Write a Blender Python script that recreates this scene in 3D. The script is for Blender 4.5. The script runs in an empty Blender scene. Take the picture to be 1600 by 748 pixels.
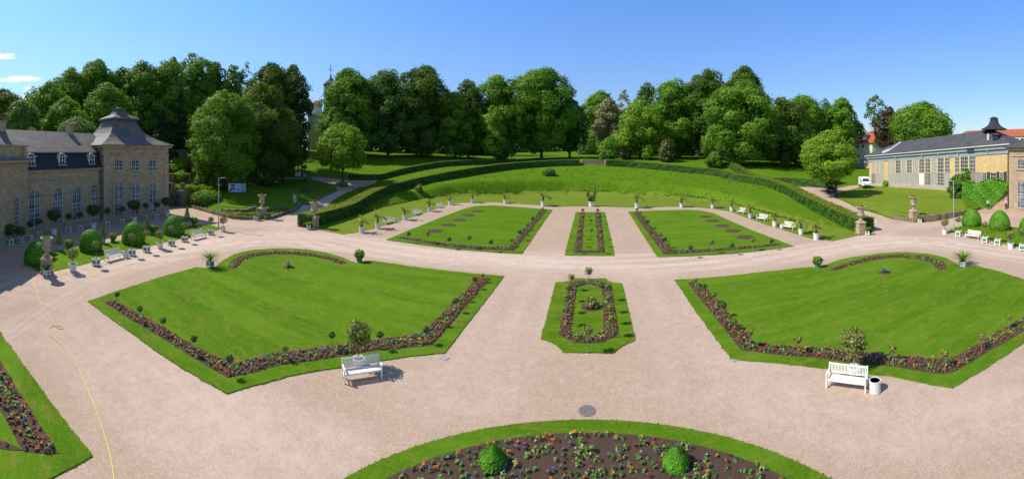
import bpy, bmesh, math, random
import numpy as np
from mathutils import Vector, Matrix
from mathutils.geometry import delaunay_2d_cdt
PI = math.pi
random.seed(7)
RNG = np.random.default_rng(11)
S = bpy.context.scene
COL = S.collection

# ------------------------------------------------------------------ camera
# the photograph is a cylindrical panorama: 606 photo pixels per radian, horizon on row 238,
# garden axis on column 921, camera 11 m above the gravel
F, U0, V0, H = 606.0, 921.0, 238.0, 11.0
cam = bpy.data.cameras.new('camera')
cam.type = 'PANO'
cam.panorama_type = 'CENTRAL_CYLINDRICAL'
cam.central_cylindrical_range_u_min = (0 - U0) / F
cam.central_cylindrical_range_u_max = (1600 - U0) / F
cam.central_cylindrical_range_v_min = -(748 - V0) / F
cam.central_cylindrical_range_v_max = V0 / F
cam.central_cylindrical_radius = 1.0
cam.clip_start = 0.1
cam.clip_end = 6000
camo = bpy.data.objects.new('camera', cam)
camo.location = (0, 0, H)
camo.rotation_euler = (PI / 2, 0, 0)
COL.objects.link(camo)
S.camera = camo

# ------------------------------------------------------------------ sky, sun, exposure
SUN_EL, SUN_AZ = math.radians(46), math.radians(188)     # azimuth of the sun, counter-clockwise from +x
W = bpy.data.worlds.new('World')
S.world = W
W.use_nodes = True
nt = W.node_tree
nt.nodes.clear()
out = nt.nodes.new('ShaderNodeOutputWorld')
bg = nt.nodes.new('ShaderNodeBackground')
sky = nt.nodes.new('ShaderNodeTexSky')
sky.sky_type = 'NISHITA'
sky.sun_disc = False
sky.sun_elevation = SUN_EL
sky.sun_rotation = math.atan2(math.cos(SUN_AZ), math.sin(SUN_AZ))
sky.air_density = 1.25
sky.dust_density = 0.3
sky.ozone_density = 2.6
bg.inputs['Strength'].default_value = 0.135
nt.links.new(bg.outputs[0], out.inputs[0])

def _m(op, a=None, b=None, c=None):
    n = nt.nodes.new('ShaderNodeMath'); n.operation = op
    for i, x in enumerate((a, b, c)):
        if x is None: continue
        if isinstance(x, (int, float)): n.inputs[i].default_value = x
        else: nt.links.new(x, n.inputs[i])
    return n.outputs[0]
tc = nt.nodes.new('ShaderNodeTexCoord')
sp = nt.nodes.new('ShaderNodeSeparateXYZ')
nt.links.new(tc.outputs['Generated'], sp.inputs[0])
az = _m('ARCTAN2', sp.outputs[0], sp.outputs[1])
hr = _m('SQRT', _m('ADD', _m('MULTIPLY', sp.outputs[0], sp.outputs[0]), _m('MULTIPLY', sp.outputs[1], sp.outputs[1])))
el = _m('DIVIDE', sp.outputs[2], hr)
nz = nt.nodes.new('ShaderNodeTexNoise'); nz.inputs['Scale'].default_value = 55; nz.inputs['Detail'].default_value = 6
mp = nt.nodes.new('ShaderNodeMapping'); mp.inputs['Scale'].default_value = (1, 1, 2.6)
nt.links.new(tc.outputs['Generated'], mp.inputs[0]); nt.links.new(mp.outputs[0], nz.inputs['Vector'])
tot = None
for a0, e0, wa, we, k in ((-1.510, .248, .030, .0080, 1.0), (-1.462, .190, .042, .0072, 1.0), (-1.512, .186, .030, .0045, .7), (-1.448, .165, .012, .0060, .7),
                          (-1.462, .138, .024, .0120, .7), (.711, .19, .0016, .035, .10)):
    da = _m('DIVIDE', _m('SUBTRACT', az, a0), wa)
    de = _m('DIVIDE', _m('SUBTRACT', el, e0), we)
    g = _m('MULTIPLY', _m('EXPONENT', _m('MULTIPLY', _m('ADD', _m('MULTIPLY', da, da), _m('MULTIPLY', de, de)), -1.0)), k)
    tot = g if tot is None else _m('ADD', tot, g)
cl = _m('MULTIPLY', tot, _m('ADD', _m('MULTIPLY', nz.outputs[0], 2.6), -0.45))
cr = nt.nodes.new('ShaderNodeMapRange'); cr.interpolation_type = 'SMOOTHSTEP'
cr.inputs['From Min'].default_value = 0.05; cr.inputs['From Max'].default_value = 0.75; cr.inputs['To Max'].default_value = 0.85
nt.links.new(cl, cr.inputs['Value'])
mixw = nt.nodes.new('ShaderNodeMix'); mixw.data_type = 'RGBA'
nt.links.new(cr.outputs[0], mixw.inputs[0])
tint = nt.nodes.new('ShaderNodeValToRGB')
te = tint.color_ramp.elements
te[0].position, te[0].color = 0.0, (.54, .67, .90, 1)
te[1].position, te[1].color = 1.0, (.80, .80, .80, 1)
for p_, c_ in ((.12, (.58, .70, .98, 1)), (.25, (.62, .80, 1.18, 1)), (.40, (.60, .88, 1.32, 1))):
    k_ = te.new(p_); k_.color = c_
nt.links.new(el, tint.inputs[0])
mul = nt.nodes.new('ShaderNodeMix'); mul.data_type = 'RGBA'; mul.blend_type = 'MULTIPLY'; mul.inputs[0].default_value = 1
nt.links.new(sky.outputs[0], mul.inputs[6]); nt.links.new(tint.outputs[0], mul.inputs[7])
nt.links.new(mul.outputs[2], mixw.inputs[6])
mixw.inputs[7].default_value = (7.4, 7.5, 7.6, 1)
nt.links.new(mixw.outputs[2], bg.inputs['Color'])

sl = bpy.data.lights.new('sun', 'SUN'); sl.energy = 4.6; sl.angle = math.radians(0.53); sl.color = (1.0, .945, .84)
so = bpy.data.objects.new('sun', sl)
sd = Vector((math.cos(SUN_EL) * math.cos(SUN_AZ), math.cos(SUN_EL) * math.sin(SUN_AZ), math.sin(SUN_EL)))
so.rotation_euler = sd.to_track_quat('Z', 'Y').to_euler()
so.location = (-60, -20, 80)
COL.objects.link(so)
S.view_settings.view_transform = 'Standard'
S.view_settings.look = 'None'
S.view_settings.gamma = 1
S.view_settings.use_curve_mapping = False
S.view_settings.exposure = 0.25
S.render.engine = 'CYCLES'
S.cycles.max_bounces = 5
S.cycles.diffuse_bounces = 3
S.cycles.transparent_max_bounces = 6

# ------------------------------------------------------------------ photo column/row to world
def P(u, v, z=0.0):
    """point at height z on the ray of the photo pixel"""
    th = (u - U0) / F
    r = F * (H - z) / (v - V0)
    return Vector((r * math.sin(th), r * math.cos(th), z))
def PR(u, v, r):
    th = (u - U0) / F
    return Vector((r * math.sin(th), r * math.cos(th), H - (v - V0) * r / F))
def XY(u, r):
    th = (u - U0) / F
    return Vector((r * math.sin(th), r * math.cos(th)))

# ------------------------------------------------------------------ terrain
def rz(u, v, z): p = P(u, v, z); return (p.x, p.y, z)
def rr(u, v, r): p = PR(u, v, r); return (p.x, p.y, p.z)
FLAT = [P(*q).xy for q in [(262, 321), (295, 323.5), (340, 336), (366, 342), (406, 343), (430, 340), (451, 333), (470, 331), (487, 350), (500, 352), (547, 338),
        (600, 325), (656, 312), (712, 308), (768, 306.5), (820, 305.2), (881, 304.5), (965, 306.0), (1030, 308), (1080, 310), (1131, 316), (1180, 329), (1230, 345),
        (1290, 360), (1340, 364), (1352, 352), (1377, 337.5), (1400, 343), (1424, 347), (1456, 345.5), (1488, 340), (1512, 334.5), (1531, 327.5), (1550, 322)]]
FLAT = [Vector(p) for p in FLAT] + [Vector((76, 44)), Vector((120, 30)), Vector((120, -200)), Vector((-150, -200)), Vector((-150, -10)), Vector((-75, 20)), Vector((-72, 32))]
FL = np.array([tuple(p) for p in FLAT])
HEDGE_L = [(487, 357, 0.0), (500, 353, 0.0), (517, 347, .1), (547, 335, .4), (582, 316, .8), (616, 300, 1.6), (651, 289, 2.6), (700, 281, 3.8), (750, 271, 5.0), (800, 264, 5.9), (850, 260.5, 6.5), (905, 259, 6.8)]
HEDGE_R = [(947, 259, 6.8), (985, 261, 6.4), (1020, 264.7, 5.8), (1076, 270, 4.9), (1132, 277, 3.8), (1186, 288, 2.6), (1217, 299, 1.8), (1244, 314, 1.0), (1287, 338, .3), (1313, 353, 0.05), (1342, 364, 0)]
CTRL = [rz(*q) for q in HEDGE_L + HEDGE_R]
CTRL += [rz(*q) for q in [(375, 327, 1.3), (345, 322, 1.1), (437, 323, 1.1), (370, 301, 2.4), (410, 310, 2.0), (461, 316, 1.4), (480, 320, .7), (505, 308, 1.5), (528, 298, 2.2), (534, 290, 2.8), (560, 288, 2.7),
        (590, 281, 3.3), (565, 281, 3.4), (620, 274, 4.4), (500, 280, 3.6), (440, 278, 3.2), (400, 287, 2.9), (466, 274.5, 3.9), (500, 265, 5.6)]]
CTRL += [rr(*q) for q in [(700, 262, 118), (790, 255, 135), (500, 245, 132), (488, 236, 145), (600, 246, 138), (600, 240, 152), (650, 243, 142), (700, 246, 140), (750, 249, 140), (800, 250, 145), (850, 249, 145),
        (850, 241, 215), (900, 243, 180), (930, 249.6, 127), (930, 249, 135), (905, 249.6, 127), (960, 250, 130), (930, 241, 200), (925, 234, 240), (1000, 251, 130), (1000, 243, 170), (1076, 257, 125),
        (1132, 262, 122), (1186, 268, 118), (1100, 246, 160), (1200, 252, 150), (1201, 285, 107), (1160, 278, 114), (1244, 289.4, 99), (1289, 294.5, 94.4), (1270, 296, 90), (1291, 298, 90), (1312, 296, 98), (1305, 309, 82), (1312, 313, 79),
        (1345, 326, 74), (1350, 291, 104), (1358, 290, 108), (1390, 291, 104), (1440, 292, 99), (1477, 294, 94), (1530, 296, 88), (1573, 296, 83), (1440, 330, 66.5), (1440, 310, 79), (1400, 330, 67), (1400, 310, 82), (1480, 328, 69), (1500, 308, 84),
        (1300, 270, 130), (1350, 262, 160), (1450, 262, 150), (1560, 270, 140), (270, 296, 84), (320, 293, 86), (280, 270, 97), (330, 270, 97), (280, 242, 108), (340, 262, 110), (400, 262, 118), (400, 246, 140),
        (200, 240, 130), (100, 240, 110), (0, 250, 90), (0, 240, 150), (330, 236, 160)]]
for a in range(-110, 100, 12):
    for r_, z_ in ((330, 12.0), (520, 12.0), (900, 10.0)):
        t_ = math.radians(a)
        CTRL.append((r_ * math.sin(t_), r_ * math.cos(t_), z_))
for x_, y_ in ((-150, 0), (150, 0), (-150, -150), (150, -150), (0, -300), (-400, -300), (400, -300), (-700, -100), (700, -100)):
    CTRL.append((x_, y_, 0.0))
C_ = np.array(CTRL)
def _phi(d2): return np.sqrt(d2 + 6.0)
_D = ((C_[:, None, :2] - C_[None, :, :2]) ** 2).sum(-1)
_w = np.linalg.solve(_phi(_D) + np.eye(len(C_)) * 0.05, C_[:, 2])
def _rbf(xy):
    out_ = np.empty(len(xy))
    for i in range(0, len(xy), 20000):
        q = xy[i:i + 20000]
        out_[i:i + 20000] = _phi(((q[:, None, :] - C_[None, :, :2]) ** 2).sum(-1)) @ _w
    return out_
def inside(poly, xy):
    x, y = xy[:, 0], xy[:, 1]
    c = np.zeros(len(xy), bool)
    n = len(poly)
    for i in range(n):
        x1, y1 = poly[i]; x2, y2 = poly[(i + 1) % n]
        cond = ((y1 > y) != (y2 > y))
        with np.errstate(divide='ignore', invalid='ignore'):
            xi = (x2 - x1) * (y - y1) / (y2 - y1 if y2 != y1 else 1e-9) + x1
        c ^= cond & (x < xi)
    return c
def edge_dist(poly, xy, closed=True):
    d = np.full(len(xy), 1e18)
    n = len(poly)
    for i in range(n if closed else n - 1):
        a = np.array(poly[i]); b = np.array(poly[(i + 1) % n]); ab = b - a
        t = np.clip(((xy - a) @ ab) / max(ab @ ab, 1e-12), 0, 1)
        d = np.minimum(d, ((xy - a - t[:, None] * ab) ** 2).sum(-1))
    return np.sqrt(d)
def terrain(xy):
    xy = np.asarray(xy, float).reshape(-1, 2)
    d = edge_dist(FL, xy)
    d[inside(FL, xy)] = 0
    t = np.clip(d / 3.0, 0, 1)
    z = np.zeros(len(xy))
    m = d > 0
    if m.any():
        z[m] = np.maximum(_rbf(xy[m]), 0.0) * (t[m] * t[m] * (3 - 2 * t[m]))
    return z
def tz(x, y): return float(terrain([(x, y)])[0])
_RS = np.concatenate([np.arange(10, 160, .25), np.arange(160, 500, 2)])
def G(u, v):
    """ground point seen at a photo pixel"""
    th = (u - U0) / F
    p = P(u, v) if v > V0 + 5 else None
    if p is not None and inside(FL, np.array([[p.x, p.y]]))[0] and p.xy.length < 110:
        return p
    xy = np.stack([_RS * math.sin(th), _RS * math.cos(th)], 1)
    dz = terrain(xy) - (H - (v - V0) * _RS / F)
    k = int(np.argmax(dz >= 0)) if (dz >= 0).any() else len(_RS) - 1
    r = _RS[k]
    if k > 0:
        a, b = dz[k - 1], dz[k]
        r = _RS[k - 1] + (_RS[k] - _RS[k - 1]) * (-a / (b - a) if b != a else 0)
    x, y = r * math.sin(th), r * math.cos(th)
    return Vector((x, y, tz(x, y)))
def GR(u, r):
    q = XY(u, r)
    return Vector((q.x, q.y, tz(q.x, q.y)))

# ------------------------------------------------------------------ materials
MATS = {}
class NB:
    def __init__(s, name):
        s.m = bpy.data.materials.new(name); s.m.use_nodes = True
        s.t = s.m.node_tree; s.b = s.t.nodes['Principled BSDF']
        s.b.inputs['Roughness'].default_value = .85
        s.b.inputs['Specular IOR Level'].default_value = .25
        MATS[name] = s.m
    def n(s, typ, **kw):
        x = s.t.nodes.new(typ)
        for k, v in kw.items(): setattr(x, k, v)
        return x
    def l(s, a, b): s.t.links.new(a, b)
    def coord(s, kind='Object', scale=(1, 1, 1), rot=(0, 0, 0)):
        c = s.n('ShaderNodeTexCoord'); m = s.n('ShaderNodeMapping')
        m.inputs['Scale'].default_value = scale; m.inputs['Rotation'].default_value = rot
        s.l(c.outputs[kind], m.inputs[0]); return m.outputs[0]
    def noise(s, scale, detail=4, vec=None, rough=.55):
        x = s.n('ShaderNodeTexNoise'); x.inputs['Scale'].default_value = scale; x.inputs['Detail'].default_value = detail
        x.inputs['Roughness'].default_value = rough
        if vec is not None: s.l(vec, x.inputs['Vector'])
        return x.outputs[0]
    def ramp(s, f, stops, interp='LINEAR'):
        x = s.n('ShaderNodeValToRGB'); x.color_ramp.interpolation = interp
        e = x.color_ramp.elements
        e[0].position, e[0].color = stops[0][0], (*stops[0][1], 1)
        e[1].position, e[1].color = stops[-1][0], (*stops[-1][1], 1)
        for p, c in stops[1:-1]:
            k = e.new(p); k.color = (*c, 1)
        s.l(f, x.inputs[0]); return x.outputs[0]
    def mix(s, f, a, b, mode='MIX'):
        x = s.n('ShaderNodeMix'); x.data_type = 'RGBA'; x.blend_type = mode
        for i, v in ((0, f), (6, a), (7, b)):
            if isinstance(v, (int, float)): x.inputs[i].default_value = v
            elif isinstance(v, tuple): x.inputs[i].default_value = (*v, 1)
            else: s.l(v, x.inputs[i])
        return x.outputs[2]
    def math(s, op, a, b=0.0):
        x = s.n('ShaderNodeMath'); x.operation = op
        for i, v in enumerate((a, b)):
            if isinstance(v, (int, float)): x.inputs[i].default_value = v
            else: s.l(v, x.inputs[i])
        return x.outputs[0]
    def bump(s, h, strength=.4, dist=.02):
        x = s.n('ShaderNodeBump'); x.inputs['Strength'].default_value = strength; x.inputs['Distance'].default_value = dist
        s.l(h, x.inputs['Height']); s.l(x.outputs[0], s.b.inputs['Normal'])
    def col(s, c):
        if isinstance(c, tuple): s.b.inputs['Base Color'].default_value = (*c, 1)
        else: s.l(c, s.b.inputs['Base Color'])
        return s
    def attr(s, name, out_='Fac'):
        a = s.n('ShaderNodeAttribute'); a.attribute_name = name; return a.outputs[out_]

def plain(name, c, rough=.7, var=.12, scale=6.0, metal=0.0, spec=.3):
    b = NB(name)
    n = b.noise(scale, 5, b.coord())
    b.col(b.ramp(n, [(.3, tuple(x * (1 - var) for x in c)), (.7, tuple(min(1, x * (1 + var)) for x in c))]))
    b.b.inputs['Roughness'].default_value = rough; b.b.inputs['Metallic'].default_value = metal
    b.b.inputs['Specular IOR Level'].default_value = spec
    return b.m

def leafmat(name, lo, mid, hi, trans=.45, rough=.55):
    """leaf colour varies from leaf to leaf (rnd) and from bough to bough (clump)"""
    b = NB(name)
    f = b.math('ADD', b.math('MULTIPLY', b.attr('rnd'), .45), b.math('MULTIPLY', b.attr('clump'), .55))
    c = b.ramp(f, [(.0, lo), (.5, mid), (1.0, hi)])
    b.col(c)
    b.b.inputs['Roughness'].default_value = rough
    b.b.inputs['Specular IOR Level'].default_value = .25
    tr = b.n('ShaderNodeBsdfTranslucent'); b.l(b.mix(.35, c, (.30, .42, .03)), tr.inputs[0])
    mx = b.n('ShaderNodeMixShader'); mx.inputs[0].default_value = trans
    b.l(b.b.outputs[0], mx.inputs[1]); b.l(tr.outputs[0], mx.inputs[2])
    b.l(mx.outputs[0], b.t.nodes['Material Output'].inputs[0])
    return b.m
leafmat('leaf_mid', (0.064, 0.164, 0.014), (0.136, 0.289, 0.020), (0.283, 0.480, 0.031))
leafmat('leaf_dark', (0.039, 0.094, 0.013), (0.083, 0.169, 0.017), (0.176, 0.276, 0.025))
leafmat('leaf_blue', (0.058, 0.142, 0.025), (0.108, 0.228, 0.036), (0.212, 0.355, 0.056))
leafmat('leaf_light', (0.117, 0.231, 0.012), (0.210, 0.365, 0.019), (0.364, 0.538, 0.031))
leafmat('leaf_spruce', (0.015, 0.037, 0.011), (0.029, 0.061, 0.015), (0.052, 0.093, 0.019), 0.1)
leafmat('leaf_pale', (.16, .17, .07), (.30, .29, .14), (.48, .45, .27))
leafmat('leaf_copper', (0.032, 0.024, 0.013), (0.061, 0.042, 0.019), (0.109, 0.086, 0.030), 0.2)
leafmat('leaf_brown', (0.062, 0.080, 0.022), (0.111, 0.123, 0.038), (0.173, 0.175, 0.054), 0.2)
leafmat('leaf_hedge', (0.030, 0.089, 0.008), (0.063, 0.156, 0.012), (0.131, 0.254, 0.020), .15)  # darkened to paint shade on hedge sides; shrubs and bank tufts share it
leafmat('leaf_hedge_top', (.17, .23, .018), (.27, .32, .030), (.40, .42, .065), .3)  # yellower new growth, with sunlight on the hedge top painted into the colour
leafmat('leaf_agave', (.14, .22, .14), (.22, .32, .22), (.34, .44, .32), .1)
leafmat('leaf_box', (0.063, 0.207, 0.011), (0.121, 0.336, 0.017), (0.198, 0.463, 0.025), 0.2)
leafmat('leaf_olive', (0.099, 0.125, 0.030), (0.213, 0.228, 0.054), (0.369, 0.360, 0.092), 0.2)
leafmat('leaf_palm', (0.138, 0.181, 0.025), (0.274, 0.320, 0.042), (0.584, 0.530, 0.084), 0.2)
leafmat('leaf_potted', (0.026, 0.062, 0.014), (0.053, 0.106, 0.020), (0.095, 0.154, 0.028), 0.2)
leafmat('leaf_bright', (0.086, 0.167, 0.010), (0.162, 0.274, 0.020), (0.302, 0.392, 0.048), 0.3)

b = NB('gravel')                      # pinkish crushed stone with paler wheel tracks
co = b.coord()
n1 = b.noise(.16, 5, co, .6); n2 = b.noise(2.2, 6, co, .7); n3 = b.noise(22, 3, co, .8)
base = b.ramp(n1, [(.36, (.38, .270, .178)), (.5, (.46, .312, .222)), (.64, (.56, .378, .292))])
base = b.mix(.5, base, b.ramp(n2, [(.3, (.30, .212, .148)), (.52, (.43, .31, .225)), (.72, (.56, .43, .325))]))
base = b.mix(.45, base, b.ramp(n3, [(.36, (.20, .135, .09)), (.5, (.43, .31, .225)), (.64, (.68, .54, .42))]))
ln_ = b.n('ShaderNodeCombineXYZ'); sx_ = b.n('ShaderNodeSeparateXYZ'); b.l(co, sx_.inputs[0])
b.l(b.math('MULTIPLY', b.attr('lane'), 1.7), ln_.inputs[0]); b.l(b.math('MULTIPLY', sx_.outputs[0], .05), ln_.inputs[1])
l1 = b.ramp(b.noise(1.0, 5, ln_.outputs[0], .75), [(.48, (0,) * 3), (.60, (1,) * 3)])
base = b.mix(b.math('MULTIPLY', b.math('MULTIPLY', l1, b.attr('lanem')), .50), base, (.66, .53, .45))
l2 = b.ramp(b.noise(1.4, 5, ln_.outputs[0], .75), [(.36, (1,) * 3), (.47, (0,) * 3)])
base = b.mix(b.math('MULTIPLY', b.math('MULTIPLY', l2, b.attr('lanem')), .35), base, (.34, .235, .175))
tr_ = b.math('MULTIPLY', b.attr('track'), b.ramp(b.noise(1.1, 5, co, .7), [(.25, (.35,) * 3), (.7, (1.0,) * 3)]))
base = b.mix(tr_, base, (.70, .545, .455))
brown_f = b.math('MULTIPLY', b.attr('shabby'), .5)
base = b.mix(brown_f, base, (.30, .21, .15))
sp1 = b.math('MULTIPLY', b.ramp(b.noise(.5, 7, co, .8), [(.56, (0,) * 3), (.72, (1,) * 3)]), .35)
base = b.mix(sp1, base, (.62, .50, .41))
b.col(base); b.bump(n3, .5, .03); b.b.inputs['Roughness'].default_value = .95

def grassmat(name, dark, mid, light, dry, streak=0.0, rot=0.0, sscale=2.0, dryamt=.3):
    b = NB(name)
    co = b.coord()
    n1 = b.noise(.22, 5, co, .6); n2 = b.noise(3.0, 6, co, .75); n3 = b.noise(19, 4, co, .85)
    c = b.ramp(n1, [(.34, dark), (.5, mid), (.66, light)])
    c = b.mix(.45, c, b.ramp(n2, [(.3, dark), (.5, mid), (.7, light)]))
    c = b.mix(.45, c, b.ramp(n3, [(.36, tuple(x * .5 for x in dark)), (.5, mid), (.66, tuple(min(1, x * 1.35) for x in light))]))
    n4 = b.noise(7.5, 5, b.coord(scale=(1, 1.7, 1)), .8)
    c = b.mix(b.math('MULTIPLY', b.ramp(n4, [(.50, (0,) * 3), (.66, (1,) * 3)]), .45), c, tuple(min(1, x * 1.45) for x in light))
    c = b.mix(b.math('MULTIPLY', b.ramp(b.noise(5.2, 5, b.coord(scale=(1.4, 1, 1)), .8), [(.52, (0,) * 3), (.7, (1,) * 3)]), .45), c, tuple(x * .62 for x in dark))
    dn = b.noise(.75, 6, b.coord(scale=(1, 2.4, 1), rot=(0, 0, rot)), .75)
    c = b.mix(b.math('MULTIPLY', b.ramp(dn, [(.50, (0,) * 3), (.66, (1,) * 3)]), dryamt), c, dry)
    if streak:
        s1 = b.noise(1.0, 3, b.coord(scale=(.05, sscale, 1), rot=(0, 0, rot)), .6)
        c = b.mix(b.math('MULTIPLY', b.ramp(s1, [(.42, (0,) * 3), (.62, (1,) * 3)]), streak), c, tuple(x * 1.25 for x in light))
    b.col(c); b.bump(n3, .8, .05)
    b.b.inputs['Roughness'].default_value = .9; b.b.inputs['Specular IOR Level'].default_value = .03
    return b.m
GD, GM, GL, GY = (.038, .105, .003), (.076, .168, .006), (.125, .228, .014), (.24, .19, .045)
grassmat('lawn', GD, GM, GL, GY, .34, .05, .50, .62)
grassmat('lawn_quad_left', GD, GM, GL, GY, .28, -1.02, .9)
grassmat('lawn_quad_right', GD, (.09, .18, .010), GL, GY, .32, .95, .9)
grassmat('meadow', (.040, .112, .003), (.075, .170, .005), (.115, .220, .010), (.24, .20, .05), .06, .3, 1.4, .40)
grassmat('grass_light', (.085, .150, .008), (.130, .195, .014), (.18, .24, .028), (.28, .24, .07), .15, .25, 1.0, .5)

b = NB('soil'); co = b.coord()
n = b.noise(16, 6, co, .8)
b.col(b.ramp(n, [(.3, (.050, .028, .018)), (.55, (.105, .060, .042)), (.75, (.17, .10, .07))])); b.bump(n, .9, .06)

def stonemat(name, c1, c2, mortar, bw=.75, bh=.32, dirt=(.12, .095, .07)):
    b = NB(name)
    co = b.coord('UV')
    br = b.n('ShaderNodeTexBrick')
    br.inputs['Scale'].default_value = 1; br.inputs['Brick Width'].default_value = bw; br.inputs['Row Height'].default_value = bh
    br.inputs['Mortar Size'].default_value = .012; br.inputs['Color1'].default_value = (*c1, 1); br.inputs['Color2'].default_value = (*c2, 1)
    br.inputs['Mortar'].default_value = (*mortar, 1); br.inputs['Bias'].default_value = -.1
    b.l(co, br.inputs['Vector'])
    n0 = b.noise(1.0, 3, b.coord('UV', scale=(.9, 2.3, 1)), .6)
    n1 = b.noise(.55, 6, b.coord(), .65); n2 = b.noise(5, 6, b.coord(), .7)
    c = b.mix(b.math('MULTIPLY', b.ramp(n1, [(.4, (0,) * 3), (.75, (1,) * 3)]), .6), br.outputs[0], dirt)
    c = b.mix(.35, c, b.ramp(n2, [(.3, tuple(x * .6 for x in c1)), (.7, tuple(x * 1.3 for x in c2))]))
    c = b.mix(.42, c, b.ramp(n0, [(.36, (.60, .57, .54)), (.5, (1.0, 1.0, 1.0)), (.64, (1.3, 1.2, 1.1))]), 'MULTIPLY')
    b.col(c); b.bump(n2, .3, .02)
    return b.m
stonemat('sandstone', (.56, .41, .25), (.38, .285, .18), (.19, .14, .085), .95, .42, (.20, .15, .10))
stonemat('sandstone_pale', (.52, .39, .245), (.40, .295, .19), (.25, .19, .13), .9, .42, (.24, .19, .14))
stonemat('rubble', (.27, .195, .14), (.20, .145, .105), (.10, .08, .06), .42, .2, (.07, .06, .045))
stonemat('rubble_pale', (.34, .25, .185), (.25, .18, .135), (.12, .09, .06), .42, .2, (.10, .10, .05))
stonemat('steps_stone', (.33, .27, .22), (.28, .23, .19), (.13, .11, .09), .9, .17, (.12, .12, .08))
stonemat('concrete_wall', (.52, .42, .34), (.46, .37, .30), (.3, .25, .2), 1.2, .6, (.25, .2, .16))

def slatemat(name, c1, c2, edge, w=.5, h=.3, tint=(.3, .25, .21)):
    b = NB(name)
    br = b.n('ShaderNodeTexBrick')
    br.inputs['Scale'].default_value = 1; br.inputs['Brick Width'].default_value = w; br.inputs['Row Height'].default_value = h
    br.inputs['Mortar Size'].default_value = .02; br.inputs['Color1'].default_value = (*c1, 1); br.inputs['Color2'].default_value = (*c2, 1)
    br.inputs['Mortar'].default_value = (*edge, 1)
    b.l(b.coord('UV', rot=(0, 0, 0)), br.inputs['Vector'])
    n1 = b.noise(.5, 6, b.coord(), .7)
    b.col(b.mix(b.math('MULTIPLY', b.ramp(n1, [(.4, (0,) * 3), (.7, (1,) * 3)]), .45), br.outputs[0], tint))
    b.b.inputs['Roughness'].default_value = .7; b.b.inputs['Specular IOR Level'].default_value = .22
    return b.m
slatemat('slate_grey', (.165, .140, .125), (.12, .105, .095), (.05, .045, .04))
slatemat('slate_dark', (.030, .031, .036), (.045, .046, .052), (.015, .015, .018), tint=(.05, .05, .055))
slatemat('slate_conservatory', (.085, .088, .095), (.060, .062, .068), (.03, .03, .035), tint=(.14, .135, .13))
slatemat('clay_tile', (.46, .13, .055), (.38, .10, .045), (.2, .06, .03), .3, .25, (.3, .12, .07))
b = NB('timber_grey')
n = b.noise(3, 6, b.coord(scale=(6, 6, .35)), .7)
b.col(b.ramp(n, [(.3, (.15, .13, .11)), (.5, (.29, .26, .225)), (.72, (.52, .48, .43))]))
plain('yellow_plaster', (.60, .43, .19), .9, .16, 1.0)
plain('frieze_blue', (.28, .33, .34), .8, .12, 1.0)
plain('cream_plaster', (.70, .66, .50), .9, .06, 1.5)
plain('ochre_plaster', (.46, .34, .14), .9, .1, 1.5)
plain('white_paint', (.78, .75, .66), .6, .07, 7)
plain('sash_white', (.50, .51, .50), .6, .08, 3)
plain('white_tub', (.72, .71, .67), .6, .07, 5)
plain('cream_trim', (.60, .56, .47), .7, .06, 3)
plain('green_panel', (.07, .22, .16), .55, .08, 3)
plain('terracotta', (.42, .17, .09), .8, .1, 6)
plain('urn_stone', (.40, .29, .215), .9, .18, 4)
plain('bark', (.085, .065, .048), .95, .3, 5)
plain('bark_pale', (.26, .22, .17), .95, .2, 8)
plain('lead_sheet', (.10, .14, .22), .5, .1, 2)
plain('dark_metal', (.05, .055, .06), .5, .1, 4, .3)
plain('steel_grey', (.42, .43, .44), .5, .05, 4, .2)
plain('black_paint', (.012, .012, .014), .25, .1, 3, spec=.6)
plain('van_white', (.80, .80, .80), .3, .02, 2, spec=.5)
plain('rubber', (.02, .02, .02), .9, .1, 8)
plain('hose_yellow', (.72, .60, .14), .55, .05, 8)
plain('plate_grey', (.34, .32, .30), .8, .2, 9)
plain('manhole_iron', (.20, .165, .15), .8, .25, 14)
plain('shutter_dark', (.055, .05, .048), .8, .15, 4)
plain('box_grey', (.42, .46, .50), .6, .05, 3)
plain('banner_blue', (.42, .56, .72), .6, .04, 1)
plain('banner_red', (.45, .08, .07), .6, .08, 4)
plain('banner_dark', (.05, .05, .16), .6, .08, 4)
plain('skin', (.45, .27, .19), .7, .04, 8)
plain('cloth_white', (.52, .44, .47), .9, .05, 8)
plain('cloth_blue', (.34, .42, .50), .9, .05, 8)
plain('cloth_dark', (.018, .018, .024), .9, .1, 8)
plain('hair', (.10, .08, .06), .8, .1, 8)
plain('hair_grey', (.48, .47, .46), .8, .1, 8)
b = NB('glass_dark'); b.col((.035, .045, .05)); b.b.inputs['Roughness'].default_value = .08; b.b.inputs['Specular IOR Level'].default_value = .7
b = NB('glass_curtain')
n = b.noise(.9, 3, b.coord(), .5)
b.col(b.ramp(n, [(.42, (.035, .045, .045)), (.6, (.22, .23, .22))])); b.b.inputs['Roughness'].default_value = .1; b.b.inputs['Specular IOR Level'].default_value = .7
b = NB('flower_colour'); b.col(b.attr('fcol', 'Color')); b.b.inputs['Roughness'].default_value = .7
b = NB('cactus'); n = b.noise(9, 5, b.coord(), .7); b.col(b.ramp(n, [(.3, (.05, .06, .03)), (.7, (.15, .15, .09))]))
b = NB('hedge_core_lit'); n = b.noise(9, 5, b.coord(), .7); b.col(b.ramp(n, [(.3, (.06, .10, .012)), (.7, (.17, .21, .025))]))  # paler core colour for hedge tops, sunlight painted in
b = NB('core_dark'); b.col((.012, .030, .008))

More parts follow.
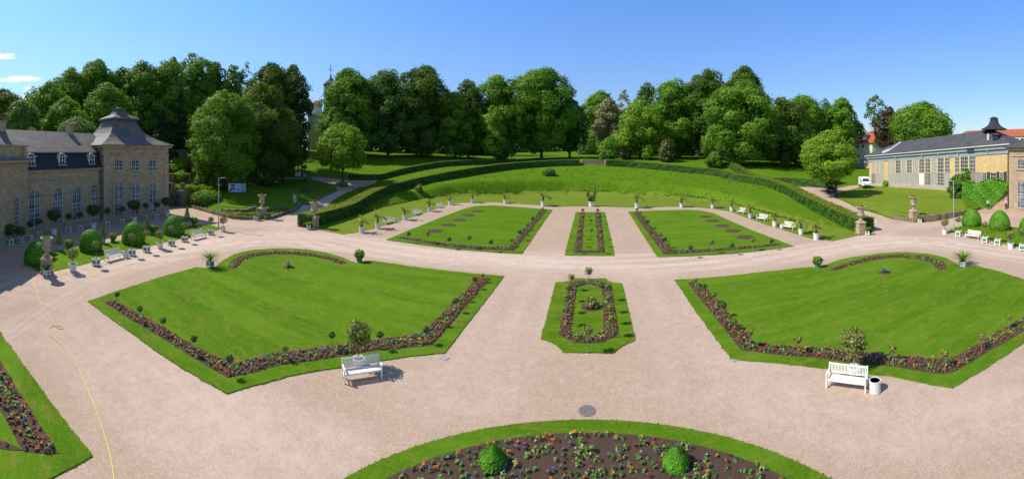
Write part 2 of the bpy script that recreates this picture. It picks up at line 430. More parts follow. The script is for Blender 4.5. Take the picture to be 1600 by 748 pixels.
# ------------------------------------------------------------------ building blocks for meshes
def tag(o, label=None, cat=None, group=None, kind=None):
    if label: o['label'] = label
    if cat: o['category'] = cat
    if group: o['group'] = group
    if kind: o['kind'] = kind
    return o
def empty(name, loc, rz_=0.0, label=None, cat=None, group=None, scale=1.0):
    o = bpy.data.objects.new(name, None); COL.objects.link(o)
    o.empty_display_size = .3
    o.location = loc; o.rotation_euler = (0, 0, rz_); o.scale = (scale,) * 3
    return tag(o, label, cat, group)
def boxuv(me):
    n = len(me.polygons)
    if n == 0: return
    uv = me.uv_layers.new(name='uv')
    L = len(me.loops)
    vi = np.empty(L, int); me.loops.foreach_get('vertex_index', vi)
    co = np.empty(len(me.vertices) * 3); me.vertices.foreach_get('co', co); co = co.reshape(-1, 3)
    nr = np.empty(n * 3); me.polygons.foreach_get('normal', nr); nr = nr.reshape(-1, 3)
    lt = np.empty(n, int); me.polygons.foreach_get('loop_total', lt)
    ln = np.repeat(nr, lt, axis=0); p = co[vi]
    h = np.hypot(ln[:, 0], ln[:, 1])
    tx = np.where(h > .15, -ln[:, 1] / np.maximum(h, 1e-6), 1.0); ty = np.where(h > .15, ln[:, 0] / np.maximum(h, 1e-6), 0.0)
    # along-slope coordinate
    a = p[:, 0] * tx + p[:, 1] * ty
    cx = ln[:, 1] * 0 - ln[:, 2] * ty; cy = ln[:, 2] * tx; cz = ln[:, 0] * ty - ln[:, 1] * tx
    v = np.where(h > .15, p[:, 0] * cx + p[:, 1] * cy + p[:, 2] * cz, p[:, 1])
    uvs = np.stack([a, v], 1).astype(np.float32).ravel()
    uv.data.foreach_set('uv', uvs)
def finish(name, bm, mats, parent=None, smooth=False, label=None, cat=None, group=None, kind=None, loc=None, rz_=0.0):
    bmesh.ops.recalc_face_normals(bm, faces=bm.faces)
    me = bpy.data.meshes.new(name); bm.to_mesh(me); bm.free()
    for m in (mats if isinstance(mats, (list, tuple)) else [mats]): me.materials.append(MATS[m])
    boxuv(me)
    if smooth: me.polygons.foreach_set('use_smooth', [True] * len(me.polygons))
    o = bpy.data.objects.new(name, me); COL.objects.link(o)
    if parent: o.parent = parent
    if loc is not None: o.location = loc
    o.rotation_euler = (0, 0, rz_)
    return tag(o, label, cat, group, kind)
def B(): return bmesh.new()
def box(bm, cx, cy, cz, sx, sy, sz, rot=None, mi=0, taper=1.0):
    vs = []
    for dz in (-1, 1):
        k = taper if dz > 0 else 1
        for dx, dy in ((-1, -1), (1, -1), (1, 1), (-1, 1)):
            p = Vector((dx * sx / 2 * k, dy * sy / 2 * k, dz * sz / 2))
            if rot is not None: p = rot @ p
            vs.append(bm.verts.new(p + Vector((cx, cy, cz))))
    for f in ((3, 2, 1, 0), (4, 5, 6, 7), (0, 1, 5, 4), (1, 2, 6, 5), (2, 3, 7, 6), (3, 0, 4, 7)):
        fa = bm.faces.new([vs[i] for i in f]); fa.material_index = mi
    return vs
def bar(bm, a, b_, w, t=None, mi=0, up=Vector((0, 0, 1))):
    a = Vector(a); b_ = Vector(b_); t = t or w
    d = b_ - a; L = d.length
    if L < 1e-6: return
    z = d / L
    x = z.cross(up)
    if x.length < 1e-4: x = Vector((1, 0, 0))
    x.normalize(); y = z.cross(x)
    m = Matrix((x, y, z)).transposed()
    c = (a + b_) / 2
    box(bm, c.x, c.y, c.z, w, t, L, m, mi)
def lathe(bm, prof, seg=16, loc=(0, 0, 0), mi=0, sides=None, rot=0.0):
    """prof: list of (radius, z)"""
    rings = []
    for r, z in prof:
        if r < 1e-4: rings.append([bm.verts.new((loc[0], loc[1], loc[2] + z))])
        else: rings.append([bm.verts.new((loc[0] + r * math.cos(rot + 2 * PI * i / seg), loc[1] + r * math.sin(rot + 2 * PI * i / seg), loc[2] + z)) for i in range(seg)])
    for a, c in zip(rings, rings[1:]):
        for i in range(seg):
            j = (i + 1) % seg
            if len(a) == 1 and len(c) == 1: continue
            if len(a) == 1: f = bm.faces.new((a[0], c[j], c[i]))
            elif len(c) == 1: f = bm.faces.new((a[i], a[j], c[0]))
            else: f = bm.faces.new((a[i], a[j], c[j], c[i]))
            f.material_index = mi
    for k, ring in ((0, rings[0]), (1, rings[-1])):
        if len(ring) > 1:
            f = bm.faces.new(ring[::-1] if k == 0 else ring); f.material_index = mi
def tube(bm, pts, rad, seg=8, mi=0):
    pts = [Vector(p) for p in pts]
    rings = []
    for i, p in enumerate(pts):
        d = (pts[min(i + 1, len(pts) - 1)] - pts[max(i - 1, 0)]).normalized()
        x = d.cross(Vector((0, 0, 1)))
        if x.length < 1e-3: x = Vector((1, 0, 0))
        x.normalize(); y = d.cross(x)
        r = rad[i] if isinstance(rad, (list, tuple)) else rad
        rings.append([bm.verts.new(p + x * r * math.cos(2 * PI * k / seg) + y * r * math.sin(2 * PI * k / seg)) for k in range(seg)])
    for a, c in zip(rings, rings[1:]):
        for k in range(seg):
            f = bm.faces.new((a[k], a[(k + 1) % seg], c[(k + 1) % seg], c[k])); f.material_index = mi
    bm.faces.new(rings[0][::-1]).material_index = mi; bm.faces.new(rings[-1]).material_index = mi
def prism(bm, poly, z0, z1, mi=0, mtop=None):
    lo = [bm.verts.new((x, y, z0)) for x, y in poly]; hi = [bm.verts.new((x, y, z1)) for x, y in poly]
    n = len(poly)
    for i in range(n):
        j = (i + 1) % n
        bm.faces.new((lo[i], lo[j], hi[j], hi[i])).material_index = mi
    f = bm.faces.new(hi); f.material_index = mi if mtop is None else mtop
    bm.faces.new(lo[::-1]).material_index = mi
def extr(bm, poly, f0, f1, mi=0):
    """poly of (a, z); f0/f1 map (a, z) to a point of the near and the far face"""
    lo = [bm.verts.new(f0(*p)) for p in poly]; hi = [bm.verts.new(f1(*p)) for p in poly]
    n = len(poly)
    for i in range(n):
        j = (i + 1) % n
        bm.faces.new((lo[i], lo[j], hi[j], hi[i])).material_index = mi
    bm.faces.new(hi).material_index = mi; bm.faces.new(lo[::-1]).material_index = mi

def leafmesh(name, pts, nrm, size, mat, parent=None, clump=None, aspect=1.6, mats=None, midx=None, colours=None, extra=None):
    """one mesh of many small leaf faces"""
    N = len(pts)
    nrm = nrm / np.maximum(np.linalg.norm(nrm, axis=1, keepdims=True), 1e-6)
    r = RNG.normal(size=(N, 3))
    t = np.cross(nrm, r); t /= np.maximum(np.linalg.norm(t, axis=1, keepdims=True), 1e-6)
    bt = np.cross(nrm, t)
    s = (np.full(N, size) if np.isscalar(size) else size) * RNG.uniform(.7, 1.3, N)
    t = t * (s * .5)[:, None]; bt = bt * (s * .5 * aspect)[:, None]
    v = np.empty((N, 4, 3))
    v[:, 0] = pts - bt; v[:, 1] = pts + t * .95 + bt * .1 ; v[:, 2] = pts + bt; v[:, 3] = pts - t * .95 + bt * .1
    me = bpy.data.meshes.new(name)
    me.vertices.add(4 * N); me.vertices.foreach_set('co', v.astype(np.float32).ravel())
    me.loops.add(4 * N); me.loops.foreach_set('vertex_index', np.arange(4 * N, dtype=np.int32))
    me.polygons.add(N); me.polygons.foreach_set('loop_start', np.arange(0, 4 * N, 4, dtype=np.int32))
    me.update(calc_edges=True)
    a = me.attributes.new('rnd', 'FLOAT', 'FACE'); a.data.foreach_set('value', RNG.random(N).astype(np.float32))
    a = me.attributes.new('clump', 'FLOAT', 'FACE'); a.data.foreach_set('value', (clump if clump is not None else RNG.random(N)).astype(np.float32))
    if colours is not None:
        a = me.attributes.new('fcol', 'FLOAT_COLOR', 'FACE')
        a.data.foreach_set('color', np.concatenate([colours, np.ones((N, 1))], 1).astype(np.float32).ravel())
    for m in (mats or [mat]): me.materials.append(MATS[m])
    if midx is not None: me.polygons.foreach_set('material_index', midx.astype(np.int32))
    o = bpy.data.objects.new(name, me); COL.objects.link(o)
    if parent: o.parent = parent
    return o
def rnddir(n):
    d = RNG.normal(size=(n, 3)); return d / np.linalg.norm(d, axis=1, keepdims=True)
def clone(root, loc, rz_=None, scale=None, label=None, group=None):
    r = root.copy(); COL.objects.link(r); r.location = loc
    if rz_ is not None: r.rotation_euler = (0, 0, rz_)
    if scale is not None: r.scale = (scale,) * 3 if not isinstance(scale, tuple) else scale
    if label: r['label'] = label
    if group: r['group'] = group
    for ch in list(root.children):
        c = ch.copy(); COL.objects.link(c); c.parent = r
        for g in ch.children:
            d = g.copy(); COL.objects.link(d); d.parent = c
    return r

ORD = ['first', 'second', 'third', 'fourth', 'fifth', 'sixth', 'seventh', 'eighth', 'ninth', 'tenth', 'eleventh', 'twelfth', 'thirteenth', 'fourteenth', 'fifteenth', 'sixteenth', 'seventeenth', 'eighteenth']
# ------------------------------------------------------------------ ground sheet
def build_ground():
    th = np.radians(np.concatenate([np.arange(-180, -96, 4), np.arange(-96, 72, .45), np.arange(72, 180, 4)]))
    rs = np.concatenate([[.5, 6, 14, 24, 34, 42], np.arange(48, 165, .9), np.geomspace(166, 3500, 44)])
    n, m = len(rs), len(th)
    R, T = np.meshgrid(rs, th, indexing='ij')
    X, Y = R * np.sin(T), R * np.cos(T)
    xy = np.stack([X.ravel(), Y.ravel()], 1)
    z = terrain(xy)
    far = np.clip((R.ravel() - 600) / 900, 0, 1)
    z = z * (1 - far) + 6.0 * far * (xy[:, 1] > -200)
    co = np.concatenate([xy, z[:, None]], 1)
    i = np.arange(n - 1)[:, None]; j = np.arange(m)[None, :]; j2 = (j + 1) % m
    q = np.stack([(i * m + j), (i * m + j2), ((i + 1) * m + j2), ((i + 1) * m + j)], -1).reshape(-1, 4)[:, ::-1]
    me = bpy.data.meshes.new('ground')
    me.from_pydata(co.tolist(), [], q.tolist()); me.update()
    me.materials.append(MATS['meadow'])
    me.polygons.foreach_set('use_smooth', [True] * len(me.polygons))
    o = bpy.data.objects.new('ground', me); COL.objects.link(o)
    o.location.z = -.03
    tag(o, kind='structure')
build_ground()

def resample(poly, step, jit=0.0, closed=True):
    out_ = []
    n = len(poly)
    for i in range(n if closed else n - 1):
        a = Vector(poly[i][:2]); b_ = Vector(poly[(i + 1) % n][:2])
        k = max(1, int((b_ - a).length / step))
        for q in range(k):
            p = a.lerp(b_, q / k)
            if jit and q: p = p + Vector((random.uniform(-jit, jit), random.uniform(-jit, jit)))
            out_.append((p.x, p.y))
    if not closed: out_.append(tuple(poly[-1][:2]))
    return out_
def chaikin(pts, it=2, closed=False):
    pts = [Vector(p[:2]) for p in pts]
    for _ in range(it):
        o = [] if closed else [pts[0]]
        n = len(pts)
        for i in range(n if closed else n - 1):
            a, b_ = pts[i], pts[(i + 1) % n]
            o += [a.lerp(b_, .25), a.lerp(b_, .75)]
        if not closed: o.append(pts[-1])
        pts = o
    return [tuple(p) for p in pts]
def px(l): return [tuple(P(u, v).xy) for u, v in l]

def draped(name, poly, step, off, mat, kind='structure', attrs=None, label=None, cat=None):
    """a sheet that follows the ground inside a traced outline"""
    poly = resample(poly, step)
    pa = np.array(poly)
    x0, y0 = pa.min(0); x1, y1 = pa.max(0)
    gx, gy = np.meshgrid(np.arange(x0, x1, step), np.arange(y0, y1, step))
    g = np.stack([gx.ravel(), gy.ravel()], 1) + RNG.uniform(-.12, .12, (gx.size, 2)) * step
    g = g[inside(pa, g)]
    g = g[edge_dist(pa, g) > step * .45]
    vs = [Vector(p) for p in poly] + [Vector(p) for p in g]
    res = delaunay_2d_cdt(vs, [], [list(range(len(poly)))], 1, 1e-5)
    v2 = np.array([tuple(p) for p in res[0]])
    z = terrain(v2) + off
    me = bpy.data.meshes.new(name)
    me.from_pydata(np.concatenate([v2, z[:, None]], 1).tolist(), [], [list(f) for f in res[2]]); me.update()
    me.materials.append(MATS[mat])
    for k, fn in (attrs or {}).items():
        a = me.attributes.new(k, 'FLOAT', 'POINT'); a.data.foreach_set('value', fn(v2).astype(np.float32))
    me.polygons.foreach_set('use_smooth', [True] * len(me.polygons))
    o = bpy.data.objects.new(name, me); COL.objects.link(o)
    return tag(o, label, cat, kind=kind)

# gravel: one sheet for the forecourt and the paths that climb from it
def g2(l): return [tuple(G(u, v).xy) for u, v in l]
GRAVEL = [(-72, 20), (-69, 38)] + g2([(262, 320), (295, 324), (340, 337), (366, 343), (406, 344), (430, 341.5), (451, 334), (480, 320.5), (505, 309), (528, 298.5), (526, 294.5), (515, 287.5), (488, 280.5), (440, 278.5),
        (440, 275), (488, 276.5), (520, 279), (548, 282), (575, 281.5), (592, 279)]) + g2([(584, 287), (560, 294), (540, 302), (518, 315), (497, 328)]) + px([(478, 343), (481, 360), (495, 359), (536.5, 366.5), (554, 364), (585, 357), (625, 345), (660, 334), (700, 319.7), (721, 317),
        (759, 315.8), (797, 317.5), (843, 321), (880, 322.7), (944, 322.7), (982, 324.4), (1000, 324), (1059, 323), (1090, 324), (1112, 326), (1140, 330.6), (1168, 341), (1206, 354), (1244, 366), (1270, 373.7),
        (1302, 377), (1340, 368.5), (1362, 365)]) + g2([(1360, 350), (1344, 338), (1300, 319.5), (1262, 301), (1246, 292.5), (1268, 292.5), (1291, 294.5), (1312, 293.5), (1340, 289), (1352, 286.5), (1362, 289.5),
        (1345, 292), (1325, 297), (1308, 303), (1303, 309), (1316, 313.5), (1343, 326), (1362, 332.5), (1377, 336.5), (1396, 343), (1424, 347.5), (1456, 347), (1488, 341), (1512, 335), (1531, 328), (1552, 322.5), (1560, 318)]) + \
        [(66, 50), (90, 60), (110, 40), (110, -60), (-110, -60), (-110, 0)]
TRK = [[(0, 462), (120, 428), (250, 400), (350, 381), (450, 374), (600, 393), (760, 410), (920, 417), (1080, 411), (1240, 399), (1350, 382), (1460, 374), (1600, 398)],
       [(0, 447), (200, 398), (330, 374), (430, 365), (520, 370), (650, 388), (800, 402), (920, 407), (1100, 402), (1260, 391), (1370, 372), (1480, 380)],
       [(420, 372), (450, 352), (480, 334), (510, 314), (530, 302)], [(440, 376), (480, 366), (560, 384)], [(1330, 384), (1380, 360), (1368, 345), (1340, 330)],
       [(130, 430), (100, 470), (150, 560), (260, 640), (420, 700)], [(840, 424), (800, 500), (740, 600)], [(1000, 424), (1050, 500), (1120, 600)], [(1400, 356), (1480, 350), (1560, 336)], [(300, 345), (380, 352), (440, 350)], [(0, 520), (90, 505), (200, 560), (330, 640), (480, 720)], [(1180, 580), (1290, 640), (1450, 650), (1600, 610)]]
def f_track(xy):
    t = np.zeros(len(xy))
    for k, l in enumerate(TRK):
        pts = chaikin([tuple(G(u, v).xy) for u, v in l], 3)
        d = edge_dist(pts, xy, False)
        w = .55 if k < 5 else .75
        s = (.85, .75, .6, .5, .6, .5, .3, .3, .45, .45, .5, .4)[k]
        t = np.maximum(t, s * np.exp(-(d / w) ** 2))
        t = np.maximum(t, .75 * s * np.exp(-((d - 1.75) / w) ** 2))
    return t
BROWN_AREAS = [P(20, 470).xy, P(60, 440).xy]
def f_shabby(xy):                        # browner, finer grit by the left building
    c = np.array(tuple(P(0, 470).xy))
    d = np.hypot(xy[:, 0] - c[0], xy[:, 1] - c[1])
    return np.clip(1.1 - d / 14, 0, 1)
LANE = chaikin([tuple(P(u, v).xy) for u, v in [(-40, 500), (60, 446), (150, 414), (260, 390), (360, 376), (450, 372), (560, 382), (680, 397), (800, 408), (920, 413), (1040, 408), (1160, 399), (1280, 388), (1400, 372), (1500, 380), (1640, 402)]], 3)
def f_lane(xy): return edge_dist(LANE, xy, False) * np.where(xy[:, 1] > 37, 1, -1)
def f_lanem(xy): return np.exp(-(edge_dist(LANE, xy, False) / 4.6) ** 4)
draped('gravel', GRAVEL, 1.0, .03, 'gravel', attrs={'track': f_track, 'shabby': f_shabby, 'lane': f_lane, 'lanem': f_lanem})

FRINGE = []
def turf(name, poly, mat, z1=.075, jit=.04, label=None, step=.4):
    bm = B()
    pl = resample(poly, step, jit)
    prism(bm, pl, .0, z1)
    FRINGE.append((pl, z1))
    bm.normal_update()
    bmesh.ops.triangulate(bm, faces=[f for f in bm.faces if len(f.verts) > 4])
    return finish(name, bm, mat, kind='structure', label=label)

# amphitheatre grass: short lawn round the palm walk, rough bank above it
bank = px([(481, 360), (495, 359), (536.5, 366.5), (554, 364), (585, 357), (625, 345), (660, 334), (700, 319.7), (721, 317), (759, 315.8), (797, 317.5), (843, 321), (880, 322.7), (944, 322.7), (982, 324.4),
        (1000, 324), (1059, 323), (1090, 324), (1112, 326), (1140, 330.6), (1168, 341), (1206, 354), (1244, 366), (1270, 373.7), (1302, 377), (1340, 368.5), (1330, 361), (1290, 352), (1230, 338), (1180, 325), (1131, 314.5),
        (1080, 309.5), (1030, 307), (965, 305.3), (881, 303.8), (820, 304.5), (768, 306), (712, 307.2), (656, 311.5), (600, 324), (560, 336), (520, 347), (495, 352)])
draped('lawn', bank, 1.5, .065, 'grass_light')

# right and left mounds of lawn above their low walls
draped('lawn', g2([(1316, 312.5), (1344, 325), (1377, 335), (1396, 341), (1424, 345), (1456, 344.5), (1488, 339), (1512, 333), (1508, 320), (1496, 306), (1480, 294.5), (1440, 292), (1390, 291), (1358, 290.5), (1345, 293), (1326, 298), (1309, 304), (1305, 309)]), 1.5, .05, 'grass_light')
draped('lawn', g2([(345, 322), (372, 325), (404, 325), (437, 323), (452, 331.5), (480, 318.5), (505, 307), (526, 296.5), (514, 289), (488, 282), (440, 280), (400, 283), (350, 300)]), 1.5, .05, 'lawn')

# the great parterre lawns
def mirror_pts(l): return [(-x + .35, y) for x, y in l]
L1 = px([(137, 472), (200, 450), (255, 432.5), (307, 418), (325, 420), (338, 417), (341, 413), (348, 408), (366, 398), (380, 394), (396, 391.3), (428, 389), (452, 388.6), (480, 390.4), (510, 395.5), (536, 403), (550, 409.5), (558, 411.5), (572, 408.5),
         (582, 408), (620, 413.5), (700, 424), (788, 432), (742, 492), (695, 553), (640, 558), (574, 568), (500, 580), (451, 589), (400, 603), (355, 617), (280, 574), (210, 525)])
L2 = px([(1054, 438), (1104, 435), (1180, 427), (1252, 419), (1268, 418), (1281, 420), (1297, 412), (1312, 406.5), (1334, 402), (1376, 396.5), (1400, 395), (1418, 394.8), (1453, 397.6), (1479, 404), (1490, 410), (1495, 414), (1503, 418.5), (1524, 416),
         (1560, 424.5), (1601, 437.8)]) + [(27.9, 7.9)] + px([(1601, 537), (1550, 570), (1488, 608), (1440, 599), (1400, 590.5), (1330, 581), (1250, 572), (1200, 567), (1142, 562), (1095, 498)])
turf('lawn', L1, 'lawn', label=None)
turf('lawn', L2, 'lawn')
QL = px([(603, 375.5), (637, 361), (690, 339.5), (725, 326.5), (742, 322.3), (768, 321), (815, 324), (863.5, 328), (840, 361.5), (815.8, 397.3), (765, 394.5), (712, 390.2), (655, 382.8)])
QR = px([(981.5, 331), (1028, 329), (1072, 328), (1094, 329), (1114, 333), (1168, 357.5), (1207, 372.5), (1241, 385.5), (1190, 392.5), (1131, 398), (1080, 400.8), (1027, 402)])
turf('lawn', QL, 'lawn_quad_left'); turf('lawn', QR, 'lawn_quad_right')
CS = px([(899.7, 331.5), (945.2, 331.7), (960.3, 400.3), (882.1, 399.6)])
turf('lawn', CS, 'lawn')
OC = px([(869, 442), (880, 441.5), (890, 439.5), (896, 435.5), (946, 435.8), (950, 439.5), (959, 442.5), (971.8, 443.8), (982, 488), (992, 533.5), (981, 537.5), (971, 543), (964, 548), (958.4, 553), (920, 552.4), (879.8, 551.6), (876, 546), (870, 540.5), (859, 535), (845, 530.4), (857, 486)])
turf('lawn', OC, 'lawn')
ring = [(8.12 * math.cos(2 * PI * i / 96) - .05, 7.75 + 8.12 * math.sin(2 * PI * i / 96)) for i in range(96)]
turf('lawn', ring, 'lawn')
turf('lawn', [(-34, -1.2), (-23.8, 1.15), (-13.4, 3.98), (-11.6, -1.0), (-13, -6), (-34, -10)], 'lawn')
GLs = px([(36, 404), (52, 420.5), (60, 425), (80, 425.6), (112, 418), (162, 405.5), (200, 393), (222, 388), (262, 378), (298, 370), (342, 359.3), (346, 356.5), (328.5, 352), (294, 354), (250, 364), (176, 378), (162, 381), (104, 390), (76, 396)])
turf('lawn', GLs, 'lawn')
GRs = px([(1480.4, 362), (1490, 356.4), (1501, 354.3), (1535, 352.5), (1587, 355.5), (1601, 359), (1640, 372), (1640, 402), (1601, 388), (1574, 382.5), (1550, 377.5), (1529, 372.5), (1505, 366)])
turf('lawn', GRs, 'lawn')

# ------------------------------------------------------------------ flower beds
FC = dict(red=(.36, .050, .030), pink=(.32, .095, .075), orange=(.54, .14, .02), yellow=(.50, .35, .04), purple=(.10, .045, .28), maroon=(.10, .018, .025), white=(.45, .45, .40),
          g1=(.06, .15, .022), g2=(.10, .23, .035), g3=(.20, .32, .07), g4=(.045, .10, .02), bronze=(.20, .07, .04))
def bed(label, outer, hole=None, spacing=.225, border=.40, mixw=None, sizek=1.0, z=.09, cat='flower bed', border_cols=('red', 'pink', 'red', 'maroon'), dens=1.0, redfrac=.85, group=None):
    root = empty('flower_bed', (0, 0, 0), 0, label, cat, group)
    pl = resample(outer, .45, .03)
    bm = B()
    if hole:
        hl = resample(hole, .45, .03)
        vs = [Vector(p) for p in pl + hl]
        n = len(pl)
        ed = [(i, (i + 1) % n) for i in range(n)] + [(n + i, n + (i + 1) % len(hl)) for i in range(len(hl))]
        res = delaunay_2d_cdt(vs, ed, [], 0, 1e-5)
        ha = np.array(hl); oa = np.array(pl)
        bv = [bm.verts.new((p.x, p.y, z)) for p in res[0]]
        for f in res[2]:
            c = np.array([[sum(res[0][i].x for i in f) / 3, sum(res[0][i].y for i in f) / 3]])
            if inside(oa, c)[0] and not inside(ha, c)[0]: bm.faces.new([bv[i] for i in f])
    else:
        prism(bm, pl, .0, z)
        bm.normal_update()
        bmesh.ops.triangulate(bm, faces=[f for f in bm.faces if len(f.verts) > 4])
    finish('soil', bm, 'soil', root)
    pa = np.array(pl); x0, y0 = pa.min(0); x1, y1 = pa.max(0)
    gx, gy = np.meshgrid(np.arange(x0, x1, spacing), np.arange(y0, y1, spacing))
    g = np.stack([gx.ravel(), gy.ravel()], 1) + RNG.uniform(-.38, .38, (gx.size, 2)) * spacing
    g = g[inside(pa, g)]
    if hole: g = g[~inside(np.array(hl), g)]
    d = edge_dist(pa, g)
    if hole: d = np.minimum(d, edge_dist(np.array(hl), g))
    keep = (d > .07) & ((d < border) | (RNG.random(len(g)) < dens)); g, d = g[keep], d[keep]
    mixw = mixw or dict(green=.50, orange=.08, yellow=.08, purple=.12, red=.08, bronze=.06, none=.08)
    kinds = list(mixw); pr = np.array([mixw[k] for k in kinds]); pr = pr / pr.sum()
    V, N, C, Z = [], [], [], []
    # big bushy foliage clumps come in drifts
    ph = .35 + np.sin(g[:, 0] * 1.9 + 1.3) + np.sin(g[:, 1] * 2.3) + RNG.normal(0, .5, len(g))
    for (x, y), dd, q in zip(g, d, ph):
        kind = 'border' if (dd < border and RNG.random() < redfrac) else kinds[RNG.choice(len(kinds), p=pr)]
        if kind == 'none': continue
        if kind == 'green': h, r_, nl, gc = (.20, .14, 12, ('g1', 'g2', 'g3')) if q > .3 else (.11, .08, 8, ('g1', 'g2', 'g4'))
        elif kind == 'border': h, r_, nl, gc = .09, .08, 4, ('g4', 'bronze', 'g1')
        elif kind == 'bronze': h, r_, nl, gc = .16, .13, 7, ('bronze', 'maroon')
        else: h, r_, nl, gc = .14, .09, 6, ('g1', 'g2', 'g4')
        h *= sizek * RNG.uniform(.8, 1.3); r_ *= sizek
        dr = rnddir(nl); dr[:, 2] = np.abs(dr[:, 2])
        V.append(np.stack([x + dr[:, 0] * r_, y + dr[:, 1] * r_, z + .02 + dr[:, 2] * h], 1)); N.append(dr + [0, 0, .7])
        k_ = RNG.uniform(.75, 1.25)
        C.append(np.array([[c * k_ for c in FC[gc[RNG.integers(len(gc))]]] for _ in range(nl)])); Z.append(np.full(nl, .10 * sizek))
        bc = None
        if kind == 'border': bc = border_cols[RNG.integers(len(border_cols))]; nb = 5
        elif kind in ('orange', 'yellow', 'purple', 'red'): bc = kind; nb = 4
        elif kind == 'green' and RNG.random() < .03: bc = 'white'; nb = 3
        if bc:
            V.append(np.stack([x + RNG.uniform(-.8, .8, nb) * r_, y + RNG.uniform(-.8, .8, nb) * r_, z + .02 + h * RNG.uniform(.8, 1.15, nb)], 1))
            N.append(np.array([0, -.2, 1]) + rnddir(nb) * .5)
            C.append(np.array([[c * k_ for c in FC[bc]] for _ in range(nb)])); Z.append(np.full(nb, .072 * sizek))
    if V:
        o = leafmesh('flowers', np.concatenate(V), np.concatenate(N), np.concatenate(Z), 'flower_colour', root, colours=np.concatenate(C), aspect=1.25)
        o['kind'] = 'stuff'
    return root
b1 = px([(162, 473.7), (250, 528), (356, 592.5), (400, 582), (451, 569.5), (573.7, 551.5), (654, 543.6), (676.7, 540), (722, 487), (766.8, 436.8), (747.6, 434.5), (704, 478), (659, 523), (590, 532), (493.5, 545), (440, 553.5), (400, 561), (367.5, 569.6), (322.6, 551.7), (240, 504), (178, 470)])
bed('long red-edged border of mixed bedding on the bench side of the left lawn', b1)
b1a = px([(356, 419.6), (360, 410), (376, 401), (400, 395.6), (428, 393.2), (460, 394), (490, 397), (520, 403), (543, 412), (532, 414.4), (516, 408), (490, 402), (460, 398.6), (428, 398.2), (396, 402), (379, 408), (370, 420)])
SP = dict(green=.25, bronze=.15, orange=.08, red=.12, none=.4)
bed('curved thinly planted bed at the rounded far edge of the left lawn', b1a, mixw=SP, border=.2, redfrac=.5)
b2 = px([(1073.7, 442.6), (1115, 495), (1158.7, 548.8), (1280, 561.5), (1400, 575), (1472.6, 587), (1488.6, 584), (1545, 551), (1601, 518.5)]) + [(25.2, 8.7), (23.6, 9.6)] + px([(1601, 496), (1545, 529), (1485, 563.6), (1376, 554), (1316, 548), (1280, 545), (1181, 538.4), (1138, 490), (1097.7, 445.8), (1086, 441.5)])
bed('long red-edged border of mixed bedding on the bench side of the right lawn', b2)
b2a = px([(1296, 423.3), (1310, 416), (1328, 410), (1360, 402.5), (1380, 400.5), (1408, 398.8), (1430, 399.5), (1450, 402.3), (1472.6, 410), (1478, 415), (1480.6, 422), (1464.5, 423), (1456.5, 412), (1434, 405.9), (1408, 403.4), (1385, 404.6), (1363.4, 407.5), (1334.6, 414.7), (1304, 424)])
bed('curved thinly planted bed at the rounded far edge of the right lawn', b2a, mixw=SP, border=.2, redfrac=.5)
QM = dict(green=.42, bronze=.2, red=.1, orange=.05, purple=.05, none=.18)
bed('narrow flower border round the near corner of the left far lawn', px([(620.6, 372.6), (665, 380.5), (712.3, 387.9), (760, 391), (804, 392.3), (830, 360), (854.9, 328), (845, 327.6), (820, 357), (794.6, 386.8), (755, 386), (712.3, 382.8), (670, 377.5), (637.4, 372.6), (628, 370.8)]), mixw=QM, spacing=.3, border=.3, sizek=1.15, redfrac=.7)
bed('narrow flower border round the near corner of the right far lawn', px([(989, 332.2), (1012, 364), (1037, 398.5), (1056, 397.8), (1095, 395.7), (1131, 392.6), (1180, 388.5), (1222, 383.4), (1215, 381), (1175, 385), (1131, 388.5), (1095, 390.6), (1050, 392), (1022, 360), (998, 331.2)]), mixw=QM, spacing=.3, border=.3, sizek=1.15, redfrac=.7)
bed('u-shaped flower border in the narrow middle lawn between the two far lawns', px([(906.7, 332.6), (901, 365), (896, 395.8), (945, 396), (942, 365), (938.8, 332.4), (929.6, 332.4), (932, 362), (934.5, 392.6), (908.8, 392.4), (911, 362), (914, 332.6)]), mixw=QM, spacing=.28, border=.3, sizek=1.1, redfrac=.8)
bed('eight-sided ring of red and mixed bedding in the small lawn on the garden axis',
    px([(887, 443.6), (906, 439.2), (932, 439.4), (955.4, 445.6), (961, 484), (966.8, 524.5), (941, 537.5), (920, 538.6), (897, 537), (872.6, 524.5), (880, 484)]),
    px([(901, 450), (920, 445), (940.4, 451), (942, 485), (943.4, 519.3), (920, 528.5), (891.6, 519.3), (896.5, 485)]), spacing=.22, border=.26)
inner = [(7.3 * math.cos(2 * PI * i / 90) - .05, 7.82 + 7.3 * math.sin(2 * PI * i / 90)) for i in range(90)]
bed('big round bed of dark soil with scattered flowers nearest the camera', inner, spacing=.28, border=.5, redfrac=.35, border_cols=('red', 'orange', 'pink'),
    mixw=dict(green=.44, orange=.09, purple=.13, bronze=.03, red=.02, none=.29), dens=.95, sizek=.85)
def zp(l): return px(l)
cb = [(-33, -1.9)] + px([(0, 568), (92.8, 712)]) + [(-13.6, -.2), (-14.6, -.8)] + px([(35, 706), (0, 642.6)]) + [(-33, -4.2)]
w0, w1 = P(0, 566), P(93, 712); w2, w3 = P(36, 705.6), P(0, 643)
dv = (w0 - w1).normalized(); dn = Vector((-.25, -1, 0)).normalized()
cb = [tuple((w0 + dv * 8).xy), tuple(w0.xy), tuple(w1.xy), tuple((w1 + dn * 5).xy), tuple((w1 + dn * 5 + Vector((-1.5, -.2, 0))).xy), tuple(w2.xy), tuple(w3.xy), tuple((w3 + dv * 8).xy)]
bed('flower border with red edging in the lawn corner at the lower left', cb)

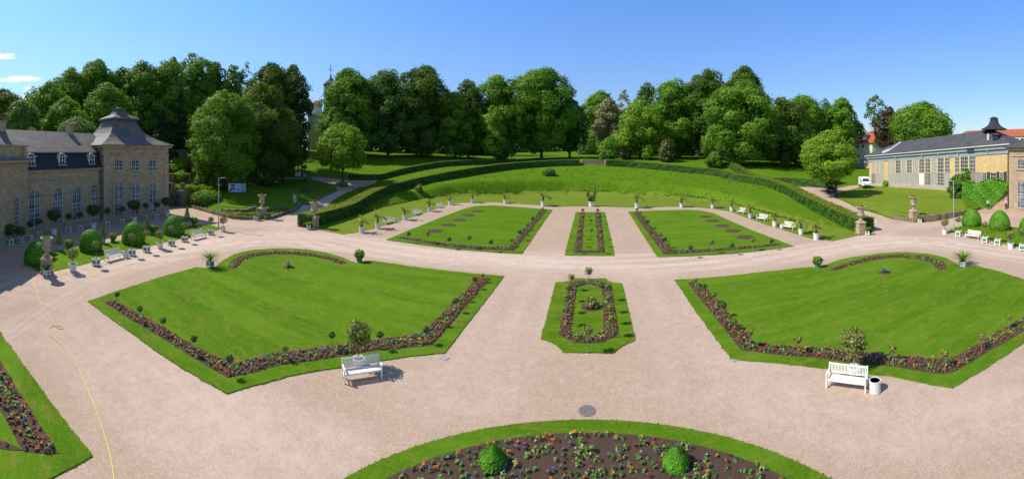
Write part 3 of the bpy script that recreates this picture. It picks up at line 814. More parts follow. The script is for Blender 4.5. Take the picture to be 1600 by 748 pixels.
# bare round flower patches waiting in the far lawns
for side, l in (('left', [(679.6, 361.2), (700.5, 352.2), (717.4, 344.2), (731.4, 336.7), (745.6, 330.4)]), ('right', [(1163.8, 371.5), (1144.7, 361.6), (1127.8, 353.4), (1113, 345.7), (1102, 339.3)])):
    for k, (u, v) in enumerate(l):
        p = P(u, v)
        bm = B(); prof = [(1.16, 0), (1.12, .085), (.6, .13), (0, .14)]
        lathe(bm, prof, 28)
        for vv in bm.verts: vv.co.x += random.uniform(-.03, .03); vv.co.y += random.uniform(-.03, .03)
        finish('soil_patch', bm, 'soil', label='bare round soil bed in the %s far lawn, %s from the camera side' % (side, ORD[k]), cat='flower bed', group='round soil beds in the far lawns', loc=(p.x, p.y, .03))

# small shrub standards planted in the borders
def make_standard(name, mat, ht, cr, n, seed, open_=0.0):
    root = empty(name, (0, 0, 0))
    bm = B(); tube(bm, [(0, 0, 0), (.01, 0, ht * .5), (0, .01, ht * .9)], [.022, .018, .014], 6)
    for a in range(5):
        t = a * 1.26; bar(bm, (0, 0, ht - cr * .9), (math.cos(t) * cr * .6, math.sin(t) * cr * .6, ht + cr * .2), .012)
    finish('trunk', bm, 'bark_pale', root)
    d = rnddir(n); rad = cr * RNG.uniform(.45 if open_ else .62, 1.08, n)
    lum = np.sin(d[:, 0] * 5 + seed) * np.sin(d[:, 1] * 6 + seed * 2) * .16
    p = d * (rad * (1 + lum))[:, None] * [1, 1, .82] + [0, 0, ht]
    leafmesh('crown', p, d + rnddir(n) * .5, cr * .30, mat, root, clump=np.clip(RNG.random(n) * .7 + .3 * d[:, 2], 0, 1))
    return root
STD = [make_standard('shrub_standard', 'leaf_potted', .82, .21, 170, 1), make_standard('shrub_standard', 'leaf_olive', .95, .24, 170, 4, 1), make_standard('shrub_standard', 'leaf_mid', .62, .19, 130, 7)]
used_std = set()
def std(u, v, k, zc, label, scale=1.0, group=None):
    p = P(u, v, zc)
    src = STD[k]
    if k in used_std: o = clone(src, (p.x, p.y, .06), random.uniform(0, 6), scale)
    else: used_std.add(k); o = src; o.location = (p.x, p.y, .06); o.scale = (scale,) * 3
    tag(o, label, 'small shrub', group)
def row(l, fmt, group, zc=.82, ks=(0, 2, 1, 0, 1), sc=1.0):
    n = 0
    for i, (u, v) in enumerate(l):
        k = ks[i % len(ks)]
        std(u, v, k, zc * (.95, 1.0, .8)[k], fmt % ORD[i], sc, group)
row([(183, 462), (218, 485), (255, 503), (303, 532), (359.5, 563), (446, 545), (518.4, 526), (594, 525.6), (666, 517.6)], 'lollipop shrub in the left lawn border, %s along from its left tip', 'small standards in the left lawn border', ks=(0, 0, 0, 0, 0, 2, 0, 0, 0))
row([(754, 430.5), (742, 438), (727.5, 459), (711.5, 472), (690, 495)], 'lollipop shrub in the left lawn border\'s inner arm, %s from its far tip', 'small standards in the left lawn border', ks=(2, 0, 2, 0, 2))
row([(1087.5, 438), (1101, 449), (1116, 461), (1131, 479), (1147.5, 503), (1171.5, 524)], 'lollipop shrub in the right lawn border\'s inner arm, %s from its far tip', 'small standards in the right lawn border', ks=(2, 0, 2, 0, 2, 1))
row([(1247, 533), (1395.5, 547.5), (1476.7, 555), (1533.5, 528), (1577, 497)], 'lollipop shrub in the right lawn\'s front border, %s from the left corner', 'small standards in the right lawn border', ks=(1, 1, 1, 1, 1), zc=.92)
row([(638.7, 366), (668.5, 367), (702, 374.6), (733, 373.5), (766.6, 379)], 'thin-stemmed shrub on the left far lawn\'s front border, %s from its left tip', 'standards of the left far lawn', zc=1.15, ks=(0, 1, 0, 1, 0), sc=1.35)
row([(799, 378), (812, 367), (818, 361.4), (823.7, 353.6), (832, 345), (841.4, 335), (848, 328)], 'dark shrub on the left far lawn\'s side border, %s from the near corner', 'standards of the left far lawn', zc=.8, ks=(2, 0, 2), sc=1.35)
row([(1206, 377.3), (1176, 377.3), (1143.6, 384), (1112.3, 381), (1079, 388)], 'thin-stemmed shrub on the right far lawn\'s front border, %s from its right tip', 'standards of the right far lawn', zc=1.15, ks=(0, 1, 0, 1, 0), sc=1.35)
row([(1044, 384.8), (1038.4, 378.8), (1032.8, 369.8), (1022.5, 358.6), (1012, 350), (1006.5, 341), (1001, 334)], 'dark shrub on the right far lawn\'s side border, %s from the near corner', 'standards of the right far lawn', zc=.8, ks=(2, 0, 2), sc=1.35)
row([(910.6, 330.5), (910.6, 341), (908.6, 352), (906.5, 363), (904.5, 374), (902, 386)], 'shrub in the left arm of the middle u-shaped border, %s from the back', 'shrubs in the middle border', zc=1.0, ks=(1, 1, 2), sc=1.3)
row([(934, 330.5), (936, 341), (937.4, 352), (938.6, 363), (939.6, 374), (940.4, 386)], 'shrub in the right arm of the middle u-shaped border, %s from the back', 'shrubs in the middle border', zc=1.0, ks=(1, 1, 2), sc=1.3)
row([(922.7, 347), (924, 362)], 'shrub on the grass inside the middle u-shaped border, %s from the back', 'shrubs in the middle border', zc=.9, ks=(2,), sc=1.5)
row([(893, 441), (889, 457), (886, 474), (884.5, 493)], 'pale green shrub on the axis bed\'s left side, %s from the back', 'shrubs of the axis bed', zc=.75, ks=(1,), sc=1.15)
row([(950.4, 456), (952.4, 474), (954, 491), (956.5, 509)], 'pale green shrub on the axis bed\'s right side, %s from the back', 'shrubs of the axis bed', zc=.75, ks=(1,), sc=1.15)
std(920.3, 430, 1, 1.15, 'round pale standard rose at the far tip of the axis bed', 1.5)
std(918.3, 514, 1, 1.35, 'tall thin standard rose at the near tip of the axis bed', 1.3)

# ------------------------------------------------------------------ hedges
def hedge(pts, w, h, label, ltop='leaf_hedge_top', side=1, leaf=.15, flat=False):
    """pts: base line nearest the camera (x, y); side: which way it widens"""
    pts = chaikin(pts, 2); pts = resample(pts, .8, closed=False)
    c = np.array(pts); n = len(c)
    t = np.gradient(c, axis=0); t /= np.linalg.norm(t, axis=1, keepdims=True)
    nr = np.stack([-t[:, 1], t[:, 0]], 1) * side
    zi = terrain(c); zo = terrain(c + nr * w)
    za = np.maximum(zi, zo * .5 + zi * .5)
    root = empty('hedge', (c[0, 0], c[0, 1], zi[0]), 0, label, 'hedge')
    o3 = np.array([c[0, 0], c[0, 1], zi[0]])
    bm = B(); m = .10
    prev = None
    for i in range(n):
        a = c[i] + nr[i] * m; b_ = c[i] + nr[i] * (w - m)
        zt = zi[i] + h - m
        q = [(a[0], a[1], zi[i] - .3), (a[0], a[1], zt), (b_[0], b_[1], zt), (b_[0], b_[1], min(zi[i], zo[i]) - .3)]
        cur = [bm.verts.new(np.array(x) - o3) for x in q]
        if prev:
            for k in range(3): bm.faces.new((prev[k], prev[k + 1], cur[k + 1], cur[k])).material_index = 1 if k == 1 else 0  # core top coloured as sunlit, its sides near-black as if shaded
        else: bm.faces.new(cur)
        prev = cur
    bm.faces.new(prev[::-1])
    finish('foliage_core', bm, ['core_dark', 'hedge_core_lit'], root)  # solid filling behind the leaf faces
    L = np.concatenate([[0], np.cumsum(np.linalg.norm(np.diff(c, axis=0), axis=1))]); LT = L[-1]
    def at(s): return np.stack([np.interp(s, L, c[:, 0]), np.interp(s, L, c[:, 1])], 1), np.stack([np.interp(s, L, nr[:, 0]), np.interp(s, L, nr[:, 1])], 1), np.interp(s, L, zi)
    PT, NN, MI, CL = [], [], [], []
    def wob(s, a): return .5 + .25 * np.sin(s * 1.7 + a) + .25 * np.sin(s * .61 + 2 * a)
    k = 1.5 / leaf ** 2
    ns = int(LT * h * k)
    s = RNG.uniform(0, LT, ns); p, q, z0 = at(s); hh = RNG.uniform(-.02, h, ns)
    bulge = RNG.uniform(-.08, .07, ns) + .05 * np.sin(s * 2.3 + hh * 3)
    PT.append(np.column_stack([p - q * bulge[:, None], z0 + hh])); NN.append(np.column_stack([-q, np.full(ns, .25)]) + rnddir(ns) * .45); MI.append(np.zeros(ns)); CL.append(np.clip(wob(s, hh * 2) * RNG.uniform(.5, 1.2, ns), 0, 1))
    ns = int(LT * w * k * 1.1)
    s = RNG.uniform(0, LT, ns); p, q, z0 = at(s); ww = RNG.uniform(0, w, ns)
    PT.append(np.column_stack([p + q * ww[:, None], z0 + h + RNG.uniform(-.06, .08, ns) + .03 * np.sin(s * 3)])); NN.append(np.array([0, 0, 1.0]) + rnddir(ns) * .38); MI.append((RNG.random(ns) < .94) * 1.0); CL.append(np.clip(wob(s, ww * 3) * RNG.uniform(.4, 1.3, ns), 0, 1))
    ns = int(LT * h * k * .5)
    s = RNG.uniform(0, LT, ns); p, q, z0 = at(s); hh = RNG.uniform(0, h, ns)
    PT.append(np.column_stack([p + q * (w + RNG.uniform(-.08, .06, ns))[:, None], z0 + hh])); NN.append(np.column_stack([q, np.full(ns, .25)]) + rnddir(ns) * .65); MI.append(np.zeros(ns)); CL.append(RNG.random(ns))
    for e in (0.0, LT):
        ns = int(w * h * k * 1.3)
        p, q, z0 = at(np.full(ns, e)); ww = RNG.uniform(0, w, ns)
        sg = -1 if e == 0 else 1
        tt = t[0] if e == 0 else t[-1]
        PT.append(np.column_stack([p + q * ww[:, None] + tt * sg * RNG.uniform(-.05, .1, (ns, 1)), z0 + RNG.uniform(0, h, ns)])); NN.append(np.tile([tt[0] * sg, tt[1] * sg, .2], (ns, 1)) + rnddir(ns) * .6); MI.append(np.zeros(ns)); CL.append(RNG.random(ns))
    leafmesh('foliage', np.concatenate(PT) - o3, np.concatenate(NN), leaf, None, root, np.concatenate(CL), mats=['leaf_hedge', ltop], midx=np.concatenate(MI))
    return root
HL = [tuple(P(*q).xy) for q in HEDGE_L]; HR = [tuple(P(*q).xy) for q in HEDGE_R]
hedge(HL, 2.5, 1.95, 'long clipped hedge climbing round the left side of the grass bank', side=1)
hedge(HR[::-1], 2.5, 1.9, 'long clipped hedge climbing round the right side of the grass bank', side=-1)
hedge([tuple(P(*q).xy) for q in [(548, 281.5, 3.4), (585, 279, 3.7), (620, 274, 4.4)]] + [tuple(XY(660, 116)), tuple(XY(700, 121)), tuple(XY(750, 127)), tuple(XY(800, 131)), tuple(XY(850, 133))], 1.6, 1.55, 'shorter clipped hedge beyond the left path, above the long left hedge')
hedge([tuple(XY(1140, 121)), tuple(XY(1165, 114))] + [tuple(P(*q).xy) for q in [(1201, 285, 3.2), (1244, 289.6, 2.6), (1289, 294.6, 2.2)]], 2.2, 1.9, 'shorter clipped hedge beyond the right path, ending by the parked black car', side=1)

# ------------------------------------------------------------------ benches, bins
def make_bench():
    root = empty('garden_bench', (0, 0, 0))
    w = 1.9
    bm = B()
    for i in range(6): box(bm, 0, -.22 + i * .085, .43 - i * .004, w - .10, .066, .022)
    box(bm, 0, -.27, .40, w - .1, .03, .07); box(bm, 0, .22, .38, w - .1, .03, .06)
    for x in (-.5, .5): box(bm, x, -.02, .395, .05, .46, .04)
    finish('seat', bm, 'white_paint', root)
    bm = B()
    tilt = Matrix.Rotation(-.2, 3, 'X')
    def bb(x, zl, sx, sz, sy=.022):
        c = tilt @ Vector((x, 0, zl)); box(bm, c.x, .235 + c.y, .42 + c.z, sx, sy, sz, tilt)
    bb(0, .46, w, .075, .04); bb(0, .10, w - .12, .05, .032)
    n = 24
    for i in range(n): bb(-w / 2 + .12 + (w - .24) * i / (n - 1), .28, .036, .33)
    finish('backrest', bm, 'white_paint', root)
    for s in (-1, 1):
        x = s * (w / 2 - .035)
        bm = B(); box(bm, x, -.05, .655, .075, .56, .03); finish('armrest', bm, 'white_paint', root)
        bm = B(); box(bm, x, -.02, .30, .04, .44, .045); finish('stretcher', bm, 'white_paint', root)
        bm = B(); box(bm, x, -.27, .32, .06, .06, .64); finish('leg', bm, 'white_paint', root)
        bm = B(); bar(bm, (x, .24, 0), (x, .23, .42), .06); bar(bm, (x, .23, .40), (x, .33, .93), .06, .05); finish('leg', bm, 'white_paint', root)
    return root
bench0 = make_bench(); used_b = []
def bench(a, b_, label, group=None, sc=1.0, g=False):
    pa, pb = (G(*a), G(*b_)) if g else (P(*a), P(*b_))
    d = (pb - pa); d.z = 0; rz_ = math.atan2(d.y, d.x)
    c = (pa + pb) / 2; n = Vector((-math.sin(rz_), math.cos(rz_), 0)) * .27 * sc
    loc = c + n; loc.z = .035 if not g else tz(loc.x, loc.y) + .05
    if not used_b: o = bench0; o.location = loc; o.rotation_euler = (0, 0, rz_); o.scale = (sc,) * 3; used_b.append(1)
    else: o = clone(bench0, loc, rz_, sc)
    tag(o, label, 'bench', group)
bench((539.7, 600.7), (595.2, 592.2), 'white slatted bench with its clipped tree behind, in front of the left lawn', 'white garden benches')
bench((1291.5, 607.5), (1351.8, 615.8), 'white slatted bench next to a white bin, in front of the right lawn', 'white garden benches')
WB = 'white garden benches'
bench((168.5, 410.5), (194, 404), 'white bench beside a bin in the tub row by the left building, nearest the camera', WB, 1.12)
bench((302, 376.5), (323.5, 371), 'white bench in the tub row nearest the left lamp post', WB, 1.18)
bench((1507.6, 372.2), (1529, 375.5), 'white bench in the tub row by the right lamp post and clipped domes', WB, 1.08)
bench((601.9, 351.5), (615.5, 348.2), 'white bench on the left palm walk, nearest the camera, with a bin beside it', WB, 1.1)
bench((647.5, 337.5), (659, 334.7), 'white bench between two palms in the middle of the left palm walk', WB, 1.1)
bench((684.5, 326), (694.5, 323.7), 'white bench farthest back on the left palm walk', WB, 1.1)
bench((1151, 333.0), (1162.5, 335.8), 'white bench farthest back on the right palm walk', WB, 1.1)
bench((1182, 344), (1195, 346.8), 'white bench between two palms in the middle of the right palm walk', WB, 1.1)
bench((1223, 357.8), (1237, 360.2), 'white bench on the right palm walk, nearest the camera, with a bin beside it', WB, 1.1)

def make_bin():
    root = empty('litter_bin', (0, 0, 0))
    bm = B()
    n = 26
    for i in range(n):
        a = 2 * PI * i / n
        m = Matrix.Rotation(a, 3, 'Z')
        c = m @ Vector((.25, 0, 0)); box(bm, c.x, c.y, .36, .016, .052, .66, m)
    lathe(bm, [(.272, .66), (.272, .70), (.235, .70), (.235, .66)], 26)
    lathe(bm, [(.262, .04), (.262, .08)], 26)
    finish('slats', bm, 'white_tub', root)
    bm = B(); lathe(bm, [(.235, .05), (.235, .63), (.20, .62), (0, .61)], 22)
    finish('liner', bm, 'box_grey', root)
    return root
bin0 = make_bin(); used_n = []
def bin_(u, v, label, sc=1.0):
    p = P(u, v); loc = (p.x, p.y, .035)
    if not used_n: o = bin0; o.location = loc; o.scale = (sc,) * 3; used_n.append(1)
    else: o = clone(bin0, loc, random.uniform(0, 1), sc)
    o.scale = (sc, sc, sc * .8)
    tag(o, label, 'litter bin', 'white slatted litter bins')
bin_(1367.2, 613.5, 'white slatted round litter bin beside the bench of the right lawn')
bin_(196.8, 402.5, 'white slatted litter bin between bench and tubs by the left building', 1.1)
bin_(618, 347.5, 'small white litter bin beside the nearest bench of the left palm walk', 1.05)
bin_(1221.5, 357.2, 'small white litter bin beside the nearest bench of the right palm walk', 1.05)

# ------------------------------------------------------------------ planters
def round_pot(root, r=.38, h=.68, mat='white_tub'):
    bm = B()
    lathe(bm, [(r * .80, 0), (r * .92, h * .86), (r * 1.04, h * .86), (r * 1.06, h), (r * .94, h), (r * .92, h * .9), (0, h * .9)], 22)
    finish('pot', bm, mat, root, smooth=False)
    bm = B(); lathe(bm, [(r * .9, h * .90), (r * .5, h * .95), (0, h * .96)], 16); finish('soil', bm, 'soil', root)
def crate(root, s=.6, h=.62):
    bm = B()
    for sx in (-1, 1):
        for sy in (-1, 1):
            x, y = sx * (s / 2 - .04), sy * (s / 2 - .04)
            box(bm, x, y, h / 2, .08, .08, h); lathe(bm, [(.03, 0), (.05, .04), (.03, .08), (0, .09)], 8, (x, y, h))
    for z in (.15, h - .05):
        for sx in (-1, 1): box(bm, sx * (s / 2 - .045), 0, z, .05, s - .16, .085); box(bm, 0, sx * (s / 2 - .045), z, s - .16, .05, .085)
    finish('frame', bm, 'white_paint', root)
    for a in range(4):
        m = Matrix.Rotation(a * PI / 2, 3, 'Z')
        bm = B(); c = m @ Vector((s / 2 - .06, 0, 0)); box(bm, c.x, c.y, h / 2 + .03, .02, s - .16, h - .26, m)
        finish('panel', bm, 'green_panel', root)
    bm = B(); box(bm, 0, 0, h - .09, s - .12, s - .12, .04); finish('soil', bm, 'soil', root)
def ball_crown(root, z, r, n, mat, leaf=.12, sq=.85, holes=.12, seed=0, name='crown'):
    d = rnddir(n)
    lum = 1 + holes * np.sin(d[:, 0] * 4 + seed) * np.cos(d[:, 1] * 5 + seed) + holes * .6 * np.sin(d[:, 2] * 9 + seed * 3)
    p = d * (r * RNG.uniform(.68, 1.04, n) * lum)[:, None] * [1, 1, sq] + [0, 0, z]
    return leafmesh(name, p, d + rnddir(n) * .6, leaf, mat, root, clump=np.clip(.5 + .35 * d[:, 2] + RNG.normal(0, .2, n), 0, 1))
def stem(root, z0, z1, r=.03, branch=0.0, mat='bark_pale', seed=0):
    bm = B(); rn = random.Random(seed)
    tube(bm, [(0, 0, z0), (rn.uniform(-.03, .03), 0, (z0 + z1) / 2), (0, rn.uniform(-.03, .03), z1)], [r, r * .85, r * .6], 7)
    if branch:
        for a in range(7):
            t = a * .9 + seed; tube(bm, [(0, 0, z1 - branch * .7), (math.cos(t) * branch * .5, math.sin(t) * branch * .5, z1 - branch * .1), (math.cos(t) * branch * .85, math.sin(t) * branch * .85, z1 + branch * .45)], [r * .5, r * .35, r * .15], 5)
    finish('trunk', bm, mat, root)
def p_box_standard():
    r = empty('boxed_standard', (0, 0, 0)); crate(r); stem(r, .5, 1.85, .022, .22); ball_crown(r, 2.0, .38, 420, 'leaf_olive', .085, .82, seed=2); return r
def p_round_bush():
    r = empty('potted_tree', (0, 0, 0)); round_pot(r, .38, .68); stem(r, .6, 1.25, .035, .4); ball_crown(r, 1.62, .56, 520, 'leaf_olive', .10, .84, .2, 5); return r
def p_big_laurel():
    r = empty('potted_laurel', (0, 0, 0)); round_pot(r, .48, .85); stem(r, .8, 2.1, .045, .6); ball_crown(r, 2.75, 1.05, 1400, 'leaf_potted', .13, .72, .14, 3); return r
def p_small_laurel():
    r = empty('potted_laurel', (0, 0, 0)); crate(r, .62, .66); stem(r, .5, 1.9, .03, .3); ball_crown(r, 2.3, .52, 520, 'leaf_potted', .11, .85, .1, 8); return r
def p_low_laurel():
    r = empty('potted_laurel', (0, 0, 0)); crate(r, .75, .7); stem(r, .5, 1.2, .04, .4); ball_crown(r, 1.7, .72, 800, 'leaf_potted', .12, .85, .15, 9); return r
def p_cone():
    r = empty('potted_cone', (0, 0, 0)); round_pot(r, .36, .55, 'box_grey'); stem(r, .5, 1.6, .03)
    n = 900; z = RNG.random(n) ** 1.3; a = RNG.uniform(0, 2 * PI, n); rad = (.40 * (1 - z) + .05) * RNG.uniform(.72, 1.08, n) * (1 + .16 * np.sin(z * 26))
    p = np.column_stack([np.cos(a) * rad, np.sin(a) * rad, .62 + z * 1.7])
    leafmesh('crown', p, np.column_stack([np.cos(a), np.sin(a), np.full(n, .3)]) + rnddir(n) * .6, .085, 'leaf_olive', r); return r
def p_shrub(pot, mat='leaf_bright'):
    r = empty('potted_shrub', (0, 0, 0)); round_pot(r, .30, .38, pot); ball_crown(r, .68, .46, 420, mat, .13, .75, .15, 11, 'foliage'); return r
def p_fern():
    r = empty('potted_fern', (0, 0, 0)); crate(r, .42, .42)
    P_, N_ = [], []
    for k in range(22):
        a = k * 2.4; L = random.uniform(.35, .55); up = random.uniform(.2, .6)
        for q in np.linspace(.1, 1, 9):
            P_.append((math.cos(a) * L * q, math.sin(a) * L * q, .40 + up * math.sin(q * 2.2) * .75)); N_.append((-math.cos(a) * .4, -math.sin(a) * .4, 1))
    P_ = np.array(P_) + RNG.normal(0, .02, (len(P_), 3))
    leafmesh('fronds', P_, np.array(N_) + rnddir(len(P_)) * .4, .10, 'leaf_bright', r); return r
PROTO = {}; MK = dict(box_std=p_box_standard, bush=p_round_bush, big=p_big_laurel, small=p_small_laurel, low=p_low_laurel, cone=p_cone,
                      shrub=lambda: p_shrub('green_panel'), shrub_t=lambda: p_shrub('terracotta', 'leaf_box'), fern=p_fern)
def place(kind, u, v, label, cat, group=None, sc=1.0, rz_=None, z=.035):
    p = P(u, v); loc = (p.x, p.y, z)
    rz_ = random.uniform(0, 6) if rz_ is None else rz_
    if kind not in PROTO: PROTO[kind] = o = MK[kind](); o.location = loc; o.rotation_euler = (0, 0, rz_); o.scale = (sc,) * 3
    else: o = clone(PROTO[kind], loc, rz_, sc)
    return tag(o, label, cat, group)
GT = 'potted plants lining the garden side of the left building'
fmt = 'small round-headed tree, white and green box, %s'
for u, v, t in ((150, 415, 'left of the bench near the urn'), (206, 399.5, 'just right of the nearest bin'), (229, 394, 'second right of the bin'), (268, 384, 'right of the round tub'),
                (288.5, 378, 'left of the farther bench'), (329.5, 367, 'between the farther bench and the lamp post')):
    place('box_std', u, v, fmt % t, 'potted tree', GT, 1.02, .55)
place('bush', 113.7, 423.6, 'bushy little tree in a round white tub on the grass edge, nearest the left urn', 'potted tree', GT)
place('bush', 250, 388.5, 'bushy little tree in a round white tub between the two left benches', 'potted tree', GT)
place('bush', 348.6, 362, 'bushy little tree in a round white tub right of the left lamp post', 'potted tree', GT)
for u, v, t in ((92, 391.5, 'left of the big dome, nearest the left urn'), (160.5, 380.5, 'behind the gap between the second and third domes'), (229.6, 366, 'behind the third and fourth domes'), (292.4, 354, 'behind and right of the farthest dome')):
    place('cone', u, v, 'slim cone-shaped topiary in a grey tub %s' % t, 'topiary', 'cone topiaries behind the domes', 1.06 if u < 280 else 1.3)
for u, v, k, t in ((108, 390, 'shrub', 'bright leafy shrub in a green pot right of the nearest cone topiary'), (176.5, 378.5, 'shrub', 'bright leafy shrub in a green pot left of the third dome'),
                   (240, 367, 'shrub', 'bright leafy shrub between the third and fourth domes'), (303.5, 353, 'shrub_t', 'leafy shrub in a terracotta pot on the far side of the left grass strip')):
    place(k, u, v, t, 'potted shrub', 'potted shrubs behind the domes', 1.25 if u > 230 else 1.1)
place('fern', 73, 431, 'green fern in a small white box at the foot of the near left urn', 'potted fern', 'ferns at the urns', 1.15)
place('fern', 400, 344.3, 'green fern in a white pot by the urn in front of the banner lawn', 'potted fern', 'ferns at the urns', 1.5)
place('fern', 482.3, 358.5, 'green fern in a small pot beside the urn at the left hedge end', 'potted fern', 'ferns at the urns', 1.25)
place('fern', 1355.3, 368, 'green fern in a small pot beside the urn at the right hedge end', 'potted fern', 'ferns at the urns', 1.25)
place('fern', 1437.5, 348, 'green fern in a white pot by the urn at the right stone wall', 'potted fern', 'ferns at the urns', 1.25)
FB = 'potted laurels along the shaded left facade'
for u, v, k, t, s in ((14, 384, 'low', 'low laurel in a white box, leftmost against the shaded building', 1.1), (32, 379.5, 'low', 'low laurel in a white box, second from the left against the shaded building', .85),
                   (47, 374.5, 'small', 'laurel ball on a stem below the narrow leftmost window', .85), (61, 369, 'small', 'laurel ball on a stem beside the first wide window of the wing', .85), (84, 366.5, 'big', 'large laurel in a round white tub below the second wing window', .95),
                   (107.7, 363, 'small', 'slim laurel in a white box between the second and third wing windows', .95), (124.8, 359.5, 'small', 'slim laurel in a white box right of the third wing window', .95), (146, 357.5, 'big', 'large laurel in a round white tub by the rightmost wing window', 1.0),
                   (168, 353.5, 'small', 'slim laurel in a white box at the near corner of the tower', 1.0), (190.7, 350, 'small', 'slim laurel in a white box under the left tower window', 1.0), (209.6, 347.5, 'big', 'large laurel in a round white tub before the middle tower window', 1.0),
                   (228, 343, 'small', 'slim laurel in a white box right of the middle tower window', 1.0), (244.7, 341, 'small', 'slim laurel in a white box under the right tower window', 1.0), (261.3, 338, 'big', 'large laurel in a round white tub at the far corner of the tower', .95)):
    place(k, u, v, t, 'potted laurel', FB, s)
GRP = 'potted plants lining the garden side of the right building'
place('bush', 1476, 366, 'bushy little tree in a round white tub left of the right lamp post', 'potted tree', GRP)
place('box_std', 1497.7, 369.8, 'thin round-headed tree in a white and green box left of the right bench', 'potted tree', GRP, 1.1, .3)
place('box_std', 1539, 379.6, 'thin round-headed tree in a white and green box just right of the right bench', 'potted tree', GRP, 1.1, .3)
place('box_std', 1559, 383.5, 'thin round-headed tree in a white and green box before the larger right dome', 'potted tree', GRP, 1.1, .3)
place('bush', 1579, 389, 'bushy little tree in a round white tub at the right edge', 'potted tree', GRP)
place('box_std', 1597.5, 392, 'round-headed tree in a white and green box cut by the right edge', 'potted tree', GRP, 1.1, .3)

# clipped domes
def dome(u, vb, dia, ht, label):
    p = P(u, vb); rad = dia / 2
    c = Vector((math.sin((u - U0) / F), math.cos((u - U0) / F), 0)) * rad * .92
    root = empty('topiary_dome', (p.x + c.x, p.y + c.y, .04), 0, label, 'topiary', 'clipped box domes')
    def prof(t): return rad * min(1, max(0.0, 1 - (max(0, t - .18) / .82) ** 2.0) ** .5 * (.90 + .10 * min(1, t / .18))), t * ht
    bm = B(); lathe(bm, [(prof(t)[0] * .94, prof(t)[1] * .97) for t in np.linspace(0, 1, 12)], 28)
    finish('foliage_core', bm, 'core_dark', root)  # solid dark core under the leaf faces
    n = int(4200 * dia * dia / 6)
    t = RNG.random(n) ** .85; a = RNG.uniform(0, 2 * PI, n)
    rp = np.array([prof(x)[0] for x in t]); j = RNG.normal(0, .014, n)
    pts = np.column_stack([np.cos(a) * (rp + j), np.sin(a) * (rp + j), t * ht + j])
    e = 1e-3; dr = np.array([(prof(min(1, x + e))[0] - prof(max(0, x - e))[0]) for x in t]) / (2 * e)
    nm = np.column_stack([np.cos(a) * ht, np.sin(a) * ht, -dr]); nm /= np.linalg.norm(nm, axis=1, keepdims=True)
    m = int(n * .25); ra = np.sqrt(RNG.random(m)) * rad * .5; aa = RNG.uniform(0, 2 * PI, m)
    tt = .18 + .82 * np.sqrt(np.clip(1 - (ra / rad) ** 2, 0, 1))
    pts = np.concatenate([pts, np.column_stack([np.cos(aa) * ra, np.sin(aa) * ra, tt * ht])]); nm = np.concatenate([nm, np.column_stack([np.cos(aa) * ra * .6, np.sin(aa) * ra * .6, np.ones(m)])])
    k = len(pts)
    cl = .5 + .25 * np.sin(pts[:, 0] * 4 + pts[:, 2] * 2) + RNG.normal(0, .18, k)
    leafmesh('foliage', pts, nm + rnddir(k) * .34, .085, 'leaf_box', root, np.clip(cl, 0, 1))
dome(57, 418, 2.5, 2.15, 'clipped green dome right behind the near left urn')
dome(141.5, 396.5, 2.65, 2.35, 'clipped green dome behind the bench, second from the near left urn')
dome(208.5, 385, 2.85, 2.55, 'large clipped green dome in the middle of the left grass strip')
dome(272.5, 370.5, 2.9, 2.6, 'clipped green dome farthest along the left grass strip')
dome(1518, 356, 3.0, 2.55, 'clipped green dome behind the right bench')
dome(1562, 363, 3.05, 2.75, 'larger clipped green dome behind the boxed trees on the right')
dome(1609, 371, 3.0, 2.6, 'clipped green dome cut by the right edge')

# two clipped cones in the round bed
for u, vb, w, ht, t in ((765, 743, .94, .64, 'left'), (1061, 746, .90, .66, 'right')):
    p = P(u, vb)
    root = empty('topiary_cone', (p.x, p.y + .42, .09), 0, 'squat clipped cone bush on the %s side of the big round bed' % t, 'topiary', 'cone bushes in the round bed')
    bm = B(); lathe(bm, [(w * .42, 0), (w * .44, .3 * ht), (w * .30, .65 * ht), (w * .1, ht * .9), (0, ht * .93)], 20); finish('foliage_core', bm, 'core_dark', root)  # solid dark core beneath the cone's leaves
    n = 4200; z = RNG.random(n); a = RNG.uniform(0, 2 * PI, n)
    rp = w * .5 * np.interp(z, [0, .1, .3, .6, .9, 1], [.90, 1.0, .95, .70, .30, .05]) * (1 + .05 * np.sin(a * 4 + z * 9) + RNG.normal(0, .035, n))
    pts = np.column_stack([np.cos(a) * rp, np.sin(a) * rp, z * ht])
    leafmesh('foliage', pts, np.column_stack([np.cos(a), np.sin(a), np.full(n, .45)]) + rnddir(n) * .55, .045, 'leaf_box', root, np.clip(.5 + .3 * np.sin(a * 3) + RNG.normal(0, .2, n), 0, 1))

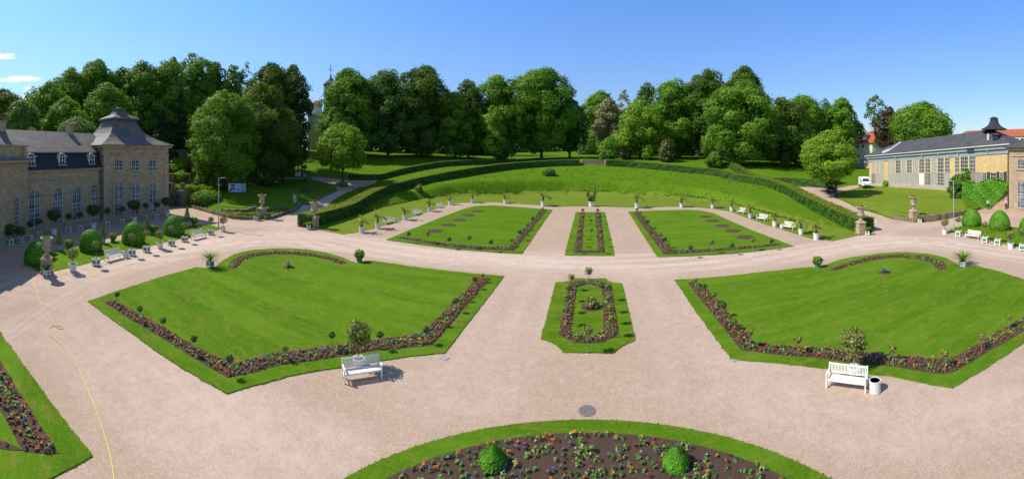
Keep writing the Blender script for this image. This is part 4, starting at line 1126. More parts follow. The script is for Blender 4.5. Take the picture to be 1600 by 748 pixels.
# the two clipped trees behind the front benches
for u, v, cz, cw, ch, t, sd_ in ((560.5, 571, 1.60, 1.12, 1.22, 'left', 3), (1334.5, 585, 1.56, 1.16, 1.18, 'right', 5)):
    p = P(u, v)
    r = empty('potted_tree', (p.x, p.y, .07), 0, 'clipped small tree in a white tub behind the bench of the %s lawn' % t, 'potted tree', 'clipped trees behind the front benches')
    bm = B(); lathe(bm, [(.25, -.05), (.29, .26), (.32, .26), (.32, .33), (.27, .33), (.26, .27), (0, .26)], 24); finish('tub', bm, 'white_tub', r)
    bm = B(); lathe(bm, [(.255, .275), (0, .29)], 16); finish('soil', bm, 'soil', r)
    stem(r, .3, 1.5, .042, .45, seed=sd_)
    n = 1500; d = rnddir(n); d = np.sign(d) * np.abs(d) ** .8
    lum = 1 + .10 * np.sin(d[:, 0] * 5 + sd_) + .08 * np.sin(d[:, 2] * 7 + sd_ * 2)
    pts = d * (RNG.uniform(.55, 1.04, n) * lum)[:, None] * [cw / 2, cw / 2, ch / 2] + [0, 0, cz]
    leafmesh('crown', pts, d + rnddir(n) * .9, .088, 'leaf_olive', r, np.clip(RNG.random(n) * .8 + .25 * (d[:, 2] > .2), 0, 1))

# ------------------------------------------------------------------ palms of the bank walk
def make_palm(n=15, L=1.35, seed=0, th=.75, lean=.0):
    r = empty('potted_palm', (0, 0, 0)); round_pot(r, .40, .82, 'white_tub')
    bm = B(); tube(bm, [(0, 0, .7), (0, 0, .75 + th * .5), (lean, 0, .75 + th)], [.15, .11, .12], 9)
    for k in range(10): a = k * 2.4; box(bm, math.cos(a) * .11, math.sin(a) * .11, .8 + th * k / 10, .07, .07, .1, Matrix.Rotation(a, 3, 'Z'))
    finish('trunk', bm, 'bark', r)
    P_, N_, S_ = [], [], []
    bm = B(); rn = random.Random(seed)
    z0 = .75 + th
    for k in range(n):
        a = k * 2.399 + rn.uniform(-.2, .2); e = rn.uniform(.25, 1.35); l = L * rn.uniform(.8, 1.1); pts = []
        hx, hz = 0.0, 0.0; ang = e
        for q in range(10):
            pts.append((lean + math.cos(a) * hx, math.sin(a) * hx, z0 + hz)); hx += math.cos(ang) * l / 9; hz += math.sin(ang) * l / 9; ang -= (.10 if e > .9 else .17)
        tube(bm, pts, [.02 * (1 - q / 11) for q in range(10)], 4)
        sx, sy = -math.sin(a), math.cos(a)
        for q in range(2, 10):
            for s in (-1, 1):
                for w in range(3):
                    f = .05 + .07 * w; wd = math.sin(PI * min(1, q / 9 * .9 + .1)) * .28 + .08
                    x, y, z = pts[q]
                    off = wd * (w + .5) / 3
                    P_.append((x + sx * s * off - math.cos(a) * .0, y + sy * s * off, z - off * .35 + rn.uniform(-.015, .015))); N_.append((sx * s * .4, sy * s * .4, 1)); S_.append(.095)
    finish('stalks', bm, 'leaf_palm', r)
    leafmesh('fronds', np.array(P_), np.array(N_) + rnddir(len(P_)) * .5, np.array(S_), 'leaf_palm', r, aspect=1.9)
    return r
palm_protos = [make_palm(15, 1.35, 1, .55), make_palm(19, 1.5, 2, .75, .05), make_palm(12, 1.15, 5, .45, -.05)]
up = set()
def palm(u, v, k, label, sc=1.0):
    p = P(u, v); loc = (p.x, p.y, .05)
    if k in up: o = clone(palm_protos[k], loc, random.uniform(0, 6), sc)
    else: up.add(k); o = palm_protos[k]; o.location = loc; o.scale = (sc,) * 3
    tag(o, label, 'potted palm', 'potted palms along the bank walk')
for i, (u, v, k, s) in enumerate([(565, 363.2, 0, 1.0), (590.3, 357, 1, 1.02), (632.6, 343.5, 0, 1.02), (670.8, 330.2, 0, 1.05), (703, 319.8, 2, 1.1), (738.5, 316.8, 1, 1.05), (789.4, 317.8, 2, 1.1)]):
    palm(u, v, k, 'palm in a white tub on the left walk, %s from the left hedge end' % ORD[i], s)
palm(848.7, 322.3, 1, 'larger palm in a white tub behind the right end of the left far lawn', 1.3)
palm(995.4, 325.2, 1, 'larger palm in a white tub behind the left end of the right far lawn', 1.25)
for i, (u, v, k, s) in enumerate([(1275.4, 374.8, 0, 1.05), (1251.7, 366.8, 1, 1.0), (1210.7, 354.2, 0, 1.05), (1172.6, 341, 1, 1.05), (1143.4, 330, 1, 1.0), (1113.6, 325.5, 0, 1.1), (1065, 324, 0, 1.1)]):
    palm(u, v, k, 'palm in a white tub on the right walk, %s from the right hedge end' % ORD[i], s)
# the branching succulent on the axis
p = P(924, 322.7)
r = empty('potted_cactus', (p.x, p.y, .05), 0, 'tall branching grey-green succulent in a round white tub on the garden axis', 'potted plant')
round_pot(r, .62, 1.0)
bm = B()
for a, L_, ln in ((2.9, 2.4, .9), (3.5, 1.8, .6), (.2, 2.9, .75), (.9, 2.0, .8), (4.6, 1.5, .3), (1.8, 1.3, .3), (5.6, 1.1, .6)):
    c_, s_ = math.cos(a), math.sin(a)
    tube(bm, [(c_ * .1, s_ * .1, .85), (c_ * ln * .6, s_ * ln * .3, 1 + L_ * .35), (c_ * ln, s_ * ln * .4, 1 + L_ * .7), (c_ * ln * .95, s_ * ln * .4, 1 + L_)], [.09, .13, .15, .06], 7)
finish('stems', bm, 'cactus', r)
n = 500; a = RNG.integers(0, 4, n); cs = np.array([(-.85, .1, 2.7), (-.5, -.1, 2.2), (.75, .05, 2.9), (.65, .2, 2.2)])[a]
leafmesh('leaves', cs + RNG.normal(0, 1, (n, 3)) * [.14, .14, .55], rnddir(n), .14, 'leaf_olive', r)
n = 250; leafmesh('foliage', np.column_stack([RNG.normal(0, .3, (n, 2)), RNG.uniform(1.0, 1.7, n)]), rnddir(n), .16, 'leaf_potted', r)
# small pot below the palm right of the axis
place('shrub_t', 995.2, 330, 'tiny potted plant on the path before the larger palm right of the axis', 'potted shrub', None, .55)

# long-leaved plants in pots at the lawn notches, agaves on the grass
def spiky(name, loc, n, L_, pot, label, cat, mat, droop=.12, wid=.05, elo=.5, sc=1.0, col_pot='green_panel'):
    r = empty(name, loc, 0, label, cat, None, sc)
    z0 = .02
    if pot == 'crate': crate(r, .6, .6); z0 = .55
    elif pot: round_pot(r, .34, .5, pot); z0 = .45
    bm = B(); rn = random.Random(n)
    for k in range(n):
        a = k * 2.4; e = rn.uniform(elo, 1.4); l = L_ * rn.uniform(.75, 1.1); x = z = 0.0; prev = None
        sx, sy = -math.sin(a), math.cos(a)
        for q in range(6):
            w = wid * (1 - (q / 5) ** 2) + .004
            c = Vector((math.cos(a) * (x + .03), math.sin(a) * (x + .03), z0 + z)); cur = (bm.verts.new(c + Vector((sx, sy, 0)) * w), bm.verts.new(c - Vector((sx, sy, 0)) * w))
            if prev: bm.faces.new((prev[0], prev[1], cur[1], cur[0]))
            prev = cur; x += math.cos(e) * l / 5; z += math.sin(e) * l / 5; e -= droop * (1 + q * .5)
    me = finish('leaves', bm, mat, r)
    for nm in ('rnd', 'clump'):
        at = me.data.attributes.new(nm, 'FLOAT', 'FACE'); at.data.foreach_set('value', [random.random() for _ in me.data.polygons])
    return r
p = P(328.3, 418); spiky('potted_lily', (p.x, p.y, .05), 90, 1.6, 'crate', 'arching long-leaved plant in a green box at the notch of the left lawn', 'potted plant', 'leaf_bright', .22, .035, .6, 1.0)
p = P(1504.5, 417); spiky('potted_lily', (p.x, p.y, .05), 100, 1.55, 'white_tub', 'arching long-leaved plant in a white tub at the notch of the right lawn', 'potted plant', 'leaf_bright', .20, .035, .6, 1.05)
place('shrub', 561.5, 409.3, 'upright green shrub in a dark green pot at the inner notch of the left lawn', 'potted shrub', None, 1.15)
place('shrub', 1277.4, 419, 'leafy shrub in a green pot at the inner notch of the right lawn', 'potted shrub', None, 1.05)
for u, v, t in ((451.3, 418.5, 'left'), (1382.3, 427, 'right')):
    p = P(u, v)
    o = spiky('agave', (p.x, p.y, .12), 26, .62, None, 'spiky blue-green agave in a ring of soil on the %s lawn' % t, 'agave', 'leaf_agave', .02, .06, .35)
    bm = B(); lathe(bm, [(.62, -.06), (.55, -.02), (0, .01)], 20); finish('soil', bm, 'soil', o)
p = P(923, 482); n = 420
r = empty('bush', (p.x, p.y, .1), 0, 'loose spreading bush in the middle of the eight-sided lawn', 'bush')
bm = B(); lathe(bm, [(.75, -.04), (.6, .0), (0, .02)], 20); finish('soil', bm, 'soil', r)
stem(r, 0, .5, .05, .5)
d = rnddir(n); d[:, 2] = np.abs(d[:, 2]); leafmesh('foliage', d * RNG.uniform(.4, 1.1, (n, 1)) * [.58, .5, .5] + [0, 0, .12], d + rnddir(n) * .8, .12, 'leaf_olive', r)

# ------------------------------------------------------------------ stone urns on pedestals
def make_urn():
    r = empty('stone_urn', (0, 0, 0))
    bm = B()
    box(bm, 0, 0, .09, 1.10, 1.10, .18); box(bm, 0, 0, .82, .92, .92, 1.30); box(bm, 0, 0, 1.5, 1.06, 1.06, .10)
    box(bm, 0, 0, 1.60, 1.0, 1.0, .12, taper=.75); box(bm, 0, 0, 1.73, .72, .72, .16, taper=.5)
    finish('pedestal', bm, 'sandstone', r)
    bm = B()
    lathe(bm, [(.22, 1.80), (.30, 1.84), (.16, 1.92), (.12, 2.02), (.16, 2.10), (.13, 2.14), (.30, 2.26), (.40, 2.42), (.42, 2.55), (.36, 2.66), (.33, 2.74), (.37, 2.78), (.39, 3.00), (.43, 3.28), (.52, 3.42), (.64, 3.50), (.66, 3.54), (.62, 3.60), (.50, 3.58), (.44, 3.48), (0, 3.46)], 28)
    finish('bowl', bm, 'urn_stone', r)
    for s in (-1, 1):
        bm = B(); lathe(bm, [(.05, 0), (.1, .06), (.09, .14), (0, .2)], 10, (s * .43, 0, 2.44)); finish('mask', bm, 'urn_stone', r)
    n = 260; d = rnddir(n); d[:, 2] = np.abs(d[:, 2])
    leafmesh('plants', d * RNG.uniform(.4, 1, (n, 1)) * [.42, .42, .28] + [0, 0, 3.5], d + rnddir(n) * .7, .11, 'leaf_bright', r)
    return r
urn0 = make_urn(); u_used = []
def urn(u, v, label, s, rz_=0.0):
    p = P(u, v); loc = (p.x, p.y + .4, .035)
    if not u_used: o = urn0; o.location = loc; o.rotation_euler = (0, 0, rz_); o.scale = (s[0], s[0], s[1]); u_used.append(1)
    else: o = clone(urn0, loc, rz_, (s[0], s[0], s[1]))
    tag(o, label, 'stone urn', 'stone urns on pedestals')
urn(66, 427.5, 'stone urn on a pedestal at the near left corner, before the first dome', (.92, .90), -.5)
urn(406.6, 341.5, 'stone urn on a pedestal in the low wall below the banner', (1.12, 1.08), .2)
urn(488, 356.5, 'stone urn on a pedestal at the near end of the left hedge', (1.12, 1.03), .2)
urn(1348, 366, 'stone urn on a pedestal at the near end of the right hedge', (1.10, 1.02), -.2)
urn(1430, 346.3, 'stone urn on a pedestal in the stone wall of the right lawn', (1.12, 1.08), -.2)

# ------------------------------------------------------------------ lamps, signs and the small things
def lamp_post(u, v, ht, side, label):
    p = P(u, v)
    r = empty('lamp_post', (p.x, p.y, .03), 0, label, 'lamp post', 'lamp posts')
    d = Vector((math.cos((u - U0) / F), -math.sin((u - U0) / F), 0)) * side
    bm = B(); lathe(bm, [(.10, 0), (.10, 1.0), (.065, 1.05), (.05, ht)], 12); finish('pole', bm, 'steel_grey', r)
    bm = B(); bar(bm, (0, 0, ht - .06), d * .55 + Vector((0, 0, ht - .02)), .05); finish('arm', bm, 'steel_grey', r)
    bm = B(); c = d * .62; m = Matrix.Rotation(math.atan2(d.y, d.x), 3, 'Z'); box(bm, c.x, c.y, ht + .0, .75, .24, .09, m); finish('lamp_head', bm, 'steel_grey', r)
lamp_post(341.6, 357, 7.3, 1, 'tall grey lamp post by the potted trees of the left building')
lamp_post(1490, 360, 7.0, -1, 'tall grey lamp post by the clipped domes on the right')
# thin pole at the stairs
p = PR(905.5, 249.6, 126)
r = empty('lamp_post', (p.x, p.y, p.z - .3), 0, 'thin dark pole at the top of the bank steps', 'lamp post', None)
bm = B(); lathe(bm, [(.07, 0), (.05, 3.9)], 8); finish('pole', bm, 'dark_metal', r)
bm = B(); box(bm, 0, 0, 3.95, .30, .30, .22); finish('lamp_head', bm, 'dark_metal', r)

# banner
a_, b_ = G(357, 301.2), G(384, 301.2)
d = (b_ - a_); d.z = 0; Lb = d.length
r = empty('banner', a_, math.atan2(d.y, d.x), 'wide pale blue event banner with red motif standing on the grass', 'banner')
hb = 14.2 * a_.xy.length / F
bm = B(); box(bm, Lb / 2, 0, hb / 2 + .12, Lb, .05, hb - .1); finish('panel', bm, 'banner_blue', r)
def patch(poly, mat, name='print'):
    bm = B(); extr(bm, poly, lambda x, z: (x * Lb, -.030, z * hb + .07), lambda x, z: (x * Lb, -.036, z * hb + .07)); finish(name, bm, mat, r)
patch([(.0, .06), (.13, .06), (.16, .95), (.0, .95)], 'white_paint'); patch([(.13, .62), (.28, .60), (.40, .72), (.40, .95), (.24, .90), (.10, .95), (.07, .75)], 'banner_red')
patch([(.02, .12), (.14, .10), (.20, .34), (.40, .30), (.41, .42), (.26, .52), (.12, .50), (.04, .3)], 'banner_dark'); patch([(.41, .06), (.43, .06), (.43, .95), (.41, .95)], 'white_paint')
patch([(.76, .55), (.92, .55), (.92, .88), (.88, .88), (.88, .62), (.80, .62), (.80, .88), (.76, .88)], 'banner_red'); patch([(.76, .94), (.92, .94), (.92, .91), (.76, .91)], 'banner_red')
for q in range(5): patch([(.75, .12 + q * .08), (.92, .12 + q * .08), (.92, .155 + q * .08), (.75, .155 + q * .08)], 'banner_dark')
patch([(.47, .25), (.70, .25), (.70, .29), (.47, .29)], 'banner_dark'); patch([(.47, .33), (.66, .33), (.66, .36), (.47, .36)], 'banner_dark')
for x in (.02, Lb / 2, Lb - .02):
    bm = B(); bar(bm, (x, .06, -.3), (x, .06, hb + .05), .07); finish('post', bm, 'steel_grey', r)
# utility cabinet on the left mound
q = G(460.8, 316)
r = empty('utility_cabinet', q, .5, 'small grey cabinet standing alone on the left mound lawn', 'cabinet')
s_ = q.xy.length / F
bm = B(); box(bm, 0, 0, 10.5 * s_ / 2 - .1, 5.4 * s_ * .8, 5.4 * s_ * .6, 10.5 * s_ + .2); finish('body', bm, 'box_grey', r)
bm = B(); box(bm, 0, 0, 10.7 * s_, 5.9 * s_ * .85, 5.9 * s_ * .65, .06); finish('lid', bm, 'white_tub', r)
bm = B(); box(bm, 0, -5.4 * s_ * .3 - .012, 10.5 * s_ / 2, .55, .02, 10.5 * s_ - .25); finish('door', bm, 'steel_grey', r)
# tubs and dark boulder by the shaded path
q = G(466, 275.2)
r = empty('potted_palm', q, 0, 'fan-leaved palm in a white box in the tree shade by the upper left path', 'potted palm')
bm = B(); box(bm, 0, 0, .65, 1.5, 1.5, 1.3, taper=1.04); finish('tub', bm, 'white_tub', r)
bm = B(); tube(bm, [(0, 0, 1.2), (0, 0, 3.2)], [.22, .16], 8); finish('trunk', bm, 'bark', r)
n = 700; d = rnddir(n); leafmesh('fronds', d * RNG.uniform(.3, 1, (n, 1)) * [1.7, 1.7, .9] + [0, 0, 4.0], d + rnddir(n) * .6, .3, 'leaf_olive', r, aspect=2.2)
q = G(476, 276)
r = empty('potted_tree', q, 0, 'small round-headed potted tree right of the shaded white palm box', 'potted tree')
bm = B(); lathe(bm, [(.4, 0), (.5, .9), (0, .9)], 14); finish('tub', bm, 'steel_grey', r)
bm = B(); tube(bm, [(0, 0, .8), (0, 0, 2.2)], [.08, .06], 6); finish('trunk', bm, 'bark', r)
ball_crown(r, 2.9, .75, 400, 'leaf_olive', .2)
q = G(481, 283)
bm = B(); bmesh.ops.create_icosphere(bm, subdivisions=4, radius=1.0)
for v_ in bm.verts:
    k = 1 + .12 * math.sin(v_.co.x * 4) + .1 * math.sin(v_.co.y * 5 + 1) + .08 * math.sin(v_.co.z * 7); v_.co = Vector((v_.co.x * 1.35 * k, v_.co.y * .9 * k, v_.co.z * .95 * k))
finish('boulder', bm, 'rubble', label='dark round boulder on the shaded grass beside the upper left path', cat='boulder', loc=(q.x, q.y, q.z + .45), smooth=True)
q = G(480, 299); bm = B(); n = 12
finish('leaf_pile', (lambda bm: (lathe(bm, [(1.5, 0), (1.1, .25), (.5, .42), (0, .5)], 14), bm)[1])(bm), 'soil', label='low heap of brown cuttings at the shadow edge of the mound lawn', cat='heap', loc=q)

# manhole, plates
def disc(u, v, rad, mat, name, label, cat):
    p = P(u, v); bm = B(); lathe(bm, [(rad, 0), (rad, .012), (rad * .88, .012), (rad * .86, .006), (0, .008)], 36)
    for i in range(-4, 5):
        w = math.sqrt(max(0, (rad * .8) ** 2 - (i * rad * .18) ** 2)); box(bm, 0, i * rad * .18, .011, 2 * w, rad * .05, .006)
    finish(name, bm, mat, label=label, cat=cat, loc=(p.x, p.y, .036))
disc(917.5, 642.8, .37, 'manhole_iron', 'manhole_cover', 'round iron manhole cover in the gravel before the round bed', 'manhole cover')
for u, v, a, t in ((694.5, 560, -.3, 'left'), (1147, 562.5, .35, 'right')):
    p = P(u, v); bm = B(); box(bm, 0, 0, .008, .44, .40, .018); box(bm, 0, 0, .020, .36, .32, .006)
    finish('drain_cover', bm, 'plate_grey', label='pale square drain cover at the inner corner of the %s lawn' % t, cat='drain cover', loc=(p.x, p.y, .036), rz_=a)
# garden hose
hp = [(50, 425.5), (52.5, 440), (57, 456), (62, 472), (69, 487), (79.6, 500), (84.5, 508), (90, 513.7), (95.5, 515.5), (99.3, 513.8), (98, 511.2), (92, 510), (85, 509.8), (79.5, 511.5), (75.2, 515.5), (76, 520.5), (80, 525.5), (86, 530.5), (99.5, 543.5),
      (108, 554), (116, 565.5), (123, 578), (129, 591.5), (136, 608), (142.6, 624.5), (150, 643), (156, 659.5), (162, 678), (167.4, 696), (172, 713), (175.7, 729.5), (178.5, 750), (181, 775), (182, 810), (180, 860), (176, 960)]
pts = [P(u, v).xy for u, v in hp]
pts = chaikin([tuple(p) for p in pts], 2)
bm = B(); tube(bm, [(x, y, .055) for x, y in pts], .019, 6)
finish('garden_hose', bm, 'hose_yellow', smooth=True, label='thin yellow garden hose looping once across the left gravel', cat='garden hose')

# ------------------------------------------------------------------ buildings
def isect(A, Bv, u):
    """metres along the line A->B where the photo column u meets it"""
    th = (u - U0) / F; d = Vector((math.sin(th), math.cos(th)))
    a = Vector(A[:2]); e = Vector(Bv[:2]) - a; L_ = e.length; e /= L_
    den = e.x * d.y - e.y * d.x
    return (-a.x * d.y + a.y * d.x) / den
def hz(A, Bv, s, v):
    a = Vector(A[:2]); e = (Vector(Bv[:2]) - a).normalized(); p = a + e * s
    return H - (v - V0) * p.length / F
def arch(cx, w, z0, z1, n=9, k=1.0):
    """outline of a round-headed opening, (x, z)"""
    r = w / 2; zs = z1 - r * k
    return [(cx - r, z0), (cx + r, z0)] + [(cx + r * math.cos(PI * i / (n - 1)), zs + r * k * math.sin(PI * i / (n - 1))) for i in range(n)]
def arch_window(parent, cx, w, z0, z1, cols=4, rows=7, glass='glass_curtain', trim='sandstone', lower=None, surround=.2, k=1.0, name='window'):
    """facade runs along local x, outward is -y, wall face at y=0"""
    bm = B()
    o = arch(cx, w + 2 * surround, z0 - .02, z1 + surround, 13, k); i_ = arch(cx, w, z0 - .02, z1, 13, k)
    f = [bm.verts.new((x, -.10, z)) for x, z in o]; g = [bm.verts.new((x, -.10, z)) for x, z in i_]
    fb = [bm.verts.new((x, .03, z)) for x, z in o]; gb = [bm.verts.new((x, .03, z)) for x, z in i_]
    n = len(o)
    for q in range(1, n):
        j = (q + 1) % n
        bm.faces.new((f[q], f[j], g[j], g[q])); bm.faces.new((f[q], fb[q], fb[j], f[j])); bm.faces.new((g[q], g[j], gb[j], gb[q]))
    box(bm, cx, -.075, z0 - .10, w + 2 * surround + .1, .22, .16)
    win = finish(name, bm, trim, parent)
    bm = B(); extr(bm, arch(cx, w, z0, z1, 13, k), lambda x, z: (x, -.012, z), lambda x, z: (x, .02, z)); finish('pane', bm, glass, win)
    bm = B(); t = .045; rr_ = w / 2
    def vtop(x): return z1 - rr_ * k + k * math.sqrt(max(0, rr_ ** 2 - (x - cx) ** 2))
    for c in range(cols + 1):
        x = cx - rr_ + w * c / cols; x = min(max(x, cx - rr_ + .05), cx + rr_ - .05); tk = .11 if c in (0, cols) or c * 2 == cols else t
        zt = vtop(x); box(bm, x, -.04, (z0 + zt) / 2, tk, .05, zt - z0)
    for r_ in range(rows + 1):
        z = z0 + .06 + (z1 - z0 - .1) * r_ / rows; hw = rr_ if z < z1 - rr_ * k else math.sqrt(max(0, rr_ ** 2 - ((z - (z1 - rr_ * k)) / k) ** 2))
        if hw > .08: box(bm, cx, -.045, z, hw * 2, .045, .10 if r_ in (0, int(rows * .62)) else t)
    pr = arch(cx, w - .06, z0, z1 - .03, 17, k)[2:]
    for a, c in zip(pr, pr[1:]): bar(bm, (a[0], -.04, a[1]), (c[0], -.04, c[1]), .07, .05)
    finish('sash', bm, 'sash_white', win)
    return win
def frame_obj(name, A, Bv, label, cat, zb=0.0):
    """Empty at A with local x along the facade towards B and -y outward (towards the garden)"""
    d = Vector(Bv[:2]) - Vector(A[:2])
    return empty(name, (A[0], A[1], zb), math.atan2(d.y, d.x), label, cat)

def tower(root, wd, dp, x0, ze, us, mirror=False, wins=(), stone='sandstone', roofmat='slate_grey'):
    """square end pavilion: facade x0..x0+wd, depth dp, eave height ze"""
    bm = B(); box(bm, x0 + wd / 2, dp / 2, ze / 2, wd, dp, ze); finish('tower_wall', bm, stone, root)
    bm = B(); box(bm, x0 + wd / 2, dp / 2, .35, wd + .3, dp + .3, .7); finish('plinth', bm, 'sandstone_pale', root)
    bm = B(); cx, cy = x0 + wd / 2, dp / 2
    for z, e, h in ((ze - 1.55, .16, .16), (ze - .28, .45, .30), (ze - .04, .62, .14)): box(bm, cx, cy, z, wd + 2 * e, dp + 2 * e, h)
    finish('cornice', bm, stone, root)
    # quoin strips
    for sx in (-1, 1):
        bm = B(); box(bm, cx + sx * (wd / 2 - .45), -.04, (ze - 1.7) / 2 + .4, .9, .12, ze - 2.4); finish('pilaster', bm, 'sandstone_pale', root)
    # bell roof
    bm = B(); rings = []
    Rf = [(1.0, 0, .0), (.98, .12, 0), (.80, .68, 0), (.62, 1.40, 0), (.48, 2.25, 0), (.40, 3.0, 0), (.35, 3.8, 0), (.31, 4.75, 0)]
    for k, z, _ in Rf:
        hx, hy = (wd / 2 + .85) * k, (dp / 2 + .85) * k
        if z > 4.5: hx, hy = max(hx, 1.0), max(hy, 1.0)
        rings.append([bm.verts.new((cx + a * hx, cy + c * hy, ze + .03 + z)) for a, c in ((-1, -1), (1, -1), (1, 1), (-1, 1))])
    for a, c in zip(rings, rings[1:]):
        for i in range(4): bm.faces.new((a[i], a[(i + 1) % 4], c[(i + 1) % 4], c[i]))
    bm.faces.new(rings[0][::-1]); bm.faces.new(rings[-1])
    rf = finish('roof', bm, roofmat, root)
    hx, hy = rings_top = (wd / 2 + .85) * .30, (dp / 2 + .85) * .30
    bm = B(); zc = ze + 4.75
    box(bm, cx, cy, zc + .05, hx * 2 + 1.1, hy * 2 + 1.1, .28)
    box(bm, cx, cy, zc + .2, hx * 2 + .5, hy * 2 + .5, .2)
    lo = [(cx + a * (hx + .55), cy + c * (hy + .55), zc + .2) for a, c in ((-1, -1), (1, -1), (1, 1), (-1, 1))]
    mid = [(cx + a * (hx * .55), cy + c * (hy * .55), zc + .95) for a, c in ((-1, -1), (1, -1), (1, 1), (-1, 1))]
    hi = [(cx + a * (hx * .33), cy + c * (hy * .33), zc + 1.9) for a, c in ((-1, -1), (1, -1), (1, 1), (-1, 1))]
    V_ = [[bm.verts.new(p) for p in q] for q in (lo, mid, hi)]
    for a, c in zip(V_, V_[1:]):
        for i in range(4): bm.faces.new((a[i], a[(i + 1) % 4], c[(i + 1) % 4], c[i]))
    bm.faces.new(V_[2])
    box(bm, cx, cy, zc + 1.95, hx * .9, hy * .9, .22); box(bm, cx, cy, zc + 2.15, hx * .6, hy * .6, .25, taper=.4)
    finish('roof_lantern', bm, roofmat, rf)
    for (x, w, z0, z1, z2, z3) in wins:
        arch_window(root, x, w, z0, z1, 4, 8, surround=.28)
        arch_window(root, x, w * .95, z2, z3, 4, 3, surround=.14, k=.75, glass='glass_dark', trim='sandstone_pale')

# ---- left building: end tower, wing, central pavilion
TA, TB = (-59.0, 19.4), (-61.3, 32.3)
lb = frame_obj('orangery_building', TA, TB, 'long sandstone orangery with bell-roofed end tower and slate mansard wing, in shade on the left', 'building')
# local x runs from the near tower corner to the far one; outward (+world x side) must be -y
Lt = (Vector(TB) - Vector(TA)).length
wins = []
for u in (185.5, 211.5, 238):
    s = isect(TA, TB, u); wins.append((s, 1.75, hz(TA, TB, s, 337.5 - (u - 185) * .08), hz(TA, TB, s, 284), hz(TA, TB, s, 266.5), hz(TA, TB, s, 249.2)))
tower(lb, Lt, 12.6, 0, 12.15, None, wins=wins)
def to_local(root, p):
    a = root.rotation_euler.z; d = Vector(p[:2]) - root.location.xy
    return Vector((d.x * math.cos(-a) - d.y * math.sin(-a), d.x * math.sin(-a) + d.y * math.cos(-a)))
class Seg:
    """a straight stretch of wall of the left building, built in the root's own axes"""
    def __init__(s, root, A, Bv):
        s.root = root; s.A, s.B = A, Bv
        s.a = to_local(root, A); s.b = to_local(root, Bv); s.L = (s.b - s.a).length
        s.e = (s.b - s.a) / s.L; s.n = Vector((s.e.y, -s.e.x))   # outward = right of travel
        s.grp = empty('wing', (s.a.x, s.a.y, 0), math.atan2(s.e.y, s.e.x)); s.grp.parent = root
WA, WB = (-50.9, 5.2), (-59.55, 19.0)
# travel from the near end to the tower keeps the outward side on the right
sg = Seg(lb, WA, WB); W_ = sg.L; wing = sg.grp
bpy.data.objects.remove(wing)
wing_m = Matrix.Translation((sg.a.x, sg.a.y, 0)) @ Matrix.Rotation(math.atan2(sg.e.y, sg.e.x), 4, 'Z')
class Sub:
    """parents everything built in wing axes straight to the building, with the wing's placement kept on the part"""
    pass
def wpart(bm, name, mat, m=None, parent=None):
    o = finish(name, bm, mat, parent or lb)
    if parent is None: o.matrix_local = m or wing_m
    return o
ze = 8.55; zbk = 10.95; zr = 14.4; dpw = 12.0
bm = B(); box(bm, W_ / 2, dpw / 2, ze / 2, W_ + 1.0, dpw, ze); wpart(bm, 'wing_wall', 'sandstone')
bm = B(); box(bm, W_ / 2, dpw / 2, .35, W_ + .9, dpw + .3, .7); wpart(bm, 'plinth', 'sandstone_pale')
bm = B()
for z, e, h in ((ze - 1.3, .12, .14), (ze - .12, .35, .26)): box(bm, W_ / 2, dpw / 2, z, W_ + .8, dpw + 2 * e, h)
wpart(bm, 'cornice', 'sandstone')
bm = B(); box(bm, W_ / 2, -.40, ze + .04, W_ + .8, .14, .10); wpart(bm, 'gutter', 'lead_sheet')
def roofprism(x0, x1, prof):
    bm = B(); a = [bm.verts.new((x0, y, z)) for y, z in prof]; c = [bm.verts.new((x1, y, z)) for y, z in prof]
    for i in range(len(prof) - 1): bm.faces.new((a[i], a[i + 1], c[i + 1], c[i]))
    bm.faces.new(a); bm.faces.new(c[::-1]); bm.faces.new((a[0], c[0], c[-1], a[-1])); return bm
wpart(roofprism(-.8, W_ + 1.2, [(-.25, ze + .03), (.75, zbk), (dpw - .75, zbk), (dpw + .25, ze + .03)]), 'mansard_slope', 'slate_dark')
upper = wpart(roofprism(-6.0, W_ + 5.0, [(.35, zbk + .02), (.55, zbk + .18), (dpw / 2, zr), (dpw - .55, zbk + .18), (dpw - .35, zbk + .02)]), 'roof', 'slate_grey')
for u, x in ((13, isect(WA, WB, 13)), (127, isect(WA, WB, 127))):
    xx = 1.2 if u == 13 else W_ - 1.0
    bm = B(); box(bm, xx, dpw / 2 - .2, zr + .3, .9, .9, 1.5); box(bm, xx, dpw / 2 - .2, zr + 1.12, 1.15, 1.15, .16); finish('chimney', bm, 'sandstone_pale', upper)
WL = lambda u: isect(WA, WB, u)
holder = empty('wing_windows', (0, 0, 0))
bpy.data.objects.remove(holder)
def win_at(x, *a, **k):
    w = arch_window(lb, x, *a, **k); w.matrix_local = wing_m; return w
for u, vt, vb in ((53.5, 295, 356), (89.5, 293, 350), (119.5, 290, 346), (148, 288, 342)):
    s = WL(u); win_at(s, 2.0, .75, 5.95, 4, 8, surround=.30)
